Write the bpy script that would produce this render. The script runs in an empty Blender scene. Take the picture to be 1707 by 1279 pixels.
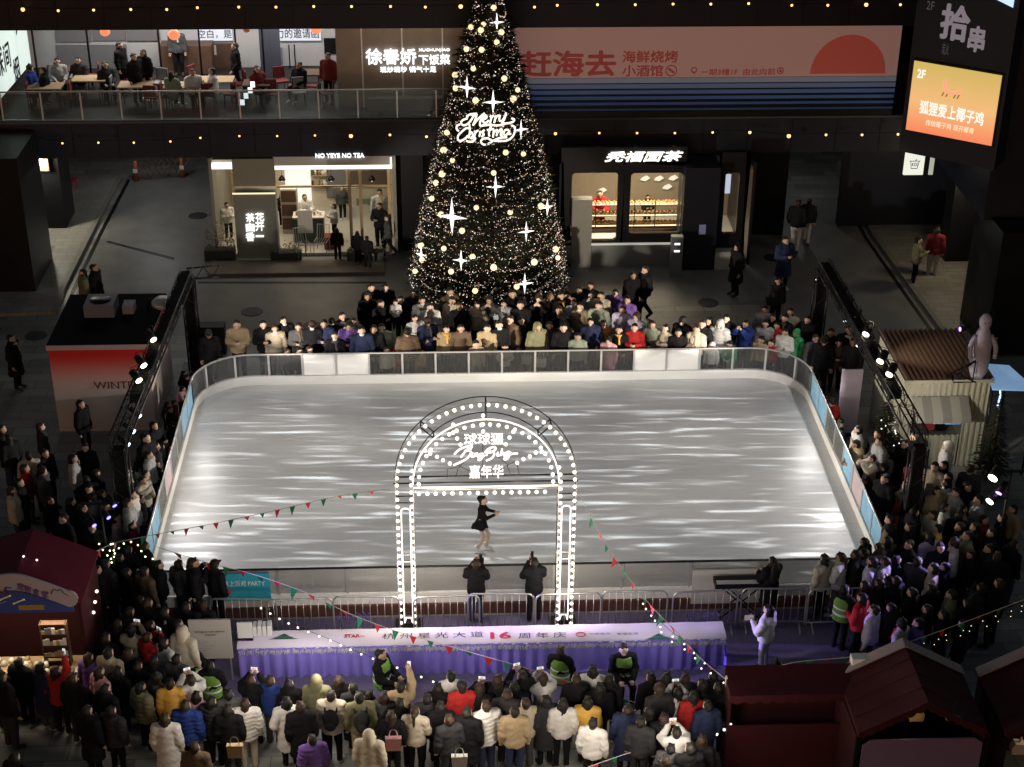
import bpy, math, random
import numpy as np
from mathutils import Vector, Matrix

SC = bpy.context.scene
COL = SC.collection
rnd = random.Random(7)
rad = math.radians

# ------------------------------------------------------------------ camera, sky, exposure
PW, PH, FPX = 1707.0, 1279.0, 2700.0            # photograph size and focal length in its pixels
PITCH, YAW, ROLL, CAMH = rad(28.07), rad(2.62), rad(0.4), 21.8
cam_d = bpy.data.cameras.new('camera')
cam_d.sensor_width = 36.0
cam_d.lens = 36.0 * FPX / PW
cam_d.clip_end = 2000.0
cam = bpy.data.objects.new('camera', cam_d)
COL.objects.link(cam)
CAMROT = Matrix.Rotation(-YAW, 3, 'Z') @ Matrix.Rotation(math.pi/2 - PITCH, 3, 'X') @ Matrix.Rotation(ROLL, 3, 'Z')
cam.matrix_world = Matrix.Translation((0, 0, CAMH)) @ CAMROT.to_4x4()
SC.camera = cam

wd = bpy.data.worlds.new('World'); SC.world = wd; wd.use_nodes = True
nt = wd.node_tree
sky = nt.nodes.new('ShaderNodeTexSky'); sky.sky_type = 'NISHITA'; sky.sun_disc = False
sky.sun_elevation = rad(1.0); sky.sun_rotation = rad(200)
nt.links.new(sky.outputs[0], nt.nodes['Background'].inputs[0])
nt.nodes['Background'].inputs[1].default_value = 0.115

vs = SC.view_settings
SC.display_settings.display_device = 'sRGB'
vs.view_transform = 'Standard'; vs.look = 'None'; vs.exposure = 0.0; vs.gamma = 1.0
SC.cycles.use_denoising = True
SC.cycles.max_bounces = 6
SC.cycles.diffuse_bounces = 3
SC.cycles.transparent_max_bounces = 16
SC.cycles.sample_clamp_indirect = 3.0
SC.cycles.sample_clamp_direct = 0.0

def lamp(name, kind, loc, energy, color=(1, 1, 1), target=None, size=0.2, angle=60, blend=0.5, label=None, sy=None):
    d = bpy.data.lights.new(name, kind)
    d.energy = energy; d.color = color
    if kind == 'SPOT':
        d.spot_size = rad(angle); d.spot_blend = blend; d.shadow_soft_size = size
    elif kind == 'POINT':
        d.shadow_soft_size = size
    elif kind == 'AREA':
        d.size = size
        if sy: d.shape = 'RECTANGLE'; d.size_y = sy
    o = bpy.data.objects.new(name, d); COL.objects.link(o)
    o.location = loc
    if target is not None:
        o.rotation_euler = (Vector(target) - Vector(loc)).to_track_quat('-Z', 'Y').to_euler()
    return o

# pixel of the photograph -> point in the plaza (the survey of the place from its picture)
def ray(px, py):
    return CAMROT @ Vector(((px - PW/2)/FPX, (PH/2 - py)/FPX, -1.0))
CPOS = Vector((0, 0, CAMH))
def az(px, py, z=0.0):
    d = ray(px, py); return CPOS + d * ((z - CAMH)/d.z)
def ay(px, py, Y):
    d = ray(px, py); return CPOS + d * (Y/d.y)
def proj(p):
    v = CAMROT.transposed() @ (Vector(p) - CPOS)
    return (PW/2 + FPX*v.x/-v.z, PH/2 - FPX*v.y/-v.z)

# ------------------------------------------------------------------ materials
MATS = {}
def mat(name, col, rough=0.7, metal=0.0, noise=0.0, nscale=8.0, bump=0.0, bscale=40.0, spec=0.3, alpha=None, trans=0.0):
    if name in MATS: return MATS[name]
    m = bpy.data.materials.new(name); m.use_nodes = True
    t = m.node_tree; b = t.nodes['Principled BSDF']
    b.inputs['Base Color'].default_value = (*col, 1)
    b.inputs['Roughness'].default_value = rough
    b.inputs['Metallic'].default_value = metal
    b.inputs['Specular IOR Level'].default_value = spec
    if noise or bump:
        tc = t.nodes.new('ShaderNodeTexCoord')
    if noise:
        n = t.nodes.new('ShaderNodeTexNoise'); n.inputs['Scale'].default_value = nscale; n.inputs['Detail'].default_value = 5
        t.links.new(tc.outputs['Object'], n.inputs['Vector'])
        mx = t.nodes.new('ShaderNodeMix'); mx.data_type = 'RGBA'
        mx.inputs[6].default_value = tuple(c*(1-noise) for c in col)+(1,)
        mx.inputs[7].default_value = tuple(min(1, c*(1+noise)) for c in col)+(1,)
        t.links.new(n.outputs[0], mx.inputs[0]); t.links.new(mx.outputs[2], b.inputs['Base Color'])
    if bump:
        n2 = t.nodes.new('ShaderNodeTexNoise'); n2.inputs['Scale'].default_value = bscale; n2.inputs['Detail'].default_value = 4
        t.links.new(tc.outputs['Object'], n2.inputs['Vector'])
        bp = t.nodes.new('ShaderNodeBump'); bp.inputs['Strength'].default_value = bump; bp.inputs['Distance'].default_value = 0.02
        t.links.new(n2.outputs[0], bp.inputs['Height']); t.links.new(bp.outputs[0], b.inputs['Normal'])
    MATS[name] = m
    return m

def emis(name, col, strength, sample=False):
    if name in MATS: return MATS[name]
    m = bpy.data.materials.new(name); m.use_nodes = True
    t = m.node_tree; b = t.nodes['Principled BSDF']
    b.inputs['Base Color'].default_value = (*[c*0.5 for c in col], 1)
    b.inputs['Emission Color'].default_value = (*col, 1)
    b.inputs['Emission Strength'].default_value = strength
    if not sample: m.cycles.emission_sampling = 'NONE'
    MATS[name] = m
    return m

def glassm(name, tint=(0.85, 0.9, 0.9), gloss=0.12, rough=0.05, haze=0.0, hcol=(.8, .8, .8)):
    if name in MATS: return MATS[name]
    m = bpy.data.materials.new(name); m.use_nodes = True
    t = m.node_tree
    for n in list(t.nodes):
        if n.type == 'BSDF_PRINCIPLED': t.nodes.remove(n)
    out = [n for n in t.nodes if n.type == 'OUTPUT_MATERIAL'][0]
    tr = t.nodes.new('ShaderNodeBsdfTransparent'); tr.inputs[0].default_value = (*tint, 1)
    gl = t.nodes.new('ShaderNodeBsdfGlossy'); gl.inputs[0].default_value = (1, 1, 1, 1); gl.inputs['Roughness'].default_value = rough
    fr = t.nodes.new('ShaderNodeFresnel'); fr.inputs[0].default_value = 1.45
    mx = t.nodes.new('ShaderNodeMixShader')
    t.links.new(fr.outputs[0], mx.inputs[0]); t.links.new(tr.outputs[0], mx.inputs[1]); t.links.new(gl.outputs[0], mx.inputs[2])
    last = mx
    if haze:
        df = t.nodes.new('ShaderNodeBsdfDiffuse'); df.inputs[0].default_value = (*hcol, 1)
        m2 = t.nodes.new('ShaderNodeMixShader'); m2.inputs[0].default_value = haze
        t.links.new(last.outputs[0], m2.inputs[1]); t.links.new(df.outputs[0], m2.inputs[2]); last = m2
    t.links.new(last.outputs[0], out.inputs[0])
    MATS[name] = m
    return m

# ------------------------------------------------------------------ mesh builder
class MB:
    def __init__(s): s.v = []; s.f = []; s.m = []; s.sm = []; s.mats = []
    def mi(s, m):
        if m not in s.mats: s.mats.append(m)
        return s.mats.index(m)
    def add(s, vs_, fs, m, smooth=False):
        b = len(s.v); s.v += [tuple(v) for v in vs_]; k = s.mi(m)
        for f in fs: s.f.append(tuple(b+i for i in f)); s.m.append(k); s.sm.append(smooth)
        return s
    def box(s, x0, x1, y0, y1, z0, z1, m):
        v = [(x0,y0,z0),(x1,y0,z0),(x1,y1,z0),(x0,y1,z0),(x0,y0,z1),(x1,y0,z1),(x1,y1,z1),(x0,y1,z1)]
        return s.add(v, [(0,3,2,1),(4,5,6,7),(0,1,5,4),(1,2,6,5),(2,3,7,6),(3,0,4,7)], m)
    def bar(s, a, b, w, h, m):          # box section from a to b, w across, h up
        a = Vector(a); b = Vector(b); d = (b-a).normalized()
        u = Vector((0,0,1)) if abs(d.z) < .95 else Vector((0,1,0))
        r = d.cross(u).normalized(); u = r.cross(d).normalized()
        v = []
        for p in (a, b):
            for i, j in ((-1,-1),(1,-1),(1,1),(-1,1)): v.append(p + r*(i*w/2) + u*(j*h/2))
        return s.add(v, [(3,2,1,0),(4,5,6,7),(0,1,5,4),(1,2,6,5),(2,3,7,6),(3,0,4,7)], m)
    def tube(s, pts, r, m, n=6, closed=False, r1=None, cap=True):
        P = [Vector(p) for p in pts]; N = len(P); v = []; 
        up = None
        for i, p in enumerate(P):
            if closed: d = P[(i+1) % N] - P[i-1]
            else: d = P[min(i+1, N-1)] - P[max(i-1, 0)]
            if d.length < 1e-9: d = Vector((0,0,1))
            d.normalize()
            if up is None or abs(up.dot(d)) > .98:
                up = Vector((0,0,1)) if abs(d.z) < .9 else Vector((1,0,0))
            a = d.cross(up).normalized(); b = a.cross(d).normalized(); up = b
            rr = r if r1 is None else r + (r1-r)*i/max(1, N-1)
            for k in range(n):
                t = 2*math.pi*k/n
                v.append(p + a*(math.cos(t)*rr) + b*(math.sin(t)*rr))
        f = []
        for i in range(N if closed else N-1):
            j = (i+1) % N
            for k in range(n):
                k2 = (k+1) % n
                f.append((i*n+k, i*n+k2, j*n+k2, j*n+k))
        if not closed and cap:
            f.append(tuple(range(n-1, -1, -1))); f.append(tuple((N-1)*n+k for k in range(n)))
        return s.add(v, f, m, n > 4)
    def ball(s, c, r, m, seg=10, rings=6, sc=(1,1,1)):
        v = [(c[0], c[1], c[2]+r*sc[2])]
        for i in range(1, rings):
            t = math.pi*i/rings
            for k in range(seg):
                p = 2*math.pi*k/seg
                v.append((c[0]+r*sc[0]*math.sin(t)*math.cos(p), c[1]+r*sc[1]*math.sin(t)*math.sin(p), c[2]+r*sc[2]*math.cos(t)))
        v.append((c[0], c[1], c[2]-r*sc[2])); f = []
        for k in range(seg): f.append((0, 1+k, 1+(k+1) % seg))
        for i in range(rings-2):
            for k in range(seg):
                a = 1+i*seg+k; b = 1+i*seg+(k+1) % seg
                f.append((a, a+seg, b+seg, b))
        L = len(v)-1; o = 1+(rings-2)*seg
        for k in range(seg): f.append((L, o+(k+1) % seg, o+k))
        return s.add(v, f, m, True)
    def lathe(s, prof, c, m, seg=12):
        v = []; f = []
        for r, z in prof:
            for k in range(seg):
                p = 2*math.pi*k/seg; v.append((c[0]+r*math.cos(p), c[1]+r*math.sin(p), c[2]+z))
        for i in range(len(prof)-1):
            for k in range(seg):
                k2 = (k+1) % seg; f.append((i*seg+k, i*seg+k2, (i+1)*seg+k2, (i+1)*seg+k))
        f.append(tuple(range(seg-1, -1, -1))); f.append(tuple((len(prof)-1)*seg+k for k in range(seg)))
        return s.add(v, f, m, True)
    def prism(s, poly, d0, d1, m, axis='y'):   # polygon in (x,z) pushed along y, or (x,y) along z, or (y,z) along x
        n = len(poly); v = []
        for d in (d0, d1):
            for a, b in poly:
                v.append((a, d, b) if axis == 'y' else (a, b, d) if axis == 'z' else (d, a, b))
        f = [tuple(range(n)), tuple(range(2*n-1, n-1, -1))]
        for i in range(n):
            j = (i+1) % n; f.append((i, i+n, j+n, j))
        return s.add(v, f, m)
    def quad(s, a, b, c, d, m): return s.add([a, b, c, d], [(0,1,2,3)], m)
    def build(s, name, parent=None, loc=None):
        """vertices are in plaza coordinates (or already local when the parent is a template at the origin)"""
        me = bpy.data.meshes.new(name)
        off = Vector((0,0,0)); R = None
        if parent is not None:
            off = ORG.get(parent, (Vector((0,0,0)), 0))[0]; rz = ORG.get(parent, (0, 0))[1]
            if rz: R = Matrix.Rotation(-rz, 3, 'Z')
        elif loc is not None: off = Vector(loc)
        V = [Vector(v)-off for v in s.v]
        if R is not None: V = [R @ v for v in V]
        me.from_pydata([tuple(v) for v in V], [], s.f)
        for m in s.mats: me.materials.append(m)
        me.polygons.foreach_set('material_index', s.m)
        me.polygons.foreach_set('use_smooth', s.sm)
        import bmesh
        bm = bmesh.new(); bm.from_mesh(me); bmesh.ops.recalc_face_normals(bm, faces=bm.faces); bm.to_mesh(me); bm.free()
        me.update()
        o = bpy.data.objects.new(name, me); COL.objects.link(o)
        if parent is not None:
            o.parent = parent; ORG[o] = ORG.get(parent, (Vector((0,0,0)), 0))
        elif loc is not None: o.location = loc; ORG[o] = (Vector(loc), 0)
        else: ORG[o] = (Vector((0,0,0)), 0)
        return o
ORG = {}
def tag(o, label=None, cat=None, group=None, kind=None):
    if label: o['label'] = label
    if cat: o['category'] = cat
    if group: o['group'] = group
    if kind: o['kind'] = kind
    return o
def thing(name, label, cat, loc=(0,0,0), rz=0.0, group=None):
    o = bpy.data.objects.new(name, None); COL.objects.link(o)
    o.location = loc; o.rotation_euler = (0, 0, rz); o.empty_display_size = .1
    ORG[o] = (Vector(loc), rz)
    return tag(o, label, cat, group)
def single(mb, name, label, cat, loc, group=None):
    return tag(mb.build(name, loc=loc), label, cat, group)
def copy_tree(o, parent=None):
    c = o.copy(); COL.objects.link(c)
    c.parent = parent
    for ch in list(o.children): copy_tree(ch, c)
    return c
ORD = ['first','second','third','fourth','fifth','sixth','seventh','eighth','ninth','tenth','eleventh','twelfth','thirteenth','fourteenth','fifteenth','sixteenth','seventeenth','eighteenth','nineteenth','twentieth','twenty-first','twenty-second','twenty-third','twenty-fourth','twenty-fifth','twenty-sixth','twenty-seventh','twenty-eighth','twenty-ninth','thirtieth']

# lettering: a FONT curve turned into a mesh; bold = the same outline laid again a hair to the side
def text_mesh(body, size, bold=0.0, extrude=0.0, space=1.0, shear=0.0, align='CENTER'):
    c = bpy.data.curves.new('lettering', 'FONT'); c.body = body; c.size = size; c.align_x = align; c.align_y = 'CENTER'
    c.extrude = extrude; c.space_character = space; c.shear = shear; c.resolution_u = 2
    t = bpy.data.objects.new('lettering', c); COL.objects.link(t)
    dg = bpy.context.evaluated_depsgraph_get()
    me = bpy.data.meshes.new_from_object(t.evaluated_get(dg))
    V = [v.co.copy() for v in me.vertices]; Fc = [tuple(p.vertices) for p in me.polygons]
    bpy.data.objects.remove(t); bpy.data.curves.remove(c); bpy.data.meshes.remove(me)
    if bold:
        V0, F0 = V, Fc; V = []; Fc = []
        for k, (dx, dy) in enumerate(((0,0),(1,0),(-1,0),(0,1),(0,-1),(.7,.7),(-.7,-.7),(.7,-.7),(-.7,.7))):
            b = len(V)
            V += [v + Vector((dx*bold, dy*bold, k*0.0006)) for v in V0]
            Fc += [tuple(b+i for i in f) for f in F0]
    return V, Fc
def put_text(mb, body, m, origin, xdir, ydir, size=None, width=None, height=None, **kw):
    """letters centred on origin, reading along xdir with ydir up; width/height stretch to that many metres"""
    V, Fc = text_mesh(body, size or 1.0, **kw)
    if not V: return
    x0, x1 = min(v.x for v in V), max(v.x for v in V); y0, y1 = min(v.y for v in V), max(v.y for v in V)
    sx = width/(x1-x0) if width else 1.0
    sy = height/(y1-y0) if height else (sx if width else 1.0)
    if height and not width: sx = sy
    cx, cy = (x0+x1)/2, (y0+y1)/2
    X = Vector(xdir).normalized(); Y = Vector(ydir).normalized(); N = X.cross(Y).normalized(); O = Vector(origin)
    mb.add([O + X*((v.x-cx)*sx) + Y*((v.y-cy)*sy) + N*v.z for v in V], Fc, m)

def smooth_line(pts, k=4, closed=False):
    P = [Vector(p) for p in pts]; n = len(P)
    if n < 3: return P
    out = []
    for i in range(n if closed else n-1):
        p0 = P[(i-1) % n] if closed else P[max(i-1, 0)]; p1 = P[i]
        p2 = P[(i+1) % n]; p3 = P[(i+2) % n] if closed else P[min(i+2, n-1)]
        for j in range(k):
            t = j/k
            out.append(0.5*((2*p1)+(p2-p0)*t+(2*p0-5*p1+4*p2-p3)*t*t+(3*p1-p0-3*p2+p3)*t*t*t))
    if not closed: out.append(P[-1])
    return out
# ------------------------------------------------------------------ lamps of the place
RINK_E = 51.0
CROWD_E = 108.0
RX0, RX1, RY0, RY1, ICEZ = -6.9, 10.03, 29.95, 40.45, 0.30
TRUSSZ = 3.2
def TL(t): return Vector((-7.58 + .33*t, 32.6 + 9.4*t, TRUSSZ))     # kiosk-side truss, t 0 near .. 1 far
def TR(t): return Vector((10.97 - .14*t, 32.1 + 10.0*t, TRUSSZ))

def ripple_lamp(name, loc, energy, wall, seed, rk=1.0):
    """rink projector on the truss: a shaped beam (even on the ice) with a water-ripple glass in it; wall = +1 throws towards +X"""
    o = lamp(name, 'SPOT', loc, energy, (1, 1, 1), size=0.02, angle=175, blend=0.3)
    d = o.data; d.use_nodes = True; t = d.node_tree
    em = [n for n in t.nodes if n.type == 'EMISSION'][0]
    tc = t.nodes.new('ShaderNodeTexCoord')
    sp = t.nodes.new('ShaderNodeSeparateXYZ'); t.links.new(tc.outputs['Normal'], sp.inputs[0])
    def M(op, a, b=None, c=None, clamp=False):
        n = t.nodes.new('ShaderNodeMath'); n.operation = op; n.use_clamp = clamp
        for i, x in enumerate((a, b, c)):
            if x is None: continue
            if isinstance(x, (int, float)): n.inputs[i].default_value = x
            else: t.links.new(x, n.inputs[i])
        return n.outputs[0]
    h = loc[2] - ICEZ
    az_ = M('MAXIMUM', M('ABSOLUTE', sp.outputs[2]), 0.16)
    u = M('MULTIPLY', M('DIVIDE', sp.outputs[0], az_), h)
    v = M('MULTIPLY', M('DIVIDE', sp.outputs[1], az_), h)
    # the beam is aimed straight down the pole's side and shaped; tex normal may be mirrored, the pattern does not mind
    comp = M('DIVIDE', 1.0, M('POWER', az_, 3.0))
    au = M('MULTIPLY', u, float(wall))
    # window across the rink, about half of it for each side
    def step(x, a, b):
        n = t.nodes.new('ShaderNodeMapRange'); n.interpolation_type = 'SMOOTHSTEP'
        n.inputs[1].default_value = a; n.inputs[2].default_value = b
        t.links.new(x, n.inputs[0]); return n.outputs[0]
    win = M('MULTIPLY', step(au, -0.1, 0.7), M('SUBTRACT', 1.0, step(au, 6.6, 12.4)))
    y0 = RY0 - 0.6 - loc[1]; y1 = RY1 + 1.9 - loc[1]
    win = M('MULTIPLY', win, M('MULTIPLY', step(v, y0-.9, y0+.6), M('SUBTRACT', 1.0, step(v, y1-1.0, y1+2.0))))
    cb = t.nodes.new('ShaderNodeCombineXYZ')
    tilt = M('MULTIPLY', u, 0.03)
    t.links.new(M('MULTIPLY', u, 0.55), cb.inputs[0]); t.links.new(M('MULTIPLY', M('ADD', v, tilt), 5.2), cb.inputs[1]); cb.inputs[2].default_value = seed
    nz = t.nodes.new('ShaderNodeTexNoise'); nz.inputs['Scale'].default_value = 1.0; nz.inputs['Detail'].default_value = 1.6
    nz.inputs['Distortion'].default_value = 0.45
    t.links.new(cb.outputs[0], nz.inputs['Vector'])
    rip = M('POWER', step(nz.outputs[0], 0.46, 0.80), 1.7)
    fade = M('SUBTRACT', 1.0, step(v, 37.6-loc[1], 40.2-loc[1])); rip = M('MULTIPLY', M('MULTIPLY', rip, M('MULTIPLY_ADD', fade, .85, .15)), M('MULTIPLY_ADD', step(au, .6, 3.0), .65, .35))
    cb2 = t.nodes.new('ShaderNodeCombineXYZ')
    t.links.new(M('MULTIPLY', u, 0.16), cb2.inputs[0]); t.links.new(M('MULTIPLY', v, 0.35), cb2.inputs[1]); cb2.inputs[2].default_value = seed+5
    nz2 = t.nodes.new('ShaderNodeTexNoise'); nz2.inputs['Scale'].default_value = 1.0; t.links.new(cb2.outputs[0], nz2.inputs['Vector'])
    base = M('ADD', 0.05, M('MULTIPLY', nz2.outputs[0], 0.62))
    mx = t.nodes.new('ShaderNodeMix'); mx.data_type = 'RGBA'
    mx.inputs[6].default_value = (1.0, .945, .905, 1); mx.inputs[7].default_value = (.80, .92, 1.0, 1)
    t.links.new(rip, mx.inputs[0])
    t.links.new(mx.outputs[2], em.inputs[0])
    t.links.new(M('MULTIPLY', M('MULTIPLY', M('ADD', base, M('MULTIPLY', rip, RIPPLE*rk)), comp), win), em.inputs[1])
    return o
RIPPLE = 7.0
for k, t_ in enumerate((.18, .5, .82)):
    p = TL(t_); ripple_lamp('rink_projector', (p.x+.32, p.y, 2.7), RINK_E, 1, 3.1*k, 1.0 if k == 1 else 0.0)
    p = TR(t_); ripple_lamp('rink_projector', (p.x-.32, p.y, 2.7), RINK_E, -1, 3.1*k+1.7, 1.0 if k == 1 else 0.0)
# ------------------------------------------------------------------ ground, kerbs, rink
def paving(name, col, tile, mortar, rough, var=.25):
    m = bpy.data.materials.new(name); m.use_nodes = True; t = m.node_tree; b = t.nodes['Principled BSDF']
    tc = t.nodes.new('ShaderNodeTexCoord'); br = t.nodes.new('ShaderNodeTexBrick')
    br.inputs['Scale'].default_value = 1.0/tile; br.inputs['Mortar Size'].default_value = mortar
    br.inputs['Brick Width'].default_value = 1.0; br.inputs['Row Height'].default_value = .5
    br.inputs['Color1'].default_value = tuple(c*(1-var) for c in col)+(1,); br.inputs['Color2'].default_value = tuple(c*(1+var) for c in col)+(1,)
    br.inputs['Mortar'].default_value = tuple(c*.45 for c in col)+(1,)
    t.links.new(tc.outputs['Object'], br.inputs['Vector'])
    n = t.nodes.new('ShaderNodeTexNoise'); n.inputs['Scale'].default_value = .55; n.inputs['Detail'].default_value = 6
    t.links.new(tc.outputs['Object'], n.inputs['Vector'])
    mx = t.nodes.new('ShaderNodeMix'); mx.data_type = 'RGBA'; mx.blend_type = 'MULTIPLY'; mx.inputs[0].default_value = .55
    t.links.new(br.outputs[0], mx.inputs[6]); t.links.new(n.outputs[0], mx.inputs[7]); t.links.new(mx.outputs[2], b.inputs['Base Color'])
    mr = t.nodes.new('ShaderNodeMapRange'); mr.inputs[3].default_value = rough-.12; mr.inputs[4].default_value = rough+.15
    t.links.new(n.outputs[0], mr.inputs[0]); t.links.new(mr.outputs[0], b.inputs['Roughness'])
    b.inputs['Specular IOR Level'].default_value = .35
    MATS[name] = m; return m
M_pave = paving('grey_granite_paving', (.30,.295,.275), .9, .012, .45)
M_walk = paving('pale_granite_paving', (.34,.33,.29), .6, .012, .5, .12)
M_road = mat('asphalt', (.19,.188,.18), .45, noise=.35, nscale=1.2, bump=.15, bscale=60)
M_kerb = mat('kerb_stone', (.20,.19,.165), .6, noise=.2)
M_drain = mat('drain_iron', (.02,.02,.022), .5, .5)

g = MB(); g.box(-70, 70, -30, 110, -.3, 0, M_pave); tag(g.build('ground'), kind='structure')
# asphalt lane through the arcade behind the rink and in front of the shops
def strip(name, pix, m, z, th=.004):
    g = MB(); P = [az(x, y, 0) for x, y in pix]
    g.prism([(p.x, p.y) for p in P], z-th, z, m, 'z'); return tag(g.build(name), kind='structure')
strip('road', [(212,300),(640,250),(930,250),(1420,345),(1620,600),(1345,600),(1300,500),(330,560),(120,560)], M_road, .004, .003)
# raised walks at both sides with a kerb and a slot drain
def walk(name, edge, outer, kerb_side):
    E = [az(x, y) for x, y in edge]; O = [az(x, y) for x, y in outer]
    g = MB(); g.prism([(p.x, p.y) for p in E+O], .004, .11, M_walk, 'z'); tag(g.build('pavement'), kind='structure')
    g = MB()
    for a, b in zip(E, E[1:]):
        g.bar(a+Vector((kerb_side*.09, 0, .06)), b+Vector((kerb_side*.09, 0, .06)), .17, .118, M_kerb)
    tag(g.build('kerb'), kind='structure')
    g = MB()
    for a, b in zip(E, E[1:]):
        g.bar(a+Vector((kerb_side*.42, 0, .0045)), b+Vector((kerb_side*.42, 0, .0045)), .13, .006, M_drain)
    tag(g.build('drain_channel'), kind='structure')
walk('a', [(196,300),(150,385),(100,485),(85,525)], [(-260,540),(-120,300)], 1)
walk('b', [(1440,352),(1462,395),(1530,490),(1592,575)], [(1900,600),(1720,352)], -1)

strip('drain_channel', [(176,404),(181,402),(292,430),(289,434)], M_drain, .0065, .002)
strip('drain_channel', [(330,470),(645,470),(645,473),(330,473)], M_drain, .0065, .002)
for px_, py_ in ((520,545),(300,500),(1180,505),(1290,430),(330,360),(60,560),(1250,560),(420,520)):
    p = az(px_, py_); g = MB(); g.lathe([(.34,.0045),(.34,.010),(.30,.012),(.05,.012)], p, mat('manhole_iron', (.05,.05,.052), .5, .4, bump=.5, bscale=30), 20); tag(g.build('manhole_cover'), kind='structure')
# rink platform and ice
M_plat = mat('oiled_red_timber', (.11,.045,.033), .5, noise=.3, nscale=3, bump=.2, bscale=25)
M_ice = mat('rink_ice', (.64,.645,.64), .34, noise=.12, nscale=.9, bump=.05, bscale=22, spec=.35)
def scratch(m):          # blade marks: thin arcs scraped into the sheet, and duller snowy patches
    t = m.node_tree; b = t.nodes['Principled BSDF']; tc = t.nodes.new('ShaderNodeTexCoord'); prev = b.inputs['Base Color'].links[0].from_socket
    for k, (sx_, sy_, rot) in enumerate(((.35, 9, .25), (.3, 11, -.4), (.5, 8, .9))):
        mp = t.nodes.new('ShaderNodeMapping'); mp.inputs['Rotation'].default_value = (0,0,rot); mp.inputs['Scale'].default_value = (sx_, sy_, 1)
        n = t.nodes.new('ShaderNodeTexNoise'); n.inputs['Scale'].default_value = 1.6; n.inputs['Detail'].default_value = 2; n.inputs['Distortion'].default_value = 1.2
        r = t.nodes.new('ShaderNodeMapRange'); r.inputs[1].default_value = .60; r.inputs[2].default_value = .66; r.inputs[3].default_value = 0; r.inputs[4].default_value = .30
        mx = t.nodes.new('ShaderNodeMix'); mx.data_type = 'RGBA'; mx.inputs[7].default_value = (.84,.85,.86,1) if k != 1 else (.42,.43,.44,1)
        t.links.new(tc.outputs['Object'], mp.inputs[0]); t.links.new(mp.outputs[0], n.inputs['Vector']); t.links.new(n.outputs[0], r.inputs[0]); t.links.new(r.outputs[0], mx.inputs[0])
        t.links.new(prev, mx.inputs[6]); prev = mx.outputs[2]
    t.links.new(prev, b.inputs['Base Color'])
scratch(M_ice)
M_white = mat('white_hdpe', (.78,.78,.76), .4, noise=.05, nscale=2)
g = MB(); g.box(RX0-.35, RX1+.35, RY0-.12, RY1+.35, 0.005, ICEZ-.02, M_plat); tag(g.build('rink_platform'), kind='structure')
CR = 1.5
def corner(cx, cy, r, a0, a1, n=8): return [(cx+r*math.cos(rad(a0+(a1-a0)*i/n)), cy+r*math.sin(rad(a0+(a1-a0)*i/n))) for i in range(n+1)]
outline = [(RX0+.02, RY0+.02), (RX1-.02, RY0+.02)] + corner(RX1-CR, RY1-CR, CR-.02, 0, 90) + corner(RX0+CR, RY1-CR, CR-.02, 90, 180)
g = MB(); g.prism(outline, ICEZ-.015, ICEZ, M_ice, 'z'); tag(g.build('ice'), kind='structure')

# rink boards: kick plate, posts, top rail and panes, one barrier for each side
M_glass = glassm('clear_acrylic', (.86,.88,.88), haze=.03)
M_frost = glassm('frosted_acrylic', (.62,.62,.61), haze=.36, hcol=(.62,.62,.60))
M_alu = mat('brushed_aluminium', (.62,.62,.62), .35, .6)
M_rail_d = mat('black_top_rail', (.03,.03,.032), .4, .3)
M_blue = mat('blue_board_print', (.26,.50,.78), .4, noise=.45, nscale=3.2)
M_pinkp = mat('pink_board_print', (.62,.50,.54), .45, noise=.2, nscale=3)
M_teal = mat('teal_board_print', (.04,.38,.52), .45, noise=.25, nscale=3)
KZ, TZ = .26, .92      # kick plate and top rail above the ice
def boards(name, label, path, panels, post_step, rail_m, group='rink boards around the ice', thick=.05):
    """path: points along the ice edge; panels: list of (s0, s1, material) along it, the rest is clear acrylic"""
    P = [Vector((x, y, 0)) for x, y in path]
    L = [0.0]
    for a, b in zip(P, P[1:]): L.append(L[-1]+(b-a).length)
    def at(s):
        s = min(max(s, 0), L[-1])
        for i in range(len(P)-1):
            if s <= L[i+1] or i == len(P)-2:
                return P[i] + (P[i+1]-P[i])*((s-L[i])/(L[i+1]-L[i]))
    t = thing(name, label, 'rink boards', (P[0].x, P[0].y, ICEZ), 0, group)
    g = MB()
    for a, b in zip(P, P[1:]): g.bar(a+Vector((0,0,ICEZ+KZ/2-.01)), b+Vector((0,0,ICEZ+KZ/2-.01)), thick+.06, KZ+.02, M_white)
    g.build('kick_plate', t)
    g = MB(); g.tube([p+Vector((0,0,ICEZ+TZ+.01)) for p in P], .026, rail_m, 6); g.build('top_rail', t)
    cuts = [i*L[-1]/max(1, round(L[-1]/post_step)) for i in range(round(L[-1]/post_step)+1)]
    for s in cuts:
        p = at(s); g = MB(); g.box(p.x-.028, p.x+.028, p.y-.028, p.y+.028, ICEZ+KZ, ICEZ+TZ-.012, M_alu); g.build('post', t)
    for s0, s1 in zip(cuts, cuts[1:]):
        mid = (s0+s1)/2; m = M_glass; nm = 'acrylic_pane'
        for a, b, mm in panels:
            if a <= mid <= b: m = mm; nm = 'printed_panel' if mm not in (M_frost,) else 'acrylic_pane'
            if a <= mid <= b and mm is M_white: nm = 'white_panel'
        g = MB(); n = 1 if (len(P) == 2) else 4
        q = [at(s0+.03+(s1-s0-.06)*i/n) for i in range(n+1)]
        for a, b in zip(q, q[1:]): g.bar(a+Vector((0,0,ICEZ+(KZ+TZ)/2)), b+Vector((0,0,ICEZ+(KZ+TZ)/2)), .014, TZ-KZ-.03, m)
        g.build(nm, t)
    return t, at, L[-1]
xa = lambda px: ay(px, 605, RY1).x
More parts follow.
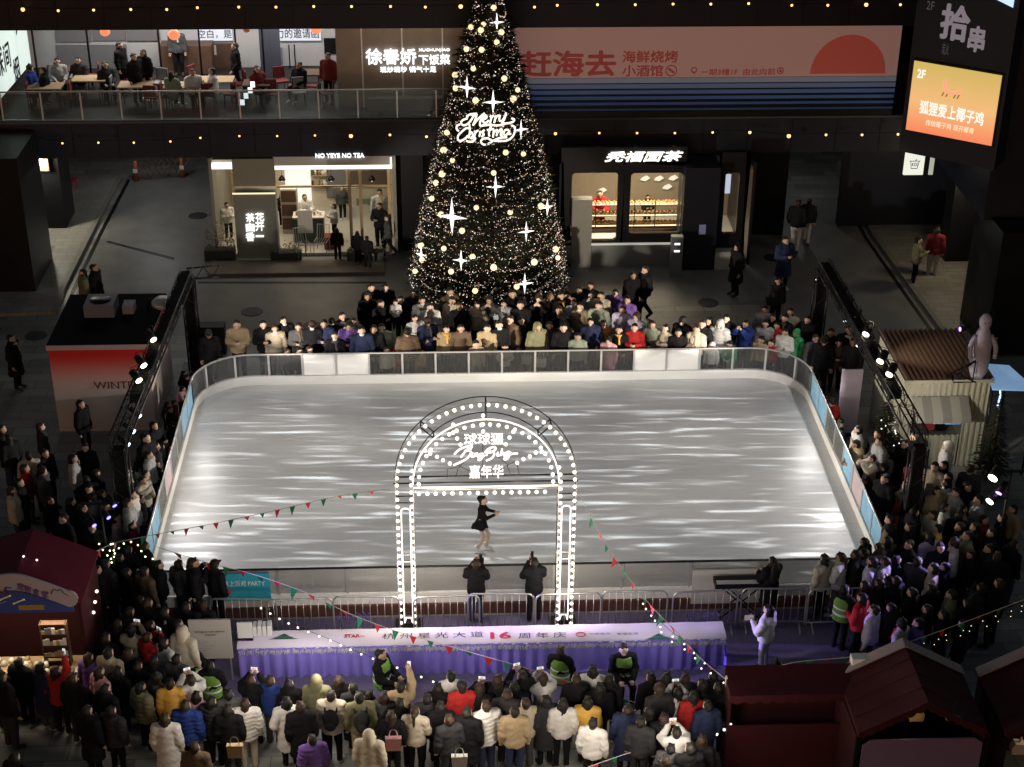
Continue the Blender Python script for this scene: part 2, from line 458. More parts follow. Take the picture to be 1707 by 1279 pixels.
# far side with its two rounded corners; the plain white panels stand where the photo shows them
pathF = corner(RX0+CR, RY1-CR, CR, 180, 90) + corner(RX1-CR, RY1-CR, CR, 90, 0)
arc = math.pi/2*CR; sx = lambda px: arc + xa(px)-(RX0+CR)
boards('rink_boards', 'clear acrylic far rink boards with rounded ends under the christmas tree', pathF,
       [(sx(510), sx(624), M_white), (sx(1055), sx(1168), M_white)], 0.955, M_alu)
boards('rink_boards', 'rink boards with blue printed panels on the red and white kiosk side', [(RX0, RY0), (RX0, RY1-CR)],
       [(.9, 3.0, M_blue), (4.2, 5.0, M_pinkp), (7.2, 8.9, M_blue)], 1.0, M_alu)
boards('rink_boards', 'rink boards with blue printed panels on the ribbed container side', [(RX1, RY0), (RX1, RY1-CR)],
       [(.8, 2.9, M_blue), (3.1, 3.7, M_pinkp), (4.0, 4.8, M_blue), (7.0, 8.9, M_blue)], 1.0, M_alu)
tF, atF, LF = boards('rink_boards', 'frosted near rink boards with a black top rail behind the lit arch', [(RX0, RY0), (RX1, RY0)],
       [(0, 99, M_frost)], 1.54, M_rail_d)
# ------------------------------------------------------------------ the two-storey arcade behind the rink
def X(px, Y=50.0, py=300): return ay(px, py, Y).x
def Z(py, Y=50.0, px=850): return ay(px, py, Y).z
M_dark = mat('dark_blue_grey_cladding', (.010,.012,.021), .5, noise=.3, nscale=2)
M_black = mat('black_metal', (.008,.008,.010), .4, .3)
M_slab = mat('dark_concrete', (.05,.05,.05), .8, noise=.3)
M_bronze = mat('brushed_bronze_panel', (.24,.20,.165), .38, .55, noise=.25, nscale=2)
M_cream = mat('cream_wall', (.55,.53,.47), .7, noise=.06)
M_wood = mat('light_oak', (.42,.30,.17), .5, noise=.25, nscale=6)
M_dwood = mat('dark_walnut', (.09,.05,.035), .5, noise=.3, nscale=5)
M_lite = emis('lit_white', (1, .97, .92), 1.6)
M_warm = emis('lit_warm', (1, .80, .52), 3.0)
M_sign = emis('sign_white', (.93, .97, 1.0), 1.5)
M_bulbw = emis('warm_bulb', (1, .55, .20), 2.4)
M_glass2 = glassm('shop_glass', (.9,.92,.92))
M_railg = glassm('railing_glass', (.72,.77,.76), haze=.04, hcol=(.5,.55,.55))
GY = 50.0
zF0, zF1, zU = Z(258), Z(200), Z(45)      # lower fascia, gallery floor edge, underside of the upper fascia
arc_ = thing('shopping_arcade', 'dark two-storey shopping arcade with gallery floor and plain fascia bands behind the rink', 'building', (0, GY, 0))
g = MB(); g.box(-22, 15.5, GY, GY+.35, zF0, zF1, M_dark)
for k in range(26): g.box(-22+k*1.45, -21.985+k*1.45, GY-.012, GY, zF0+.02, zF1-.05, M_black)
g.box(-22, 15.5, GY-.05, GY+.3, zF1, zF1+.06, M_slab)
g.build('lower_fascia', arc_)
g = MB(); g.box(-22, 15.5, GY+.36, GY+14, zF1-.28, zF1-.02, mat('dark_gallery_floor', (.022,.020,.018), .5, noise=.3)); g.build('gallery_floor', arc_)
g = MB(); g.box(-22, 15.5, GY+.36, GY+14, zF0+.02, zF0+.06, M_slab); g.build('soffit', arc_)
g = MB(); g.box(-22, 15.5, GY-.1, GY+.3, zU, zU+3.4, M_dark)
for k in range(26): g.box(-22+k*1.45, -21.985+k*1.45, GY-.112, GY-.1, zU+.02, zU+3.3, M_black)
g.build('upper_fascia', arc_)
g = MB(); g.box(-22, 15.5, GY+.31, GY+14, zU+.3, zU+.5, M_slab); g.build('upper_ceiling', arc_)
g = MB(); g.box(-30, 34, GY+15, GY+15.3, 0, 12, M_dark); g.build('rear_wall', arc_)
# pillars at the kiosk end and between the shops
for x0, x1, y0, y1 in ((X(-60, 47.3, 400),X(47, 47.3, 400),47.3,49.9), (X(52, 52.5),X(100, 52.5),52.5,54), (X(668),X(705),GY+.4,GY+1.2), (X(1250),X(1330),GY+1.5,GY+3)):
    g = MB(); g.box(x0, x1, y0, y1, 0, zF0 if y0 > 50 else zF0+1.0, M_black); g.build('pillar', arc_)

def XG(px, Y=50.0, py=105): return ay(px, py, Y).x
# glazed railing along the gallery
rl = thing('glass_railing', 'glass gallery railing with steel handrail above the milk tea shop', 'railing', (XG(560), GY+.1, zF1+.06))
zr = Z(150)
g = MB(); g.tube([(XG(-10), GY+.12, zr), (XG(792), GY+.12, zr)], .028, M_alu, 6); g.build('handrail', rl)
n_ = 12
for i in range(n_):
    a = XG(-10) + (XG(792)-XG(-10))*i/n_; b = XG(-10) + (XG(792)-XG(-10))*(i+1)/n_
    g = MB(); g.box(a+.03, b-.03, GY+.113, GY+.127, zF1+.1, zr-.05, M_railg); g.build('glass_panel', rl)
    g = MB(); g.box(a-.02, a+.02, GY+.1, GY+.14, zF1+.06, zr-.03, M_alu); g.build('post', rl)

# bronze clad wall with the lit restaurant sign
bw = thing('bronze_wall', 'bronze clad gallery wall carrying a lit white restaurant sign', 'wall', (XG(680), GY+1.3, zF1))
YB = GY+1.3
g = MB(); x0, x1 = XG(561, YB), XG(812, YB); g.box(x0, x1, YB, YB+.2, zF1+.0, zU+.3, M_bronze); g.build('cladding', bw)
for p_ in (604, 671, 738, 792):
    x = XG(p_, YB); g = MB(); g.box(x-.022, x+.022, YB-.022, YB, zF1+.02, zU+.25, M_alu); g.build('trim_strip', bw)
g = MB(); g.box(XG(612,YB), XG(738,YB), YB-.35, YB-.02, zF1+.02, zF1+.42, mat('upholstery', (.22,.18,.16), .8)); g.build('bench', bw)
def sign(name, label, items, m, Y, cat='sign', group=None, th=.03):
    o = None; g = MB()
    for body, px0, py0, px1, py1, kw in items:
        a = ay(px0, py1, Y); b = ay(px1, py0, Y)
        put_text(g, body, kw.pop('m', m), ((a.x+b.x)/2, Y, (a.z+b.z)/2), (1,0,0), (0,0,1), width=b.x-a.x, height=b.z-a.z, extrude=th, **kw)
    c = ay((items[0][1]+items[0][3])/2, items[0][4], Y)
    return single(g, name, label, cat, (c.x, c.y, c.z), group)
YS = YB-.09
sign('restaurant_sign', 'lit white characters on the bronze wall above the gallery bench', [
    ('徐春娇', 610, 81, 694, 108, dict(bold=.014)), ('下饭菜', 698, 91, 750, 108, dict(bold=.012)),
    ('XUCHUNJIAO', 698, 81, 750, 87, dict(bold=.01)), ('现炒现吵 锅气十足', 634, 111, 727, 121, dict(bold=.006))], M_sign, YS)

# restaurant behind the railing, kiosk end: lit back walls, counter, tables
rs = thing('restaurant_room', 'lit upstairs restaurant room with grey panels and a serving hatch', 'restaurant', (XG(300, 56), 56, zF1))
YR = 56.0
M_grey = mat('light_grey_panel', (.42,.42,.43), .6, noise=.06); M_dgrey = mat('mid_grey_panel', (.16,.16,.17), .6)
g = MB(); g.box(XG(0,YR), XG(566,YR), YR, YR+.2, zF1, zU+.3, M_grey); g.build('back_wall', rs)
g = MB(); g.box(XG(561,YB), XG(561,YB)+.12, YB+.2, YR, zF1, zU+.3, M_cream); g.build('side_wall', rs)
for a, b, y0, y1, m in ((95,150,50,70,M_dgrey),(155,208,50,68,M_dgrey),(212,265,50,68,M_dgrey),(100,210,75,125,M_dgrey),(275,360,75,92,M_cream),(358,392,73,140,M_dwood),(393,445,45,122,M_grey),(443,470,80,140,M_dgrey),(541,562,64,90,M_black)):
    g = MB(); p = ay(a, y1, YR-.06); q = ay(b, y0, YR-.06); g.box(p.x, q.x, YR-.06-.04*rnd.random(), YR-.01, p.z, q.z, m); g.build('wall_panel', rs)
for a, b in ((330,386),(443,534)):
    p = ay(a, 68, YR-.1); q = ay(b, 45, YR-.1)
    g = MB(); g.box(p.x, q.x, YR-.12, YR-.02, p.z, q.z, emis('slogan_white', (.8,.85,.95), .55)); g.build('slogan_panel', rs)
M_ink = mat('black_ink', (.02,.02,.025), .6)
g = MB(); p = ay(358, 57, YR-.13); put_text(g, '空白，是', M_ink, p, (1,0,0), (0,0,1), width=XG(384,YR)-XG(328,YR), height=.30, bold=.006)
p = ay(488, 56, YR-.13); put_text(g, '接力的邀请函', M_ink, p, (1,0,0), (0,0,1), width=XG(530,YR)-XG(444,YR), height=.34, bold=.006); g.build('slogan_lettering', rs)
p = ay(280, 116, YR-.12); q = ay(355, 97, YR-.12)
g = MB(); g.box(p.x, q.x, YR-.14, YR-.02, p.z, q.z, emis('menu_glow', (.75,.9,1.0), .9)); g.build('menu_screen', rs)
g = MB(); put_text(g, '3号自助餐', mat('blue_ink', (.05,.08,.3), .5), ay(328,107,YR-.15), (1,0,0), (0,0,1), width=.62, height=.16, bold=.01); g.build('menu_lettering', rs)
g = MB(); g.box(XG(275,YR), XG(360,YR), YR-.9, YR-.2, zF1, zF1+1.0, M_dwood); g.build('counter', rs)
g = MB(); p = ay(455,150,54.5); g.box(p.x-.35, p.x+.35, 54.4, 54.5, zF1+.05, zF1+2.0, mat('poster_dark', (.06,.065,.09), .5)); g.build('poster_panel', rs)
g = MB()
for px_, dx in ((484,0),(493,0)): g.box(XG(px_,YR)-.02, XG(px_,YR)+.02, YR-.2, YR-.16, Z(122,YR), Z(70,YR), M_black)
g.build('door_handle', rs)
for px_, pw in ((185, 2.4), (330, 2.6), (500, 2.2)):
    o = lamp('restaurant_ceiling_light', 'AREA', (XG(px_,53), 53.5, zU+.2), 130, (1,.95,.9), target=(XG(px_,53), 54.2, 0), size=2.2, sy=1.0)
lamp('bronze_wall_light', 'AREA', (XG(680), GY+.75, zU+.2), 12, (1,.86,.66), target=(XG(680), GY+1.2, zF1), size=3.6, sy=.2)
# calligraphy light box at the kiosk end, turned to the gallery
cl = thing('calligraphy_lightbox', 'lit white wall panel with black brush calligraphy at the gallery end', 'sign', (XG(30), 52, zF1+.4))
a0, a1 = Vector((XG(-12,51.2), 51.2, 0)), Vector((XG(52,55.4), 55.4, 0))
zz0, zz1 = zF1+.35, zU+.1
g = MB(); g.quad(a0+Vector((0,0,zz0)), a1+Vector((0,0,zz0)), a1+Vector((0,0,zz1)), a0+Vector((0,0,zz1)), emis('lightbox_white', (.80,.93,.86), .75)); 
g.quad(a0+Vector((-.1,.05,zz0)), a1+Vector((-.1,.05,zz0)), a1+Vector((-.1,.05,zz1)), a0+Vector((-.1,.05,zz1)), M_dark); g.build('panel', cl)
g = MB(); d_ = (a1-a0).normalized(); mid = (a0+a1)/2; nrm = Vector((d_.y, -d_.x, 0))
for i, ch in enumerate('人间烟火味'):
    put_text(g, ch, M_ink, a0 + (a1-a0)*(.16+.2*(i % 4)) + nrm*.02 + Vector((0,0,zz0+1.8-.75*(i % 3))), d_, (0,0,1), width=.72, height=.9, bold=.02)
g.build('lettering', cl)
# lanterns under the gallery ceiling
for px_, py_, r_, c_ in ((175,53,.17,'orange red'),(290,58,.20,'large orange'),(235,43,.10,'small red'),(313,44,.11,'small dull red'),(411,49,.12,'dark red'),(527,48,.19,'bright orange'),(462,41,.09,'tiny red')):
    p = ay(px_, py_, 52.2); e = {'o':.9,'l':.9,'s':.25,'d':.12,'b':1.0,'t':.2}[c_[0]]
    t = thing('paper_lantern', c_+' paper lantern hanging under the gallery ceiling' , 'lantern', tuple(p), 0, 'lanterns along the gallery')
    g = MB(); g.ball(p, r_, emis('lantern_'+c_.replace(' ','_'), (1,.30,.14), e), 10, 7, (1,1,.86)); g.build('shade', t)
    g = MB(); g.tube([p+Vector((0,0,r_*.8)), (p.x, p.y, zU+.28)], .008, M_black, 4); g.build('cord', t)

# dining tables and chairs upstairs
def table(x, y, z, w=.9, m=M_wood, label='', name='dining_table', group=None, h=.74):
    t = thing(name, label, 'table', (x, y, z), 0, group)
    g = MB(); g.box(x-w/2, x+w/2, y-.35, y+.35, z+h-.04, z+h, m); g.build('table_top', t)
    for sx_ in (-1,1):
        for sy_ in (-1,1):
            g = MB(); g.tube([(x+sx_*(w/2-.07), y+sy_*.29, z), (x+sx_*(w/2-.07), y+sy_*.29, z+h-.04)], .022, M_black, 5); g.build('leg', t)
    return t
def chair(x, y, z, rz, m, label, group, proto={}):
    if m.name not in proto:
        t = thing('chair', label, 'chair', (0,0,0), 0, group)
        g = MB(); g.box(-.21,.21,-.21,.21,.42,.47,m); g.build('seat', t)
        g = MB(); g.box(-.20,.20,.18,.22,.50,.88,m); g.build('backrest', t)
        for sx_ in (-1,1):
            for sy_ in (-1,1):
                g = MB(); g.tube([(sx_*.19, sy_*.19, 0), (sx_*.18, sy_*.18, .43 if sy_ < 0 else .86)], .015, M_black, 5); g.build('leg', t)
        proto[m.name] = t
    else: t = copy_tree(proto[m.name])
    t.location = (x, y, z); t.rotation_euler = (0,0,rz); tag(t, label, 'chair', group)
    return t
M_redc = mat('maroon_seat', (.16,.03,.03), .6); M_greyc = mat('grey_seat', (.22,.22,.22), .6)
for px_, Yt, lab in ((80,51.6,'dining table beside the lit calligraphy panel'),(155,52.4,'long dining table near the calligraphy panel'),(230,51.7,'dining table with two seated guests upstairs'),(305,51.6,'pale topped dining table before the serving hatch'),(365,52.2,'dining table beside the brown door upstairs')):
    table(XG(px_,Yt,175), Yt, zF1, 1.1, M_wood, 'wooden '+lab, group='dining tables along the gallery')
cn = 0
for px_, Yt, rz, m, lab in ((60,51.5,1.6,M_redc,'maroon chair beside the calligraphy panel'),(110,51.6,-1.5,M_redc,'maroon chair in front of the grey wall upstairs'),(135,52.2,1.6,M_greyc,'grey chair at the long upstairs table'),(180,52.2,-1.6,M_greyc,'grey chair turned to the upstairs guests'),
      (255,51.3,3.0,M_redc,'maroon chair with its back to the hatch table'),(280,51.4,1.5,M_redc,'maroon chair at the pale topped table'),(332,51.4,-1.5,M_redc,'maroon chair between hatch and brown door'),(350,51.5,3.1,M_redc,'maroon chair in front of the brown door'),(385,51.6,-1.5,M_redc,'maroon chair beside the brown door'),
      (452,51.5,0,M_redc,'big maroon armchair by the dark portrait poster'),(500,51.7,.2,M_greyc,'grey chair behind the glass doors'),(546,51.6,-1.3,M_redc,'maroon chair at the bronze wall end')):
    chair(XG(px_,Yt,178), Yt, zF1, rz, m, lab, 'chairs along the gallery')
for k, (px_, Yt) in enumerate(((90,53.2),(160,53.6),(215,53.0),(270,52.8),(330,53.2),(400,52.6),(430,52.2),(470,52.9),(520,52.4))):
    chair(XG(px_,Yt,165), Yt, zF1, rnd.uniform(-1.6,1.6), M_redc if k % 3 else M_greyc, '%s loose chair in the second row upstairs, %s from the calligraphy panel' % ('maroon' if k % 3 else 'grey', ORD[k]), 'chairs along the gallery')
for k, (px_, Yt) in enumerate(((120,53.5),(430,51.8),(515,52.9))):
    table(XG(px_,Yt,165), Yt, zF1, .9, M_dwood, 'dark wooden table in the second row upstairs, %s from the calligraphy panel' % ORD[k], group='dining tables along the gallery')
for k, px_ in enumerate((60,150,268,335,395,440)):
    x = XG(px_, 53.9); g = MB(); g.box(x-.03, x+.03, 53.88, 53.94, zF1, zU+.3, M_black); g.build('partition_frame', rs)
# four lit menu cards standing in a slanting row on the gallery
for i, (px_, py_) in enumerate(((404,171),(410,160),(417,151),(421,141))):
    p = ay(px_, py_, 50.6); t = MB(); t.box(p.x-.07, p.x+.07, 50.59, 50.62, p.z-.09, p.z+.09, emis('menu_card_glow', (.95,.95,1), 1.6))
    single(t, 'lit_menu_card', ('lowest','second lowest','second highest','highest')[i]+' of four lit menu cards slanting up behind the railing', 'menu card', tuple(p), 'lit menu cards behind the railing')

# the long seafood banner with its blue striped foot
YN = GY-.06
bn = thing('shop_banner', 'long pink banner with red characters, half sun and blue stripes on the gallery front', 'banner', (X(1170,YN), YN, Z(195,YN)))
M_pink = emis('emissive_pink_vinyl', (.62,.34,.28), .20); M_pinkr = emis('emissive_red_vinyl', (.50,.07,.06), .17); M_sun = emis('emissive_sun_vinyl', (.58,.10,.07), .22)  # banner prints carry a weak emission of their own colour
xb0, xb1 = X(835,YN), X(1500,YN,80)
def top(px): return 36 - 4*(px-850)/650.
g = MB(); zt, zm, zb = Z(35,YN), Z(131,YN), Z(196,YN)
g.box(xb0, xb1, YN, YN+.05, zm, zt, M_pink); g.build('printed_sheet', bn)
M_bstr = [emis('stripe_blue_%d' % i, c, .17) for i, c in enumerate(((.30,.33,.42),(.16,.20,.34),(.09,.14,.30),(.05,.11,.26),(.035,.08,.22),(.02,.05,.13)))]
g = MB(); zs = np.linspace(zm-.02, zb+.06, 7)
for i in range(6): g.box(xb0, xb1, YN-.01, YN+.04, float(zs[i+1]+(.045+.02*i)), float(zs[i]), M_bstr[i])
g.build('blue_stripe_foot', bn)
g = MB(); g.box(xb0, xb1, YN+.042, YN+.055, zb-.1, zm, M_black); g.build('backing', bn)
g = MB(); p = ay(1413, 123, YN-.012); r_ = X(1490,YN)-X(1413,YN)-.1; q = ay(1413, 58, YN-.012)
poly = [(p.x+r_*.84*math.cos(rad(a)), p.z+(q.z-p.z)*math.sin(rad(a))) for a in range(0,181,9)]
g.prism(poly, YN-.012, YN-.002, M_sun); g.build('half_sun', bn)
g = MB()
def bt(body, a, y0, b, y1, bold=.0, **kw):
    p = ay(a, y1, YN-.008); q = ay(b, y0, YN-.008)
    put_text(g, body, M_pinkr, ((p.x+q.x)/2, YN-.008, (p.z+q.z)/2), (1,0,0), (0,0,1), width=q.x-p.x, height=q.z-p.z, bold=bold, extrude=.003, **kw)
bt('赶海去', 866, 84, 1028, 129, .03); bt('海鲜烧烤', 1037, 84, 1131, 105, .02); bt('小酒馆', 1037, 108, 1106, 128, .02)
bt('一期3幢1F  由此向前', 1168, 114, 1293, 126, .01)
for c_, r1 in ((1119, 9), (1157, 4.5), (1301, 5)):
    p = ay(c_, 118 if c_ != 1157 else 117, YN-.008); rr = r1*.0193
    g.tube([(p.x+rr*math.cos(a*math.pi/9), YN-.01, p.z+rr*math.sin(a*math.pi/9)) for a in range(18)], .018, M_pinkr, 5, True)
p = ay(1301,118,YN-.01); g.prism([(p.x-.06,p.z-.04),(p.x+.06,p.z-.04),(p.x,p.z+.07)], YN-.014, YN-.004, M_pinkr)
p = ay(1119,118,YN-.01); g.bar((p.x-.10,YN-.01,p.z+.08),(p.x+.10,YN-.01,p.z-.08), .02,.07, M_pinkr)
p = ay(1157,124,YN-.01); g.prism([(p.x-.05,p.z+.09),(p.x+.05,p.z+.09),(p.x,p.z-.02)], YN-.014, YN-.004, M_pinkr)
g.build('banner_lettering', bn)

# warm festoon bulbs on the two fascia bands
fb = [(38,16,1.5),(97,18,1),(156,17,1),(218,16,1),(278,16,1),(329,13,1),(398,12,1),(460,12,1),(523,11,1),(586,11,1),(651,11,1),(709,12,1),(768,11,1.6),(830,12,.8),(891,12,1),(929,9,1),(996,8,1),(1059,8,1),(1122,7,1),(1185,7,1),(1248,6,1),(1320,9,1),(1380,9,1),(1444,8,1.5),(1501,8,1),
      (30,230,1.5),(104,239,.8),(164,238,.8),(223,238,.8),(284,236,.8),(334,230,.8),(399,227,.8),(462,227,.8),(525,226,.8),(585,227,1.5),(650,225,1),(711,228,1),(892,227,.7),(926,223,1.2),(999,222,.9),(1062,222,.9),(1125,222,.9),(1188,221,.9),(1250,221,1.2),(1315,227,1.6),(1377,225,1),(1437,225,1),(1497,224,1),
      (1671,36,1),(1666,263,.8),(1703,272,1.4)]
for row, zfix in ((0,0),(1,0)):
    pts = []
    for px_, py_, s_ in fb:
        if px_ > 1600: continue
        if (py_ > 100) != bool(row): continue
        pts.append(ay(px_, py_-3, GY-.42 - .02))
    g = MB(); pts.sort(key=lambda p: p.x); g.tube([Vector(p) for p in pts], .008, M_black, 4)
    single(g, 'festoon_cable', 'black festoon cable with warm bulbs along the %s fascia' % ('lower' if row else 'upper'), 'cable', tuple(pts[len(pts)//2]))
M_sock = M_black
def bulb_proto():
    t = thing('festoon_bulb', None, None); g = MB(); g.ball((0,0,0), .055, M_bulbw, 8, 6); g.build('bulb', t)
    g = MB(); g.lathe([(.02,.05),(.025,.09),(.012,.11)], (0,0,0), M_sock, 6); g.build('socket', t); return t
pr = bulb_proto()
def bulb_label(px_, py_, s_):
    band = 'upper' if py_ < 100 else 'lower'
    return 'warm festoon bulb on the %s fascia, ' % band
cnt = {0:0, 1:0, 2:0}
for i, (px_, py_, s_) in enumerate(sorted(fb, key=lambda a: a[0])):
    o = pr if i == 0 else copy_tree(pr)
    row = 1 if py_ > 100 else 0
    Yb = GY-.44
    if px_ > 1600: Yb = 47.0; row = 2
    o.location = ay(px_, py_, Yb); o.scale = (s_*.75,)*3
    k = cnt[row]; cnt[row] += 1
    tag(o, ('warm festoon bulb on the %s fascia, %s from the kiosk end' % (('upper','lower')[row], ORD[k])) if row < 2 else 'warm bulb beside the tall screen panel, %s from its top' % ORD[k], 'bulb', 'festoon bulbs on the arcade')
# ------------------------------------------------------------------ milk tea shop
YT = 50.15
ts = thing('milk_tea_shop', 'lit milk tea shop with white fascia sign, cream walls and oak mullions', 'shop', (X(500,YT), YT, 0))
xl, xm, xr = X(355,YT), X(458,YT), X(655,YT,330)
zt_, zl_ = Z(258,YT), Z(276,YT)
M_fasc = emis('lit_fascia_strip', (1,.96,.88), 1.4); M_fw = mat('white_fascia', (.42,.42,.40), .5)
M_rwall = mat('warm_cream_plaster', (.55,.50,.40), .7, noise=.06); M_floor2 = mat('pale_shop_floor', (.5,.48,.43), .35, noise=.08)
M_olive = mat('olive_grey_cladding', (.20,.195,.16), .5, noise=.1)
g = MB(); g.box(xm, xr, YT-.16, YT+.1, zl_+.12, zt_+.05, M_fw); g.build('fascia', ts)
g = MB(); g.box(xm, xr, YT-.17, YT+.1, zl_-.01, zl_+.11, M_fasc); g.box(xr-.05, xr, YT-.18, YT, zl_, zt_, M_fasc); g.build('light_strip', ts)
g = MB(); g.box(xl, X(392,YT), YT-.1, YT+.1, Z(276,YT), Z(268,YT), M_fasc); g.build('light_strip', ts)
g = MB(); g.box(xl-.1, xl, YT-.1, YT+4.2, 0, zt_, M_olive); g.build('side_wall', ts)
g = MB(); g.box(xr, xr+.12, YT, YT+4.2, 0, zt_, M_olive); g.build('side_wall', ts)
g = MB(); g.box(xl, xr, YT+4.2, YT+4.35, 0, zt_, M_rwall); g.build('back_wall', ts)
g = MB(); g.box(xl, xr, YT-.05, YT+4.2, .02, .12, M_floor2); g.build('shop_floor', ts)
g = MB(); g.box(xl, xr, YT+.1, YT+4.2, zl_+.15, zl_+.25, M_rwall); g.build('ceiling', ts)
pl = X(390,YT); pr_ = X(460,YT)
g = MB(); g.box(pl, pr_, YT-.55, YT-.05, .1, Z(317,YT-.5), mat('grey_sign_column', (.20,.20,.175), .5, noise=.06)); g.build('sign_column', ts)
g = MB(); g.box(pl, pr_, YT-.2, YT-.02, Z(313,YT-.5)+.02, zt_, M_olive); g.build('upper_column', ts)
g = MB(); g.box(pl-.01, pr_+.01, YT-.575, YT-.552, Z(317,YT-.5)-.03, Z(317,YT-.5)+.012, emis('warm_edge_light', (1,.86,.5), 1.3)); g.box(pl-.01, pr_+.01, YT-.575, YT-.552, .03, .075, MATS['warm_edge_light']); g.build('light_strip', ts)
for px_ in (582, 600, 648): 
    x = X(px_,YT); g = MB(); g.box(x-.05, x+.05, YT, YT+.08, .1, zl_, M_wood); g.build('mullion', ts)
g = MB(); g.box(xm, xr, YT+.01, YT+.07, Z(310,YT), Z(310,YT)+.06, M_wood); g.build('transom', ts)
g = MB(); g.box(X(552,YT)+.03, xr-.1, YT+.03, YT+.045, .14, Z(311,YT), M_glass2); g.build('glass_pane', ts)
for a, b, y0, y1, m, nm in ((478,517,285,345,emis('door_panel_glow',(1,.98,.92),.75),'door_panel'),(545,575,285,330,M_dgrey,'wall_panel'),(585,645,285,312,mat('bronze_dark',(.10,.085,.065),.5),'wall_panel'),(360,390,290,350,M_wood,'oak_panel')):  # first is a white door panel, its glow put in for shop light
    p = ay(a, y1, YT+4.1); q = ay(b, y0, YT+4.1); g = MB(); g.box(p.x, q.x, YT+4.1, YT+4.19, p.z, q.z, m); g.build(nm, ts)
# counter with stuff
cx0, cx1 = X(486,YT+1), X(536,YT+1)
g = MB(); g.box(cx0, cx1, YT+.8, YT+1.3, .12, 1.0, mat('dark_green_counter', (.05,.08,.07), .5)); g.box(cx0-.03, cx1+.03, YT+.77, YT+1.33, 1.0, 1.05, M_cream); g.build('counter', ts)
g = MB(); g.box(X(462,YT+1), X(490,YT+1), YT+1.6, YT+2.0, .12, 1.75, mat('shelf_board',(.5,.47,.4),.6))
for i in range(3): g.box(X(462,YT+1)+.03, X(490,YT+1)-.03, YT+1.57, YT+1.6, .3+i*.5, .7+i*.5, M_dwood)
g.build('shelf_unit', ts)
g = MB()
for k in range(9): 
    x = cx0+.1+(cx1-cx0-.2)*k/8; g.lathe([(.035,0),(.045,.12),(.04,.13)], (x, YT+1+.12*(k % 2), 1.05), M_white if k % 3 else M_wood, 8)
g.build('cup', ts)['kind'] = 'stuff'
g = MB(); g.box(X(492,YT-.3), X(517,YT-.3), YT-.32, YT-.28, .95, 1.75, mat('white_menu_sheet',(.6,.58,.54),.6)); g.tube([(X(504,YT),YT-.28,.1),(X(504,YT),YT-.28,1.0)], .02, M_black, 5)
single(g, 'menu_stand', 'white paper menu stand in front of the milk tea counter', 'menu stand', (X(504,YT), YT-.3, .1))
g = MB(); g.box(X(535,YT+.2), X(551,YT+.2), YT+.2, YT+.6, .12, .55, mat('red_box',(.22,.04,.03),.5)); single(g, 'red_crate', 'low dark red box beside the milk tea counter', 'crate', (X(543,YT+.2), YT+.4, .12))
lamp('tea_shop_light', 'AREA', (X(515,52), YT+1.6, zl_+.1), 110, (1,.83,.62), target=(X(515,52), YT+1.7, 0), size=3.2, sy=1.8)
lamp('tea_shop_light', 'AREA', (X(375,52), YT+1.4, zl_+.1), 18, (1,.80,.55), target=(X(375,52), YT+1.5, 0), size=.8, sy=1.2)
sign('tea_shop_sign', 'lit white capital lettering on the milk tea shop fascia', [('NO YEYE NO TEA', 526, 255.5, 607, 263.5, dict(bold=.008))], M_sign, YT-.2)
M_sgn2 = emis('column_sign_white', (1,1,.97), 1.4)
sign('column_sign', 'six lit white characters in two columns on the grey pillar', [(c, x-6.6, y-(7 if c != '一' else 1), x+6.6, y+(7 if c != '一' else 1), dict(bold=.0)) for c, x, y in (('茶',417,363),('自',417,379),('香',417,395),('花',433,362),('开',433,378),('一',433,394))], M_sgn2, YT-.59)

# shelves of jars, pendant lamps and posters inside the tea shop
for k, (px_, py_) in enumerate(((470,300),(552,300),(620,300))):
    p = ay(px_, py_, YT+3.2); t9 = thing('pendant_lamp', 'small black pendant lamp hanging inside the milk tea shop, %s from the sign column' % ORD[k], 'lamp', tuple(p), 0, 'pendant lamps in the tea shop')
    g = MB(); g.lathe([(.13,0),(.10,.08),(.03,.16)], p, M_black, 10); g.tube([p+Vector((0,0,.16)), (p.x,p.y,zl_+.15)], .008, M_black, 4); g.build('shade', t9); g = MB(); g.ball(p+Vector((0,0,-.01)), .05, emis('pendant_glow', (1,.8,.5), 2.0), 8, 5); g.build('bulb', t9)
for row in range(3):
    g = MB(); z = .9+row*.42; a_, b_ = X(518,YT+4), X(546,YT+4)
    g.box(a_, b_, YT+3.95, YT+4.19, z, z+.03, M_wood); g.build('wall_shelf', ts)
    g = MB()
    for k in range(9): x = a_+.06+(b_-a_-.12)*k/8; h = rnd.uniform(.12,.26); g.lathe([(.045,0),(.05,h*.7),(.025,h)], (x, YT+4.05, z+.03), rnd.choice((M_cream, M_wood, M_white, M_dwood, mat('jar_green', (.10,.16,.07), .4))), 7)
    g.build('jar', ts)['kind'] = 'stuff'
for px_, py_, w_, h_ in ((606,350,.5,.8),(372,312,.35,.5)):
    p = ay(px_, py_, YT+4.12); g = MB(); g.box(p.x-w_/2, p.x+w_/2, YT+4.14, YT+4.19, p.z-h_/2, p.z+h_/2, mat('poster_green', (.20,.24,.16), .5)); g.box(p.x-w_/3, p.x+w_/3, YT+4.13, YT+4.14, p.z-h_/5, p.z+h_/4, M_cream); g.build('poster', ts)
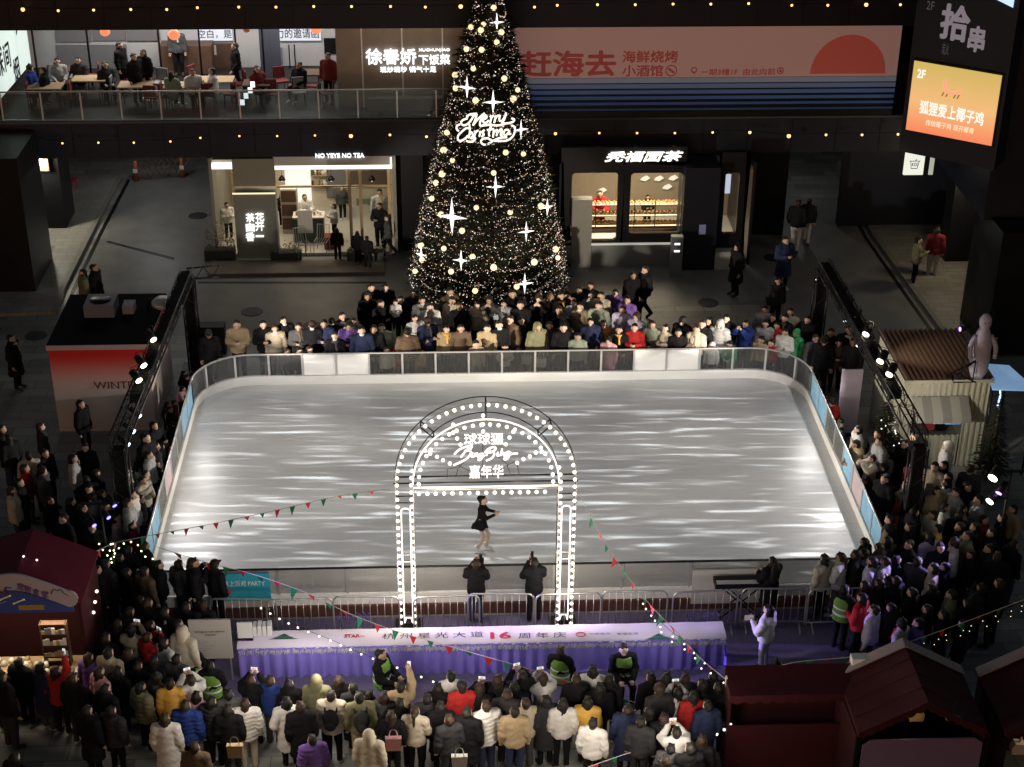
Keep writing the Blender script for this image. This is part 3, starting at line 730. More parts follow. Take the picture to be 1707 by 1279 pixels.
# planters and garden chairs in front of the tea shop
M_leafd = mat('dry_foliage', (.20,.18,.13), .8, noise=.4, nscale=12); M_plantr = mat('dark_planter', (.05,.05,.045), .6)
def bush(name, label, cx, cy, w, h, m, n=160, box=True, cat='plant', group=None):
    t = thing(name, label, cat, (cx, cy, 0), 0, group)
    g = MB()
    if box:
        g.box(cx-w/2, cx+w/2, cy-.2, cy+.2, 0.004, .38, M_plantr); g.build('planter', t); z0 = .38
    else: z0 = .05
    g = MB()
    for _ in range(n):
        p = Vector((cx+rnd.uniform(-.5,.5)*w, cy+rnd.uniform(-.22,.22), z0+abs(rnd.gauss(0,.5))*h))
        a = rnd.uniform(0, 6.28); l = rnd.uniform(.05,.14); d = Vector((math.cos(a), math.sin(a), rnd.uniform(.2,1))).normalized()*l; s = Vector((-math.sin(a), math.cos(a), 0))*l*.3
        g.add([p, p+d*.5+s, p+d, p+d*.5-s], [(0,1,2,3)], m)
    g.build('foliage', t); return t
p = az(368, 432); bush('potted_shrub', 'pale spiky shrub in a planter at the tea shop corner', p.x, p.y, 1.0, .8, M_leafd, 300)
p = az(478, 436); bush('planter_box', 'low planter of dry grasses before the tea shop seats', p.x, p.y, 1.0, .25, M_leafd, 150)
p = az(610, 436); bush('planter_box', 'low planter beside the tea shop doorway', p.x, p.y, 1.2, .2, M_leafd, 120)
g = MB(); q0, q1 = az(346,462), az(640,462); g.box(q0.x, q1.x, q0.y-.02, YT-.62, .004, .12, mat('dark_timber_deck', (.16,.13,.10), .6, noise=.35, nscale=2, bump=.2, bscale=14)); 
single(g, 'terrace_deck_edge', 'dark low timber terrace edge in front of the tea shop', 'terrace', (q0.x, q0.y, 0))
M_wire = mat('pale_wire', (.45,.47,.45), .4, .4)
def wire_chair(px_, py_, rz, label):
    p = az(px_, py_, .36); t = thing('wire_chair', label, 'chair', (p.x, p.y, .36), rz, 'wire chairs at the tea shop')
    R = Matrix.Rotation(rz, 3, 'Z'); w = lambda x, y, z: R @ Vector((x, y, z)) + Vector((p.x, p.y, .36))
    g = MB()
    for i in range(6): g.tube([w(-.2+.08*i, -.2, .43), w(-.2+.08*i, .2, .42), w(-.2+.08*i, .26, .6), w(-.19+.076*i, .3, .85)], .008, M_wire, 4)
    g.tube([w(-.21,-.21,.43), w(.21,-.21,.43), w(.21,.22,.42), w(.2,.3,.86), w(-.2,.3,.86), w(-.21,.22,.42)], .014, M_wire, 5, True); g.build('seat_shell', t)
    for a in (-.2,.2):
        for b in (-.2,.2):
            g = MB(); g.tube([w(a,b,.43), w(a*1.1,b*1.15,0)], .012, M_wire, 5); g.build('leg', t)
wire_chair(505, 425, .4, 'pale wire chair nearest the grey sign column'); wire_chair(537, 420, -.2, 'pale wire chair before the tea counter')

# ------------------------------------------------------------------ bakery
YK = 49.0
bk = thing('bakery', 'dark fronted bakery with lit rounded windows and warm bread shelves', 'shop', (X(1045,YK), YK, 0))
bx0, bx1 = X(948,YK), X(1142,YK); zb0, zb1 = Z(405,YK), Z(285,YK)
M_bfr = mat('black_lacquer', (.012,.012,.014), .3)
def rwin(px0, px1, py0, py1, Yw, name='window'):
    p, q = ay(px0, py1, Yw), ay(px1, py0, Yw); return p.x, q.x, p.z, q.z
# front wall built round its two rounded openings
wins = [rwin(951,1031,288,402,YK), rwin(1048,1139,288,390,YK)]
def frame_with_hole(g, x0, x1, z0, z1, hx0, hx1, hz0, hz1, r, ya, yb, m):
    hole = []
    for cx, cz, a0 in ((hx1-r,hz1-r,0),(hx0+r,hz1-r,90),(hx0+r,hz0+r,180),(hx1-r,hz0+r,270)):
        for k in range(5): a = rad(a0+22.5*k); hole.append((cx+r*math.cos(a), cz+r*math.sin(a)))
    outer = []
    for (hx, hz) in hole:
        cx, cz = (hx0+hx1)/2, (hz0+hz1)/2; dx, dz = hx-cx, hz-cz
        s = min((x1-cx)/dx if dx > 1e-6 else (x0-cx)/dx if dx < -1e-6 else 1e9, (z1-cz)/dz if dz > 1e-6 else (z0-cz)/dz if dz < -1e-6 else 1e9); outer.append((cx+dx*s, cz+dz*s))
    n = len(hole); v = [(a, ya, b) for a, b in hole]+[(a, ya, b) for a, b in outer]+[(a, yb, b) for a, b in hole]
    f = [(i, (i+1) % n, n+(i+1) % n, n+i) for i in range(n)] + [(i, (i+1) % n, 2*n+(i+1) % n, 2*n+i) for i in range(n)]
    g.add(v, f, m)
    for cx, cz in ((x0,z0),(x1,z0),(x1,z1),(x0,z1)):
        i = min(range(n), key=lambda k: (outer[k][0]-cx)**2+(outer[k][1]-cz)**2)
        for j in (i, (i+1) % n, (i-1) % n):
            for k in (i, (i+1) % n, (i-1) % n):
                if j < k: g.add([(cx,ya,cz),(outer[j][0],ya,outer[j][1]),(outer[k][0],ya,outer[k][1])], [(0,1,2)], m)
zlow, ztop = Z(452,YK), Z(272,YK)
mids = (wins[0][1]+wins[1][0])/2
for w, xa_, xb_ in ((wins[0], bx0-.25, mids), (wins[1], mids, bx1+.02)):
    g = MB(); frame_with_hole(g, xa_, xb_, .75, ztop, *w, .12, YK, YK+.18, M_bfr); g.build('window_frame', bk)
    g = MB(); g.box(w[0]+.01, w[1]-.01, YK+.1, YK+.115, w[2]+.01, w[3]-.01, M_glass2); g.build('window_pane', bk)
g = MB(); g.box(bx0-.25, bx1+.02, YK+.02, YK+.2, .1, .75, mat('pale_stone_base', (.35,.34,.30), .6)); g.build('plinth', bk)
g = MB(); g.box(bx0-.25, bx1+.02, YK, YK+.2, ztop, Z(250,YK)+.05, M_bfr); g.build('fascia', bk)
for x in (bx0-.3, bx1+2.2): g = MB(); g.box(x, x+.1, YK, YK+4, 0, 3.6, M_bfr); g.build('side_wall', bk)
g = MB(); g.box(bx0-.2, bx1+2.2, YK+4, YK+4.1, 0, 3.6, mat('warm_dark_wall', (.28,.23,.17), .7)); g.build('back_wall', bk)
g = MB(); g.box(bx0-.2, bx1+2.2, YK+.2, YK+4, .05, .12, M_floor2); g.build('shop_floor', bk)
g = MB(); g.box(bx0-.2, bx1+2.2, YK+.2, YK+4, 3.3, 3.4, M_rwall); g.build('ceiling', bk)
sx0, sx1 = X(985,YK+1), X(1138,YK+1)
M_bread = mat('bread_crust', (.50,.27,.10), .6, noise=.35, nscale=9); M_tray = mat('oak_tray', (.55,.40,.22), .5)
g = MB(); g.box(sx0, sx1, YK+.9, YK+1.5, .12, .95, M_dwood)
for i in range(4): g.box(sx0+.02, sx1-.02, YK+.89, YK+.9, .2+i*.19, .22+i*.19, M_bfr)
g.build('display_base', bk)
for i, z in enumerate((1.0, 1.32, 1.66)):
    g = MB(); g.box(sx0, sx1, YK+.95+.12*i, YK+1.5, z, z+.03, M_tray); g.build('bread_shelf', bk)
    g = MB(); g.box(sx0, sx1, YK+.95+.12*i, YK+.97+.12*i, z+.03, z+.05, M_warm); g.build('shelf_light', bk)
br = MB()
for i, z in enumerate((1.03, 1.35, 1.69)):
    for k in range(24):
        x = sx0+.06+(sx1-sx0-.12)*k/23+rnd.uniform(-.02,.02)
        for yy in (1.12, 1.32): br.ball((x, YK+yy+.1*i*.5, z+.04), rnd.uniform(.035,.055), M_bread, 6, 4, (1,1.3,.7))
o = br.build('bread', bk); o['kind'] = 'stuff'
for k, px_ in enumerate((995, 1060, 1095, 1138)): 
    g = MB(); x = X(px_,YK+.9); g.box(x-.015, x+.015, YK+.9, YK+.93, .95, 2.0, M_bfr); g.build('shelf_post', bk)
# white dove shaped wall cut-outs over the shelves
for k, (px_, py_) in enumerate(((1075,298),(1098,298),(1122,297),(1112,312),(1003,318))):
    p = ay(px_, py_, YK+3.9); g = MB(); g.prism([(p.x-.16,p.z-.05),(p.x+.02,p.z-.09),(p.x+.18,p.z+.02),(p.x+.06,p.z+.11),(p.x-.1,p.z+.04)], YK+3.88, YK+3.92, emis('paper_glow', (1,.93,.8), .7)); g.build('wall_cutout', bk)
lamp('bakery_light', 'AREA', (X(1060,YK), YK+1.7, 3.25), 300, (1,.80,.55), target=(X(1060,YK), YK+1.4, 0), size=3.2, sy=1.0)
lamp('bakery_light', 'AREA', (X(1220,YK), YK+1.7, 3.25), 12, (.85,.92,1), target=(X(1220,YK), YK+1.4, 0), size=.7, sy=.7)
M_sgb = emis('bakery_sign_glow', (1,.93,.80), 1.8)
sign('bakery_sign', 'glowing slanted white characters above the bakery window', [('秃福面茶', 1008, 252, 1139, 270, dict(bold=.012, shear=.28))], M_sgb, YK-.06)
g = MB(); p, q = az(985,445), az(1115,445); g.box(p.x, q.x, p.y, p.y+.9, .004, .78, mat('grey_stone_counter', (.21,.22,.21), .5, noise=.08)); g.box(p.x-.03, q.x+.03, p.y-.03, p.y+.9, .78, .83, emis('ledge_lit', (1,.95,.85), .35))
single(g, 'stone_ledge', 'grey stone ledge with a bright top edge before the bakery', 'ledge', (p.x, p.y, 0))
g = MB(); p = az(968, 447); g.box(p.x-.33, p.x+.33, p.y, p.y+.35, .004, 2.4, mat('pale_grey_stone', (.24,.235,.205), .5, noise=.1)); single(g, 'stone_slab', 'tall pale stone slab at the tree side of the bakery', 'panel', (p.x, p.y, 0))
# dark pillar and side window
p0, p1 = X(1142,48.6), X(1201,48.6)
g = MB(); g.box(p0, p1, 48.6, 49.9, 0, zF0, M_dark); q = ay(1171,383,48.58); g.box(q.x-.11, q.x+.11, 48.585, 48.6, q.z-.17, q.z+.17, emis('pillar_plate', (.35,.35,.6), .12)); single(g, 'square_pillar', 'dark square pillar with a small violet plate beside the bakery', 'pillar', ((p0+p1)/2, 48.6, 0))
sw = rwin(1203,1234,288,390,YK)
g = MB(); frame_with_hole(g, p1, X(1250,YK), .1, ztop+.3, *sw, .1, YK, YK+.18, M_bfr); g.build('window_frame', bk)
g = MB(); g.box(sw[0]+.01, sw[1]-.01, YK+.1, YK+.115, sw[2]+.01, sw[3]-.01, M_glass2); g.build('window_pane', bk)
g = MB(); p = ay(1211,305,YK+.3); g.box(p.x-.13, p.x+.13, YK+.25, YK+.3, p.z-.35, p.z+.3, emis('price_list_glow', (.75,.8,1), .8)); g.build('price_list', bk)
g = MB(); g.box(p1, X(1236,YK), YK-.4, YK-.02, .004, .62, mat('pale_step', (.45,.44,.4), .6)); single(g, 'stone_step', 'small pale stone step below the narrow bakery window', 'step', (X(1218,YK), YK-.2, 0))
# grey service post
p = az(1125, 460); t = thing('service_post', 'grey rectangular service post with two white lights before the bakery', 'post', (p.x, p.y, 0))
g = MB(); g.box(p.x-.19, p.x+.19, p.y-.12, p.y+.12, .004, 1.42, mat('grey_steel_post', (.22,.22,.24), .45, .2)); g.build('body', t)
for z in (1.18, .93): 
    g = MB(); g.box(p.x-.09, p.x+.09, p.y-.135, p.y-.12, z-.03, z+.03, emis('post_light', (.9,.95,1), 1.6)); g.build('light', t)
# ------------------------------------------------------------------ the big christmas tree
TB = az(817, 474); TB = Vector((1.42, 47.75, 0)); TR0, TH = 2.52, 10.9
def trad(z): return TR0*(1-z/TH)*(1.0 + .10*math.sin(math.pi*min(1, z/TH)))
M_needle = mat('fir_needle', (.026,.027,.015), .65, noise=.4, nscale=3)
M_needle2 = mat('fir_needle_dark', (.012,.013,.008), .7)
M_bark = mat('bark', (.06,.04,.03), .9)
tree = thing('christmas_tree', 'towering conical christmas tree covered in fairy lights behind the rink', 'christmas tree', tuple(TB))
g = MB(); g.lathe([(.22,0),(.18,3),(.10,8),(.04,10.7)], TB, M_bark, 10); g.build('trunk', tree)
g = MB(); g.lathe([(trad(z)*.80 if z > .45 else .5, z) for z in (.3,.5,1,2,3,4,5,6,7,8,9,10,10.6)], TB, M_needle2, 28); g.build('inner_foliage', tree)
R5 = random.Random(3)
g = MB()
for i in range(16500):
    z = TH*(1-math.sqrt(R5.random()))*1.0
    if z < .25 or z > 10.75: z = R5.uniform(.3, 9)
    a = R5.uniform(0, 2*math.pi)
    layer = .5+.5*math.sin(z*11.0)
    r = trad(z)*(R5.uniform(.78, 1.0)+.07*layer*(.4+.6*math.sin(a*5+z*2.3)**2))
    p = TB + Vector((r*math.cos(a), r*math.sin(a), z))
    out = Vector((math.cos(a), math.sin(a), R5.uniform(-.35,.30))).normalized()
    l = R5.uniform(.10,.24) if R5.random() > .07 else R5.uniform(.26,.40); tang = Vector((-math.sin(a), math.cos(a), R5.uniform(-.5,.5))).normalized()
    for k in range(2):
        d = (out + tang*R5.uniform(-.9,.9)).normalized()*l; s = d.cross(Vector((R5.uniform(-1,1),R5.uniform(-1,1),1))).normalized()*l*.13
        g.add([p-d*.3, p+d*.35+s, p+d, p+d*.35-s], [(0,1,2,3)], M_needle)
g.build('crown', tree)
# fairy lights: nobody could count them
ML = [emis('fairy_white', (1,.95,.90), 2.0), emis('fairy_gold', (1,.66,.36), 1.4), emis('fairy_rose', (1,.60,.56), 1.4), emis('fairy_dim', (1,.80,.62), .6), emis('fairy_green', (.5,.9,.6), .5)]
g = MB()
for i in range(7200):
    z = TH*(1-math.sqrt(R5.random()))
    if z < .2: continue
    a = R5.uniform(math.pi*.80, math.pi*2.20); r = trad(z)*R5.uniform(.96,1.06)+.02
    if i % 2:                                            # wound on as strings
        tz = z*2.6; z = (math.floor(tz) + .12*math.sin(a*9+math.floor(tz)) + (a/6.283) + R5.gauss(0,.05))/2.6; z = min(max(z,.2),10.6); r = trad(z)*1.02
    p = TB+Vector((r*math.cos(a), r*math.sin(a), z)); s = R5.choice((.008,.009,.011,.013,.018))
    rr = R5.random(); warm = .5+.35*math.sin(z*1.7+a*3)
    m = ML[3] if rr < .42 else ML[0] if rr < .60 else ML[2] if rr < .74 else ML[1] if rr < .84+.13*warm else ML[4]
    g.add([p+Vector(q)*s for q in ((1,0,0),(-1,0,0),(0,1,0),(0,-1,0),(0,0,1),(0,0,-1))], [(0,2,4),(2,1,4),(1,3,4),(3,0,4),(2,0,5),(1,2,5),(3,1,5),(0,3,5)], m)
tag(g.build('fairy_lights', loc=tuple(TB)), 'thousands of tiny white and gold fairy lights over the tree', 'fairy lights', kind='stuff')
g = MB(); Mb1 = mat('silver_pink_bauble', (.75,.60,.60), .18, .9); Mb2 = mat('bronze_bauble', (.45,.28,.16), .2, .9)
for i in range(230):
    z = TH*(1-math.sqrt(R5.random()))
    if z < .3: continue
    a = R5.uniform(math.pi*.95, math.pi*2.05); r = trad(z)*1.02
    g.ball(TB+Vector((r*math.cos(a), r*math.sin(a), z)), R5.uniform(.035,.06), R5.choice((Mb1,Mb1,Mb2)), 8, 5)
tag(g.build('baubles', loc=tuple(TB)), 'small shiny silver pink and bronze baubles over the tree', 'baubles', kind='stuff')

def on_tree(px, py, k=1.03):
    """where the sight line meets the cone (or passes nearest its edge)"""
    d = ray(px, py).normalized(); best = None
    for i in range(600):
        p = CPOS + d*(48 + i*.02); q = p-TB
        if 0 < q.z < TH:
            e = math.hypot(q.x, q.y) - trad(q.z)*k
            if best is None or e < best[0]: best = (e, p.copy())
            if e < 0: return p
    return best[1]
R2 = lambda l: [(430+x/3.97, y/3.97) for x, y in l]; R6 = lambda l: [(430+x/3.97, 320+y/3.97) for x, y in l]
R7 = lambda l: [(860+x/3.97, 320+y/3.97) for x, y in l]; R3 = lambda l: [(860+x/3.97, y/3.97) for x, y in l]
globes = R2([(1410,180),(1475,200),(1610,215),(1580,280),(1380,325),(1480,330),(1425,455),(1630,520),(1305,497),(1308,585),(1440,665),(1690,655),(1250,878),(1228,995),(1287,1062),(1640,1010),(1560,1145),(1178,1210)]) \
  + R6([(1445,105),(1350,258),(1670,135),(1230,375),(1420,430),(1085,450),(1040,525),(1278,528),(1560,500),(1437,655),(1078,355),(1212,150),(1150,45)]) + R7([(165,95),(262,380),(122,465),(5,628)]) + R3([(50,1020)]) + [(806,40),(823,13),(863,150),(737,290),(930,430)]
M_globe = emis('globe_glow', (1,.78,.47), 1.35)
M_gdim = emis('globe_dim', (.9,.75,.5), .55)
gp = thing('globe_light', None, None); g = MB(); g.ball((0,0,0), .105, M_globe, 12, 8); g.build('globe', gp); g = MB(); g.lathe([(.03,.10),(.035,.13),(.02,.14)], (0,0,0), M_alu, 8); g.build('cap', gp)
globes.sort(key=lambda q: -q[1])
gl_n = {}
for i, (px_, py_) in enumerate(globes):
    o = gp if i == 0 else copy_tree(gp); p = on_tree(px_, py_, 1.05); o.location = p
    o.scale = (.72+.28*rnd.random()*(1 if py_ > 120 else .6),)*3
    zone = 'near the foot' if py_ > 400 else 'below the lettering' if py_ > 245 else 'level with the lettering' if py_ > 185 else 'above the lettering' if py_ > 110 else 'near the tip'
    side = 'tea shop side' if px_ < 806-15 else 'bakery side' if px_ > 826 else 'middle'
    k = gl_n.get((zone, side), 0); gl_n[(zone, side)] = k+1
    tag(o, 'warm globe light %s of the tree, %s, %s one upward' % (zone, side, ORD[k]), 'globe light', 'globe lights on the christmas tree')
# four-pointed stars
stars = [(430+1580/3.97, 148/3.97, 12, 'highest'), (430+1385/3.97, 580/3.97, 15,'second highest'), (430+1556/3.97, 676/3.97, 16,'third highest'), (430+1572/3.97, 1235/3.97, 15,'just under the lettering'),
         (860+32/3.97, 858/3.97, 13,'beside the lettering'), (430+1285/3.97, 320+165/3.97, 25,'largest'), (430+1345/3.97, 320+452/3.97, 14,'lower tea shop side'), (430+1083/3.97, 320+415/3.97, 11,'outermost tea shop side'),
         (860+67/3.97, 320+262/3.97, 14,'bakery side middle'), (860+57/3.97, 320+606/3.97, 15,'lowest'), (860+205/3.97, 320+100/3.97, 12,'outermost bakery side')]
M_star = emis('star_glow', (1,.96,.90), 1.8)
for px_, py_, r_, lab in stars:
    p = on_tree(px_, py_, 1.06); s = r_/50.0; n = (p-TB); n.z = 0; n = n.normalized() if n.length > .1 else Vector((0,-1,0))
    n = (n+Vector((0,-.9,0))).normalized(); X_ = Vector((-n.y, n.x, 0)) * (1 if n.y < 0 else -1); tilt = -.1
    t = thing('star_light', 'four-pointed glowing star on the christmas tree, %s' % lab + ' one', 'star light', tuple(p), 0, 'star lights on the christmas tree')
    pts = []
    for k in range(8):
        a = k*math.pi/4; 
        if k % 2 == 0: rr = s*(1.25 if k in (2, 6) else 1.0)
        else: rr = s*.20
        pts.append((rr*math.cos(a), rr*math.sin(a)))
    v = [p + X_*a + Vector((0,0,1))*b + n*.02 for a, b in pts] + [p+n*.10, p-n*.04]
    g = MB(); g.add(v, [(k, (k+1) % 8, 8) for k in range(8)]+[((k+1) % 8, k, 9) for k in range(8)], M_star); g.build('star_body', t)
    g = MB(); g.tube([p-n*.02, p-n*.35], .012, M_black, 4); g.build('bracket', t)
# Merry Christmas in neon script
strokes = [[(420,255),(400,300),(340,320),(305,370),(340,415),(410,400),(480,330),(545,220)],[(590,208),(470,222),(400,262)],[(585,215),(560,310),(515,420)],[(525,405),(620,290),(725,200)],[(715,212),(665,300),(640,380),(650,425),(720,412),(850,402)],
 [(700,315),(760,280),(745,238),(705,270),(690,340),(735,375),(800,330)],[(820,250),(842,275),(822,372)],[(840,295),(865,255),(892,250)],[(905,250),(918,275),(895,372)],[(918,295),(950,250),(985,242)],
 [(1000,235),(985,320),(1030,340),(1085,262)],[(1105,192),(1078,300),(1040,378),(1150,378),(1230,352),(1252,312),(1200,292)],[(640,432),(800,408),(950,420),(1090,392)],
 [(475,480),(400,468),(320,530),(255,600),(250,672),(305,692),(380,650),(425,600)],[(285,398),(232,430),(226,480),(262,522)],[(452,402),(462,520),(440,645)],[(442,600),(490,540),(515,600),(480,650),(560,640),(520,700),(440,708),(398,690)],
 [(540,520),(556,545),(540,622)],[(556,560),(585,520),(615,512)],[(650,520),(630,615)],[(722,500),(680,540),(712,580),(668,622)],[(838,432),(800,550),(812,612)],[(765,502),(885,482)],
 [(890,500),(872,632)],[(890,545),(940,500),(955,520),(935,605)],[(955,545),(1020,490),(1030,520),(1010,590),(1045,600)],[(1155,500),(1095,500),(1060,560),(1098,595),(1150,545),(1165,505)],[(1165,505),(1155,570),(1195,565)],
 [(1200,420),(1262,452),(1252,560),(1200,640),(1100,692),(960,692),(860,690),(780,648),(690,660),(658,712),(712,762),(800,740),(900,680),(1000,640),(1125,630)]]
q0 = on_tree(812, 215, 1.06)
YM = q0.y - .12
t = thing('neon_lettering', 'glowing Merry Christmas script mounted on the front of the tree', 'sign', (q0.x, YM, q0.z))
g = MB()
for st in strokes:
    g.tube(smooth_line([ay(740+x/10.67, 170+y/10.67, YM) for x, y in st], 4), .030, emis('script_glow', (1,.92,.78), 1.35), 6)
g.build('neon_tube', t)
g = MB()
for x, y in ((430,350),(700,420),(1050,385),(330,600),(900,640),(1200,640)): p = ay(740+x/10.67, 170+y/10.67, YM); g.tube([p, p+Vector((0,.5,0))], .012, M_black, 4)
g.build('bracket', t)
# the tree's own glow
for z in (1.6, 3.6, 5.8):
    for a in (-150, -90, -30):
        r = trad(z)+.35; lamp('tree_globe_glow', 'POINT', TB+Vector((r*math.cos(rad(a)), r*math.sin(rad(a)), z)), 3.2, (1,.74,.48), size=.12)
# ------------------------------------------------------------------ lit arch
AY = 29.3
AXc, AZs = .80, 3.88
arch = thing('light_arch', 'tall white arch outlined with round bulbs and neon lettering at the rink edge', 'arch', (AXc, AY, 0))
M_frame = mat('arch_frame_white', (.55,.55,.53), .4, .3); M_fdark = mat('arch_frame_dark', (.03,.03,.03), .4, .3)
M_bulb = emis('arch_bulb', (1,.90,.76), 2.2); M_neon = emis('arch_neon', (1,.95,.88), 1.5)
ro, ri = 1.90, 1.52
def apath(r, zb=0.0, n=28, y=AY):
    return [Vector((AXc-r, y, zb))] + [Vector((AXc+r*math.cos(rad(180-180*i/n)), y, AZs+r*math.sin(rad(180-180*i/n)))) for i in range(n+1)] + [Vector((AXc+r, y, zb))]
for yy in (AY-.13, AY+.13):
    g = MB(); g.tube(apath(ro+.015, 0, 28, yy), .012, M_frame if yy < AY else M_fdark, 6); g.tube(apath(ri+.02, 0, 28, yy), .012, M_frame if yy < AY else M_fdark, 6); g.build('frame_tube', arch)
for a in range(0, 181, 45):
    g = MB(); c, s = math.cos(rad(a)), math.sin(rad(a))
    for yy in (AY-.13, AY+.13): g.tube([(AXc+(ri+.02)*c, yy, AZs+(ri+.02)*s), (AXc+(ro+.015)*c, yy, AZs+(ro+.015)*s)], .016, M_fdark, 5)
    for r in (ri+.02, ro+.015): g.tube([(AXc+r*c, AY-.13, AZs+r*s), (AXc+r*c, AY+.13, AZs+r*s)], .016, M_fdark, 5)
    g.build('brace', arch)
for sx_ in (-1, 1):
    for z in (.1, .35, 1.9, 3.40, 3.88):
        g = MB()
        for yy in (AY-.13, AY+.13): g.tube([(AXc+sx_*(ri+.02), yy, z), (AXc+sx_*(ro+.015), yy, z)], .014, M_fdark if z > 3 or z < .4 else M_frame, 5)
        for r in (ri+.02, ro+.015): g.tube([(AXc+sx_*r, AY-.13, z), (AXc+sx_*r, AY+.13, z)], .014, M_frame, 5)
        g.build('brace', arch)
g = MB()
for yy in (AY-.13, AY+.13): g.tube([(AXc-ro-.05, yy, AZs), (AXc+ro+.05, yy, AZs)], .018, M_fdark, 6); g.tube([(AXc-ri, yy, AZs-.16), (AXc+ri, yy, AZs-.16)], .018, M_frame, 6)
g.build('crossbar', arch)
g = MB()
for sx_ in (-1,1): 
    x = AXc+sx_*(ri+ro)/2; g.box(x-.30, x+.30, AY-.35, AY+.35, .004, .035, M_fdark)
    g.box(x-.12, x+.12, AY-.1, AY+.1, .035, .22, M_fdark)
g.build('base_plate', arch)
g = MB(); yn = AY-.165
g.tube(apath(ri+.02, AZs-.02, 28, yn)[1:-1], .018, M_neon, 6); g.tube([(AXc-ri, yn, AZs-.09), (AXc+ri, yn, AZs-.09)], .018, M_neon, 6)
for sx_ in (-1,1):
    x = AXc+sx_*(ri+ro)/2; 
    g.tube(smooth_line([(x-.095, yn, .50),(x-.095, yn, 3.0),(x-.095, yn, 3.20),(x-.05, yn, 3.27),(x+.05, yn, 3.27),(x+.095, yn, 3.20),(x+.095, yn, 3.0),(x+.095, yn, .50),(x+.05, yn, .44),(x-.05, yn, .44)], 3, True), .016, M_neon, 6, True)
g.build('neon_tube', arch)
# bulbs in rows along the arch
yb_ = AY-.17; bl = []
def along(pts, step):
    out = []; carry = 0.0
    for a, b in zip(pts, pts[1:]):
        L = (b-a).length; s = carry
        while s < L: out.append(a+(b-a)*(s/L)); s += step
        carry = s-L
    return out
bl += along(apath(ro-.02, .12, 40, yb_), .178)
bl += along(apath(ri+.06, .12, 40, yb_), .178)[:24] + along(apath(ri+.06, .12, 40, yb_), .178)[-24:]
bl += along(apath(ri-.10, AZs, 40, yb_)[1:-1], .178)
bl += along([Vector((AXc-ri+.1, yb_, AZs-.24)), Vector((AXc+ri-.1, yb_, AZs-.24))], .178)
for st in ([(1105,440),(1140,462),(1185,483),(1225,505),(1270,527)],[(1292,270),(1292,323),(1318,362),(1340,402)],[(1490,210),(1490,268),(1490,315)],[(1690,318),(1665,355),(1640,400)]):
    bl += [ay(430+x/3.97, 640+y/3.97, yb_) for x, y in st]
for st in ([(172,450),(132,455),(92,480),(50,498),(8,523)],):
    bl += [ay(860+x/3.97, 640+y/3.97, yb_) for x, y in st]
bl.sort(key=lambda p: -p.z)
proto = None
bp_ = MB(); bp_.ball((0,0,0), .034, M_bulb, 8, 6)
bmesh_ = None
for i, p in enumerate(bl[:100]):
    if proto is None:
        g = MB(); g.ball(p, .041, M_bulb, 8, 6); proto = g.build('bulb', arch); p0_ = p
    else:
        o = proto.copy(); COL.objects.link(o); o.parent = arch; o.location = p-p0_
g = MB()
for p in bl[100:]: g.ball(p, .041, M_bulb, 8, 6)
g.build('bulb_row', arch)['kind'] = 'stuff'
g = MB()
for p in bl: g.lathe([(.02,0),(.024,.012)], (p.x, p.y+.03, p.z-.006), M_fdark, 6)
g.build('bulb_socket', arch)['kind'] = 'stuff'
# neon writing inside the arch
g = MB(); ys = AY-.12
def at_(x, y): return ay(730+x/10.66, 690+y/10.66, ys)
for st in [[(290,722),(360,650),(480,590),(600,570),(575,625),(470,665)],[(558,600),(470,690),(408,772)],[(470,662),(560,650),(582,700),(530,780),(420,850),(278,912)],[(620,690),(592,755),(640,765)],[(662,700),(650,762)],[(655,740),(700,700),(702,758),(742,750)],[(800,702),(742,722),(752,762),(805,715),(775,800),(722,822),(742,780),(830,742)],
           [(830,692),(900,622),(980,590),(1030,612),(990,660),(900,690)],[(930,622),(882,690),(860,742)],[(900,690),(982,680),(1002,720),(950,790),(858,832)],[(1072,680),(1050,735),(1092,745)],[(1142,622),(1112,742)],[(1120,720),(1170,690),(1172,742),(1200,730)],[(1272,670),(1212,692),(1222,732),(1290,680),(1242,790),(1182,812),(1202,770),(1312,712),(1422,702)]]:
    g.tube(smooth_line([at_(x, y) for x, y in st], 4), .021, M_neon, 6)
def arch_txt(body, x0, y0, x1, y1):
    a, b = at_(x0, y1), at_(x1, y0); put_text(g, body, M_neon, ((a.x+b.x)/2, ys-.01, (a.z+b.z)/2), (1,0,0), (0,0,1), width=b.x-a.x, height=b.z-a.z, bold=.006, extrude=.012)
arch_txt('球球猩', 465, 335, 1165, 545); arch_txt('嘉年华', 560, 900, 1165, 1140)
g.build('neon_lettering', arch)
g = MB()
for st in [[(160,1170),(170,1020),(350,980)],[(320,1165),(360,1000),(560,790)],[(280,910),(560,1050)],[(1060,790),(1260,950)],[(1100,1010),(1380,880)],[(1300,1130),(1230,950)],[(1450,1120),(1400,900)],[(800,1200),(800,300)]]:
    g.tube([at_(x, y)+Vector((0,.08,0)) for x, y in st], .007, M_fdark, 4)
g.build('hanging_wire', arch)
for p_, e in (((AXc-1.72, AY-.5, 1.6), 60), ((AXc+1.72, AY-.5, 1.6), 60), ((AXc-.9, AY-.5, AZs-.3), 65), ((AXc+.9, AY-.5, AZs-.3), 65), ((AXc, AY+.5, AZs+1.2), 14)):
    lamp('arch_bulb_glow', 'POINT', p_, e, (1,.86,.68), size=.25)

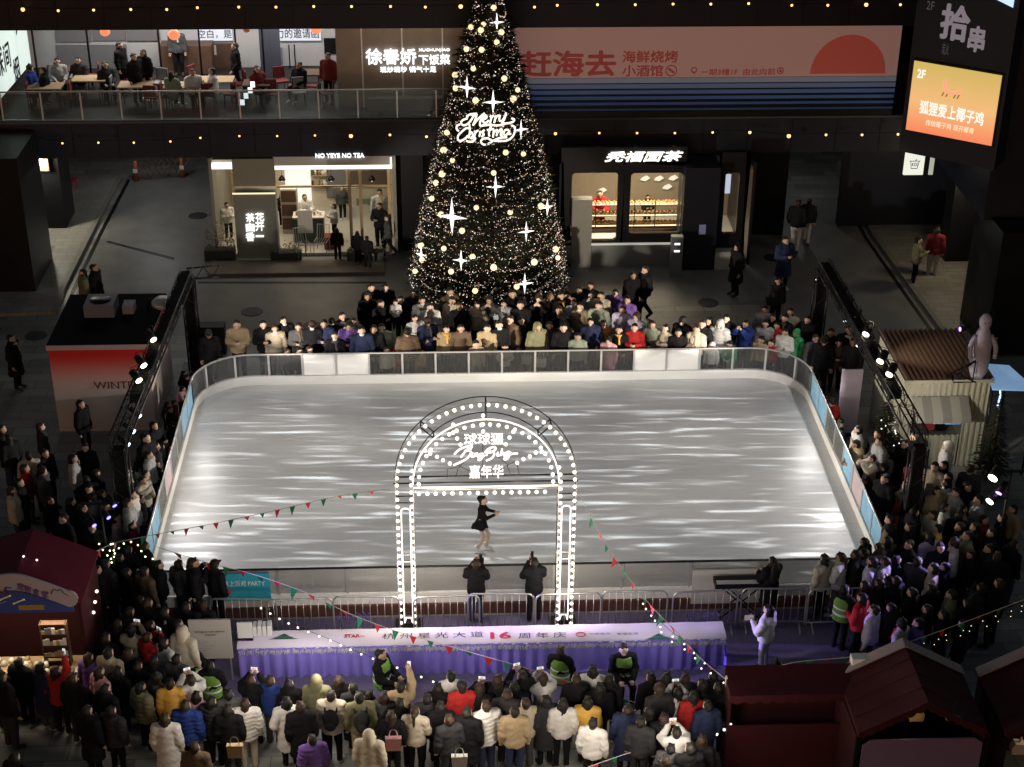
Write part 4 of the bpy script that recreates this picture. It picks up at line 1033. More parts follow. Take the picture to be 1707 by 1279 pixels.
# ------------------------------------------------------------------ crowd barriers before the rink
M_steel = mat('galvanised_steel', (.50,.50,.50), .35, .7, noise=.1)
def make_barrier():
    t = thing('crowd_barrier', None, None)
    w, h = .72, 1.06
    g = MB(); g.tube(smooth_line([(-w,0,.10),(-w,0,.5),(-w,0,.9),(-w+.05,0,1.02),(-w+.15,0,h),(0,0,h),(w-.15,0,h),(w-.05,0,1.02),(w,0,.9),(w,0,.5),(w,0,.10)], 3), .021, M_steel, 6); g.tube([(-w,0,.17),(w,0,.17)], .018, M_steel, 6); g.build('frame', t)
    for k in range(8):
        x = -w+.16*(k+1); g = MB(); g.tube([(x,0,.17),(x,0,h-.02)], .009, M_steel, 5); g.build('bar', t)
    for x in (-w+.12, w-.12):
        g = MB(); g.tube([(x,-.28,.02),(x,-.24,.05),(x,0,.16),(x,.24,.05),(x,.28,.02)], .016, M_steel, 5); g.build('foot', t)
    return t
bproto = make_barrier()
bars = [(408,-.05),(502,.04),(612,-.03),(745,.03),(835,-.04),(946,.02),(1056,-.02),(1172,.04),(1286,-.03),(1395,.02)]
for i, (px_, rz) in enumerate(bars):
    o = bproto if i == 0 else copy_tree(bproto)
    p = ay(px_, 1042, 29.08); o.location = (p.x, 29.08+.05*(i % 2)*(-1), 0); o.rotation_euler = (0,0,rz)
    tag(o, 'galvanised crowd barrier before the rink, %s from the info board' % ORD[i], 'crowd barrier', 'crowd barriers along the rink')
for px_, lab in ((589,'violet outlined step warning sign on the barrier nearest the info board'),(1170,'violet outlined step warning sign below the keyboard player')):
    p = ay(px_, 1027, 29.0); g = MB(); put_text(g, '小心台阶', emis('violet_outline', (.30,.22,.85), .35), (p.x, 28.98, p.z), (1,0,0), (0,0,1), width=.78, height=.20, bold=.01)
    put_text(g, '小心台阶', mat('deep_violet', (.03,.02,.08), .5), (p.x, 28.972, p.z), (1,0,0), (0,0,1), width=.77, height=.19)
    for dx in (-.3, .3): g.bar((p.x+dx, 29.0, p.z-.16), (p.x+dx, 29.0, p.z+.1), .012, .012, M_black)
    single(g, 'step_sign', lab, 'sign', (p.x, 29, p.z))
# printed boards standing before the near rink boards
def standing(name, label, px0, py0, px1, py1, Y, m, cat, extra=None):
    a, b = ay(px0, py1, Y), ay(px1, py0, Y); t = thing(name, label, cat, ((a.x+b.x)/2, Y, 0))
    g = MB(); g.box(a.x, b.x, Y-.02, Y+.02, a.z, b.z, m); g.build('panel', t)
    g = MB()
    for x in (a.x+.06, b.x-.06): g.box(x-.015, x+.015, Y+.02, Y+.05, 0.004, b.z-.05, M_steel)
    g.build('support', t)
    if extra: extra(t, a, b, Y)
    return t
def teal_extra(t, a, b, Y):
    g = MB(); put_text(g, '冰上派对 PARTY', mat('poster_white', (.75,.8,.8), .5), ((a.x+b.x)/2, Y-.026, a.z+(b.z-a.z)*.72), (1,0,0), (0,0,1), width=(b.x-a.x)*.8, height=.16, bold=.01)
    g.box(a.x, b.x, Y-.03, Y-.021, a.z, a.z+.16, mat('poster_sand', (.55,.45,.38), .5))
    g.ball((a.x+.2, Y-.03, a.z+.42), .07, mat('poster_red', (.6,.06,.05), .5), 8, 5, (1,.1,1)); g.build('print', t)
standing('rink_poster', 'teal printed poster board at the kiosk end of the near rink boards', 368, 955, 449, 1012, 29.84, M_teal, 'poster', teal_extra)
def white_extra(t, a, b, Y):
    g = MB(); put_text(g, '冰场须知', mat('poster_blue', (.18,.30,.55), .5), (a.x+(b.x-a.x)*.47, Y-.026, a.z+(b.z-a.z)*.62), (1,0,0), (0,0,1), width=.62, height=.22, bold=.02)
    for i in range(5): g.box(a.x+.5+.05*i, a.x+1.15, Y-.026, Y-.021, a.z+.12+.06*i, a.z+.14+.06*i, mat('poster_pale_pink', (.6,.45,.48), .5))
    g.build('print', t)
standing('rink_poster', 'wide white poster board with blue characters behind the keyboard player', 1151, 948, 1292, 1006, 29.84, mat('poster_paper', (.62,.60,.56), .5), 'poster', white_extra)
# keyboard on its stand
p = az(1262, 1050); kx, ky = ay(1243,990,29.5).x, 29.55
t = thing('keyboard_piano', 'black stage keyboard on a crossed stand facing the rink', 'keyboard', (kx, ky, 0))
g = MB(); g.box(kx-.72, kx+.42, ky-.17, ky+.17, .86, .98, mat('black_keyboard', (.015,.015,.017), .35)); g.build('body', t)
g = MB(); 
for i in range(36): g.box(kx-.68+i*.0295, kx-.655+i*.0295, ky-.16, ky-.02, .98, .992, M_white)
g.build('keys', t)
g = MB()
for yy in (-.12,.12): g.tube([(kx-.55, ky+yy, .02),(kx+.3, ky+yy, .85)], .018, M_black, 5); g.tube([(kx+.3, ky+yy, .02),(kx-.55, ky+yy, .85)], .018, M_black, 5)
g.build('stand', t)

# ------------------------------------------------------------------ long draped table
M_cloth = mat('white_satin_cloth', (.74,.68,.82), .5, noise=.05, nscale=3); M_skirt = mat('violet_satin_skirt', (.27,.22,.76), .28, noise=.15, nscale=2.0, spec=.5)
M_fur = mat('white_fluffy_garland', (.62,.60,.64), .9, noise=.2)
tx0, tx1 = ay(398, 1070, 27.9).x, ay(1206, 1065, 27.9).x
tyf, tyb, TZ = 27.74, 28.22, .82
t = thing('banquet_table', 'long table with white lettered top cloth and pleated violet skirt before the arch', 'table', ((tx0+tx1)/2, (tyf+tyb)/2, 0))
g = MB(); g.box(tx0, tx1, tyf, tyb, TZ-.05, TZ-.005, M_wood); g.build('table_top', t)
for i in range(6):
    x = tx0+.2+(tx1-tx0-.4)*i/5
    for yy in (tyf+.08, tyb-.08): g = MB(); g.tube([(x, yy, 0.004), (x, yy, TZ-.05)], .02, M_steel, 5); g.build('leg', t)
g = MB(); N = 120
for j in range(N):
    a = tx0-.02+(tx1-tx0+.04)*j/N; b = tx0-.02+(tx1-tx0+.04)*(j+1)/N
    za, zb2 = TZ+.002+.004*math.sin(j*.7), TZ+.002+.004*math.sin(j*.7+.7)
    g.add([(a,tyb+.02,za),(b,tyb+.02,zb2),(b,tyf-.02,zb2),(a,tyf-.02,za),(a,tyf-.035,TZ-.085+.012*math.sin(j*1.3)),(b,tyf-.035,TZ-.085+.012*math.sin(j*1.3+1.3))], [(0,1,2,3),(3,2,5,4)], M_cloth, True)
g.add([(tx1+.02,tyb+.02,TZ+.002),(tx1+.02,tyf-.02,TZ+.002),(tx1+.06,tyf-.03,.32),(tx1+.05,tyb+.02,.36)], [(0,1,2,3)], M_cloth); g.build('top_cloth', t)
g = MB(); N = 620; v = []; f = []
Rk = random.Random(5); ph = 0; amp = .03
for j in range(N+1):
    ph += Rk.uniform(.22,.62); xx = tx0+(tx1-tx0)*j/N
    d = math.sin(ph)*.5+.5
    for z, k in ((TZ-.05,.25),(.5,.7),(.25,1.0),(.03,1.15)): v.append((xx, tyf-.03-.085*d*k*(.75+.25*math.sin(xx*1.7))-.012*k*math.sin(xx*3), z))
for j in range(N):
    for k in range(3): f.append((j*4+k, (j+1)*4+k, (j+1)*4+k+1, j*4+k+1))
g.add(v, f, M_skirt, True)
v = []; f = []; N2 = 60; ph = 0
for j in range(N2+1):
    ph += Rk.uniform(.4,.9); d = math.sin(ph)*.5+.5
    for z, k in ((TZ-.05,.25),(.5,.7),(.25,1.0),(.03,1.15)): v.append((tx1+.02+.045*d*k, tyf-.03+(tyb-tyf)*j/N2, z))
for j in range(N2):
    for k in range(3): f.append((j*4+k, (j+1)*4+k, (j+1)*4+k+1, j*4+k+1))
g.add(v, f, M_skirt, True)
g.build('pleated_skirt', t)
g = MB()
for j in range(1500):
    x = tx0+Rk.random()*(tx1-tx0); l = Rk.uniform(.02,.085); p = Vector((x, tyf-.05-Rk.random()*.03, TZ-.075-Rk.random()*.05)); d = Vector((Rk.uniform(-.5,.5), -.5, -1)).normalized()*l
    g.add([p, p+d+Vector((.006,0,0)), p+d-Vector((.006,0,0)), p+Vector((.014,0,0))], [(0,1,2,3)], M_fur)
g.build('fringe', t)
g = MB(); M_txt = mat('print_black', (.03,.03,.04), .6); M_txr = mat('print_red', (.45,.03,.05), .6); M_txg = mat('print_green', (.02,.10,.08), .6)
def top_txt(body, px0, px1, py, h, m, **kw):
    a, b = az(px0, py, TZ+.012), az(px1, py, TZ+.012); put_text(g, body, m, ((a.x+b.x)/2, a.y, TZ+.014), (1,0,0), (0,1,0), width=b.x-a.x, height=h, **kw)
top_txt('杭州星光大道', 637, 806, 1061, .20, M_txt, space=1.5); top_txt('16', 817, 852, 1060, .24, M_txr, bold=.03); top_txt('周年庆', 864, 944, 1060, .20, M_txt, space=1.5)
top_txt('STAR', 574, 600, 1061, .12, M_txr, bold=.03); top_txt('AVENUE', 600, 608, 1061, .05, M_txr); top_txt('华联星光', 982, 1018, 1057, .06, M_txt); top_txt('幸福生活', 1028, 1064, 1057, .07, M_txt)
c_ = az(968, 1058, TZ+.014); g.tube([(c_.x+.10*math.cos(k*.52), c_.y+.07*math.sin(k*.52), TZ+.016) for k in range(12)], .012, M_txr, 4, True)
for px_ in (472, 1097):
    c_ = az(px_, 1061, TZ+.014)
    for k in range(3): g.add([(c_.x-.32+.1*k, c_.y-.10+.05*k, TZ+.015+.001*k), (c_.x+.34-.1*k, c_.y-.10+.05*k, TZ+.015+.001*k), (c_.x+.02, c_.y+.0+.05*k, TZ+.015+.001*k)], [(0,1,2)], M_txg if k != 1 else mat('print_green2', (.05,.20,.15), .6))
g.build('printed_lettering', t)
# lamps of the violet moving heads wash the carpet; the skirt's violet is its own satin
M_carp = mat('dark_event_carpet', (.13,.11,.21), .85, noise=.2)
g = MB(); g.box(-6.4, 10.2, 26.6, 29.75, .004, .010, M_carp); tag(g.build('event_carpet'), kind='structure')

# ------------------------------------------------------------------ small things around the table
def info_extra(t, a, b, Y):
    g = MB(); put_text(g, '杭州星光大道16周年庆', M_ink, ((a.x+b.x)/2, Y-.026, a.z+(b.z-a.z)*.70), (1,0,0), (0,0,1), width=(b.x-a.x)*.72, height=.05)
    put_text(g, '活动须知', M_ink, ((a.x+b.x)/2, Y-.026, a.z+(b.z-a.z)*.62), (1,0,0), (0,0,1), width=.22, height=.05)
    for i in range(6): g.box(a.x+.12, a.x+.30+.07*((i*5) % 4), Y-.026, Y-.021, a.z+.16+.055*i, a.z+.175+.055*i, mat('print_grey', (.3,.3,.3), .6))
    g.build('lettering', t)
standing('info_board', 'pale poster board with dark lines of text at the table end', 320, 1032, 383, 1098, 27.6, mat('poster_warm_paper', (.45,.42,.40), .6), 'notice board', info_extra)
p = ay(408, 1062, 27.7)
g = MB(); a, b = ay(398,1072,27.95), ay(420,1036,27.95); g.box(a.x, b.x, 27.9, 27.94, a.z, b.z, M_white); g.box(a.x, b.x, 27.90, 28.05, a.z-.02, a.z+.16, mat('lilac_print', (.45,.38,.65), .5)); put_text(g, '星光', mat('print_purple', (.25,.08,.35), .5), ((a.x+b.x)/2, 27.892, a.z+.09), (1,0,0), (0,0,1), width=.2, height=.09, bold=.02)
single(g, 'gift_box', 'white and lilac printed gift box at the info board end of the table', 'box', (a.x, 27.9, a.z))
g = MB(); a, b = ay(422,1056,28.0), ay(453,1040,28.0)
for k in range(4): g.box(a.x+(b.x-a.x)*k/4+.01, a.x+(b.x-a.x)*(k+1)/4-.01, 27.9, 28.1, a.z, b.z+.02*(k % 2), M_white)
single(g, 'paper_cups', 'row of small white cartons behind the gift box on the table', 'cartons', (a.x, 28, a.z))
# ------------------------------------------------------------------ lighting trusses along both long sides
M_truss = mat('black_truss_tube', (.03,.03,.034), .35, .6)
def truss(fn, label, posts, cross=None):
    a, b = fn(0), fn(1); t = thing('lighting_truss', label, 'truss', (a.x, a.y, 0), 0, 'lighting trusses')
    w = .17
    g = MB()
    for dx in (-w, w):
        for dz in (0, -2*w): g.tube([a+Vector((dx,0,dz)), b+Vector((dx,0,dz))], .026, M_truss, 6)
    g.build('chord', t)
    p_, q_ = fn(.22)-Vector((0,0,w)), fn(.99)-Vector((0,0,w)); g = MB(); g.bar(p_, q_, .27, .25, mat('black_drape', (.006,.006,.007), .9)); g.build('cable_tray', t)
    g = MB(); n = 22
    for i in range(n):
        p, q = fn(i/n), fn((i+1)/n); s = 1 if i % 2 else -1
        g.tube([p+Vector((-w*s,0,0)), q+Vector((w*s,0,0))], .011, M_truss, 4)
        for dx in (-w, w): g.tube([p+Vector((dx,0,0 if s > 0 else -2*w)), q+Vector((dx,0,-2*w if s > 0 else 0))], .011, M_truss, 4); g.tube([p+Vector((dx,0,0)), p+Vector((dx,0,-2*w))], .009, M_truss, 4)
        g.tube([p+Vector((-w,0,0)), p+Vector((w,0,0))], .009, M_truss, 4)
    g.build('lattice', t)
    for tt in posts:
        p = fn(tt); g = MB()
        for dx in (-w, w):
            for dy in (-w, w): g.tube([(p.x+dx,p.y+dy,0.03),(p.x+dx,p.y+dy,TRUSSZ-2*w)], .026, M_truss, 5)
        for k in range(8):
            z0, z1 = .1+k*.34, .1+(k+1)*.34; s = 1 if k % 2 else -1
            for dy in (-w, w): g.tube([(p.x-w*s,p.y+dy,z0),(p.x+w*s,p.y+dy,z1)], .011, M_truss, 4)
            for dx in (-w, w): g.tube([(p.x+dx,p.y-w*s,z0),(p.x+dx,p.y+w*s,z1)], .011, M_truss, 4)
        g.box(p.x-.13, p.x+.13, p.y-.13, p.y+.13, .03, TRUSSZ-2*w, mat('black_drape', (.006,.006,.007), .9)); g.build('tower', t)
        g = MB(); g.box(p.x-.4, p.x+.4, p.y-.4, p.y+.4, .004, .03, M_truss); g.build('base_plate', t)
    if cross: g = MB(); [g.tube([b+Vector((0,0,dz)), b+Vector((cross,0.15,dz))], .026, M_truss, 5) for dz in (0,-2*w)]; [g.tube([b+Vector((cross*i/4,.04*i,-2*w*(i%2))), b+Vector((cross*(i+1)/4,.04*(i+1),-2*w*((i+1)%2)))], .012, M_truss, 4) for i in range(4)]; g.build('outrigger', t)
    return t
truss(TL, 'black box lighting truss above the kiosk side of the rink', (0, 1), .9)
truss(TR, 'black box lighting truss above the container side of the rink', (0, 1))
M_lens = emis('fixture_lens', (1,.86,.62), 5.0); M_lensb = emis('fixture_lens_blue', (.55,.72,1), 9.0); M_lens0 = emis('fixture_lens_small', (.9,.9,1), 3.0)
def fixture(px, py, Xp, lens, label, aim, size=.12, group='stage lights under the trusses'):
    d = ray(px, py); p = CPOS + d*((Xp-CPOS.x)/d.x)
    t = thing('stage_light', label, 'stage light', tuple(p), 0, group)
    ax = Vector(aim).normalized(); g = MB(); g.tube([p-ax*.32, p-ax*.02], size*1.15, M_black, 10); g.build('housing', t)
    g = MB(); g.tube([p-ax*.02, p+ax*.012], size, lens, 10); g.build('lens', t)
    s = ax.cross(Vector((0,0,1))).normalized()*(size*1.3); c = p-ax*.17
    g = MB(); g.tube([c-s, c-s+Vector((0,0,.25)), c+s+Vector((0,0,.25)), c+s], .012, M_black, 4); g.build('yoke', t)
for k, (px_, py_) in enumerate(((256,567),(240,610),(232,635))): fixture(px_, py_, -7.45, M_lens, 'warm glowing stage light on the kiosk side truss, %s from the far end' % ORD[k], (.55,-.6,-.45), .085)
for k, (px_, py_) in enumerate(((233,694),(223,720),(214,742))): fixture(px_, py_, -7.50, M_lensb, 'narrow bluish stage light on the kiosk side truss, %s from the far end' % ORD[k], (.75,-.45,-.45), .055)
for k, (px_, py_) in enumerate(((1443,558),(1467,603),(1482,625))): fixture(px_, py_, 10.85, M_lens, 'warm glowing stage light on the container side truss, %s from the far end' % ORD[k], (-.5,-.6,-.45), .092)
for k, (px_, py_) in enumerate(((1361,466),(1368,480),(1401,493),(1412,513),(1408,536),(1424,532),(1429,577),(1450,590))): fixture(px_, py_, 10.85, M_lens0, 'small dim stage light on the container side truss, %s from the far end' % ORD[k], (-.6,-.5,-.5), .035)
# the fixtures' own light on the crowd at the far boards
for x_ in (-7.0, 10.5):
    for tx_ in (-3.4, 1.5, 6.4): lamp('truss_spot', 'SPOT', (x_, 35.6, 2.68), 4800, (1,.88,.72), target=(tx_, 42.6, 2.05), size=.1, angle=26, blend=.6)

for yy in (33.4, 37.2):
    lamp('truss_spot', 'SPOT', (10.5, 36.6, 2.68), 9000, (1,.9,.78), target=(-8.2, yy, 1.6), size=.1, angle=20, blend=.8)
    lamp('truss_spot', 'SPOT', (-7.0, 36.6, 2.68), 9000, (1,.9,.78), target=(11.5, yy-.4, 1.6), size=.1, angle=20, blend=.8)
lamp('truss_spot', 'SPOT', (11.0, 33.2, 2.75), 260, (1,.92,.76), target=(12.8, 35.9, 1.7), size=.1, angle=60, blend=.7)
lamp('truss_spot', 'SPOT', (10.9, 37.2, 3.6), 160, (1,.80,.55), target=(12.8, 37.2, 2.6), size=.1, angle=60, blend=.8)
# ------------------------------------------------------------------ red and white kiosk
def gradient_print(name, c0, c1, z0, z1):
    m = bpy.data.materials.new(name); m.use_nodes = True; t = m.node_tree; b = t.nodes['Principled BSDF']
    tc = t.nodes.new('ShaderNodeTexCoord'); sp = t.nodes.new('ShaderNodeSeparateXYZ'); mr = t.nodes.new('ShaderNodeMapRange'); mr.interpolation_type = 'SMOOTHSTEP'
    mr.inputs[1].default_value = z0; mr.inputs[2].default_value = z1
    mx = t.nodes.new('ShaderNodeMix'); mx.data_type = 'RGBA'; mx.inputs[6].default_value = (*c0,1); mx.inputs[7].default_value = (*c1,1)
    t.links.new(tc.outputs['Object'], sp.inputs[0]); t.links.new(sp.outputs[2], mr.inputs[0]); t.links.new(mr.outputs[0], mx.inputs[0]); t.links.new(mx.outputs[2], b.inputs['Base Color'])
    b.inputs['Roughness'].default_value = .5; MATS[name] = m; return m
M_kio = gradient_print('red_to_white_print', (.60,.52,.50), (.50,.015,.015), 1.1, 2.35)
kx0, kx1, ky0, ky1, kz = -10.45, -7.86, 38.45, 41.6, 2.6
t = thing('kiosk', 'red to white printed box kiosk with dark flat roof beside the rink', 'kiosk', ((kx0+kx1)/2, ky0, 0))
g = MB(); g.box(kx0, kx1, ky0, ky1, .004, kz-.1, M_kio); g.build('wall', t)
g = MB(); g.box(kx0-.04, kx1+.04, ky0-.04, ky1+.04, kz-.1, kz, mat('dark_roof_sheet', (.005,.005,.006), .9, spec=.1)); g.box(kx0-.04, kx1+.04, ky0-.05, ky0-.035, kz-.12, kz+.02, mat('kiosk_trim', (.4,.3,.3), .5)); g.build('roof', t)
g = MB(); g.box(-9.8,-9.0,40.1,40.9,kz,kz+.35, mat('roof_unit', (.16,.16,.19), .5)); g.box(-8.8,-8.5,40.3,40.7,kz,kz+.25, mat('roof_unit2', (.25,.25,.28), .5)); g.tube([(-9.4,40.5,kz+.351),(-9.4,40.5,kz+.37)], .28, M_black, 16); g.build('air_conditioner', t)
g = MB(); put_text(g, 'WINTER', mat('sign_dark_red', (.12,.03,.03), .5), (ay(196,642,ky0-.01).x, ky0-.012, ay(196,642,ky0).z), (1,0,0), (0,0,1), width=1.25, height=.22); g.build('lettering', t)
g = MB()
for k in range(6):
    a = k*math.pi/3; c = Vector((kx1+.012, 39.1, 1.62)); g.bar(c, c+Vector((0, .28*math.cos(a), .28*math.sin(a))), .02, .05, M_ink)
g.build('snowflake_print', t)
g = MB(); p = Vector((kx1-.3, 40.6, kz)); g.tube(smooth_line([p, p+Vector((.1,-.1,.35)), p+Vector((.4,-.2,.42))], 3), .03, M_black, 6); g.ball(p+Vector((.45,-.25,.32)), .30, mat('spot_reflector', (.5,.48,.46), .3, .3), 12, 8, (1,1.2,.5)); single(g, 'flood_lamp', 'big pale flood lamp head on the kiosk roof corner', 'flood lamp', tuple(p))
g = MB(); p = ay(345,470,43.0); g.box(p.x-.38, p.x+.38, 42.9, 43.3, .004, .9, mat('black_flightcase', (.012,.014,.02), .6)); single(g, 'flight_case', 'black flight case behind the kiosk side truss end', 'case', (p.x, 43.1, 0))

# ------------------------------------------------------------------ container, canopy, figure and firs
cx0, cx1, cy0, cy1, cz = 11.66, 13.85, 35.85, 38.6, 2.6
M_ribw = mat('cream_ribbed_steel', (.42,.41,.33), .5, .1, noise=.08); M_ribr = mat('brown_ribbed_roof', (.17,.12,.10), .32, .5, noise=.2)
t = thing('container_kiosk', 'cream ribbed container kiosk with brown ribbed roof and striped awning', 'kiosk', ((cx0+cx1)/2, cy0, 0))
g = MB(); n = 30
v = []; f = []
def ribs(x0, x1, n, d): 
    out = []
    for i in range(n): 
        u = x0+(x1-x0)*i/n; s = (x1-x0)/n; out += [(u, 0), (u+.3*s, 0), (u+.45*s, d), (u+.85*s, d)]
    return out+[(x1, 0)]
pr_l = ribs(cx0, cx1, 15, .05)
def wallrib(z0, z1, xa_, xb_):
    P = [(x, y) for x, y in pr_l if xa_-.001 <= x <= xb_+.001]; b = [(x, cy0+y, z) for z in (z0, z1) for x, y in P]; k = len(P)
    g.add(b, [(i, i+1, k+i+1, k+i) for i in range(k-1)], M_ribw)
wallrib(2.02, cz, cx0, cx1); wallrib(.02, 2.02, cx0, cx0+.33); wallrib(.02, 2.02, 13.25, cx1); wallrib(.02, .95, cx0+.33, 13.25)
g.box(cx0, cx0+.05, cy0+.06, cy1, .02, cz, M_ribw); g.box(cx1-.05, cx1, cy0+.06, cy1, .02, cz, M_ribw); g.box(cx0, cx1, cy1-.05, cy1, .02, cz, M_ribw); g.build('wall', t)
g = MB(); P = ribs(cx0-.06, cx1+.06, 17, .05); k = len(P); b = [(x, y, cz+.01+z) for y in (cy0-.08, cy1+.05) for x, z in P]; g.add(b, [(i, i+1, k+i+1, k+i) for i in range(k-1)], M_ribr); g.box(cx0-.06, cx1+.06, cy0-.08, cy0-.05, cz-.08, cz+.02, M_ribw); g.build('roof', t)
g = MB(); g.box(cx0+.34, 13.24, cy0+.9, cy0+.95, .95, 2.02, mat('kiosk_inside', (.10,.09,.10), .7)); g.build('inner_wall', t)
g = MB()
for i in range(6):
    x0 = cx0+.2+1.45*i/6; m = mat('awning_grey', (.20,.195,.18), .8) if i % 2 else mat('awning_light', (.30,.295,.26), .8)
    g.add([(x0,cy0-.02,2.12),(x0+1.45/6,cy0-.02,2.12),(x0+1.45/6,cy0-.5,1.72),(x0,cy0-.5,1.72),(x0+1.45/6,cy0-.5,1.60),(x0,cy0-.5,1.60)], [(0,1,2,3),(3,2,4,5)], m)
g.build('awning', t)
g = MB(); p = ay(1571,694,cy0-.1); g.box(p.x-.22, p.x+.22, cy0-.14, cy0-.1, p.z-.2, p.z+.18, emis('pink_sheet_lit', (.75,.62,.70), .35)); put_text(g, '冰鞋租赁', mat('pink_ink', (.6,.05,.2), .5), (p.x, cy0-.145, p.z), (1,0,0), (0,0,1), width=.36, height=.10, bold=.01); g.build('paper_sign', t)
g = MB(); p = ay(1592,700,cy0+.4); g.box(p.x-.2, p.x+.2, cy0+.5, cy0+.53, p.z-.2, p.z+.25, emis('blue_screen', (.10,.35,.6), .5)); g.build('screen', t)
g = MB(); p = ay(1555,705,cy0+.2); g.box(p.x-.18, p.x+.1, cy0+.3, cy0+.5, .95, 1.6, mat('red_fridge', (.25,.03,.04), .4)); g.build('cooler', t)
# pale blue canopy and the tube beside it
a_ = [az(1640,606,2.5), az(1682,609,2.6), az(1728,650,2.5), az(1655,648,2.4)]
g = MB(); g.add([p for p in a_]+[p-Vector((0,0,.05)) for p in a_], [(0,1,2,3),(7,6,5,4),(0,4,5,1),(1,5,6,2),(2,6,7,3),(3,7,4,0)], emis('blue_canopy_lit', (.30,.52,.85), .42))
for p in a_: g.tube([p-Vector((0,0,.05)), (p.x,p.y,.004)], .03, M_black, 5)
single(g, 'canopy', 'pale blue flat canopy beside the ribbed container', 'canopy', (a_[0].x, a_[0].y, 0))
g = MB(); p = ay(1665,664,36.0); g.tube([p+Vector((-.02,0,.3)), p+Vector((.03,0,.1)), p+Vector((0,0,-.25))], .02, emis('tube_blue', (.4,.7,1), 3.0), 6); g.tube([p+Vector((0,0.02,-.25)), (p.x, 36.02, .004)], .015, M_black, 4); single(g, 'light_tube', 'bent pale blue light tube under the blue canopy', 'light tube', tuple(p))
fx = az(1628,630,2.62)
t = thing('inflatable_figure', 'tall pale violet inflatable figure standing on the container roof', 'figure', (fx.x, fx.y, cz))
g = MB(); Mi = mat('pale_inflatable', (.42,.40,.50), .6, noise=.08); o_ = Vector((fx.x, fx.y, cz+.06))
g.lathe([(.16,0),(.24,.2),(.25,.6),(.22,1.0),(.17,1.25),(.12,1.38),(.15,1.5),(.15,1.62),(.09,1.72),(.02,1.76)], o_, Mi, 14); g.build('body', t)
for s in (-1,1):
    g = MB(); g.tube(smooth_line([o_+Vector((s*.18,0,1.15)), o_+Vector((s*.32,-.1,.9)), o_+Vector((s*.3,-.2,.6))], 3), .08, Mi, 8, r1=.05); g.build('arm', t)
g = MB()
for s in (-1,1): g.ball(o_+Vector((s*.05,-.14,1.56)), .018, M_ink, 6, 4)
g.build('eye', t)
g = MB()
for a, b in (((-.15,-.3,0),(-.6,-.3,.25)),((-.6,-.3,.25),(-.2,-.3,.6)),((-.2,-.3,.6),(-.2,-.3,0)),((-.6,.2,0),(-.6,-.3,.25)),((-.6,.2,0),(-.2,-.3,.6)),((-.7,-.3,0),(-.1,-.3,0)),((-.7,-.3,.04),(-.7,.2,.04))): g.tube([o_+Vector(a), o_+Vector(b)], .018, M_black, 4)
single(g, 'steel_bracket', 'dark steel bracing frame beside the inflatable figure', 'frame', tuple(o_+Vector((-.4,-.3,0))))
p = ay(1601,549,fx.y)
t = thing('violet_spot', 'small violet glowing spot lamp beside the inflatable figure', 'spot lamp', tuple(p))
g = MB(); g.tube([p, p+Vector((.22,.05,.0))], .06, M_black, 8); g.tube([p+Vector((.2,0,0)), (p.x+.2, fx.y, cz)], .015, M_black, 4); g.build('housing', t)
g = MB(); g.tube([p-Vector((.02,0,0)), p], .055, emis('violet_lens', (.45,.12,1), 8.0), 8); g.build('lens', t)
def fir(px, py, h, label, Y, n=700, lights=10):
    p = ay(px, py, Y); c = Vector((p.x, Y, 0)); t = thing('fir_tree', label, 'fir tree', tuple(c), 0, 'small dark firs on the container side')
    g = MB(); g.lathe([(.06,0),(.05,h*.5),(.01,h)], c, M_bark, 8); g.build('trunk', t)
    g = MB()
    for i in range(n):
        z = .25+(h-.25)*(1-math.sqrt(R5.random())); a = R5.uniform(0,6.283); ly = (z*3.2) % 1.0
        r = (h-z)/h*.62*(1.05-.5*ly)*R5.uniform(.5,1); q = c+Vector((r*math.cos(a), r*math.sin(a), z)); out = Vector((math.cos(a), math.sin(a), -.25)); l = R5.uniform(.10,.2); s = Vector((-math.sin(a), math.cos(a), 0))*l*.18
        g.add([q-out*l*.4, q+s, q+out*l, q-s], [(0,1,2,3)], M_needle)
    g.build('crown', t)
    if lights:
        g = MB()
        for i in range(lights): z = R5.uniform(.6,h*.9); a = R5.uniform(3.3,6.1); r = (h-z)/h*.6; g.ball(c+Vector((r*math.cos(a), r*math.sin(a), z)), .018, ML[0], 6, 4)
        g.build('tree_lights', t)
fir(1478, 700, 2.1, 'dark fir with a few lights under the container side truss', 36.0)
fir(1497, 735, 1.7, 'lower dark fir before the ribbed container corner', 34.8, 500, 6)
fir(1660, 720, 2.6, 'dark fir under the pale blue canopy', 35.2, 600, 0)
# stacked white panels behind the crowd on this side
p = ay(1411,708,37.6); t = thing('roll_up_banner', 'tall pale lilac panel standing behind the rink crowd on the container side', 'banner', (p.x, 37.6, 0))
g = MB(); g.box(p.x-.28, p.x+.28, 37.58, 37.62, .08, 2.0, mat('lilac_panel', (.55,.50,.62), .5, noise=.15, nscale=5))
g.build('panel', t); g = MB(); g.box(p.x-.3, p.x+.3, 37.5, 37.7, .004, .08, M_black); g.build('base', t)
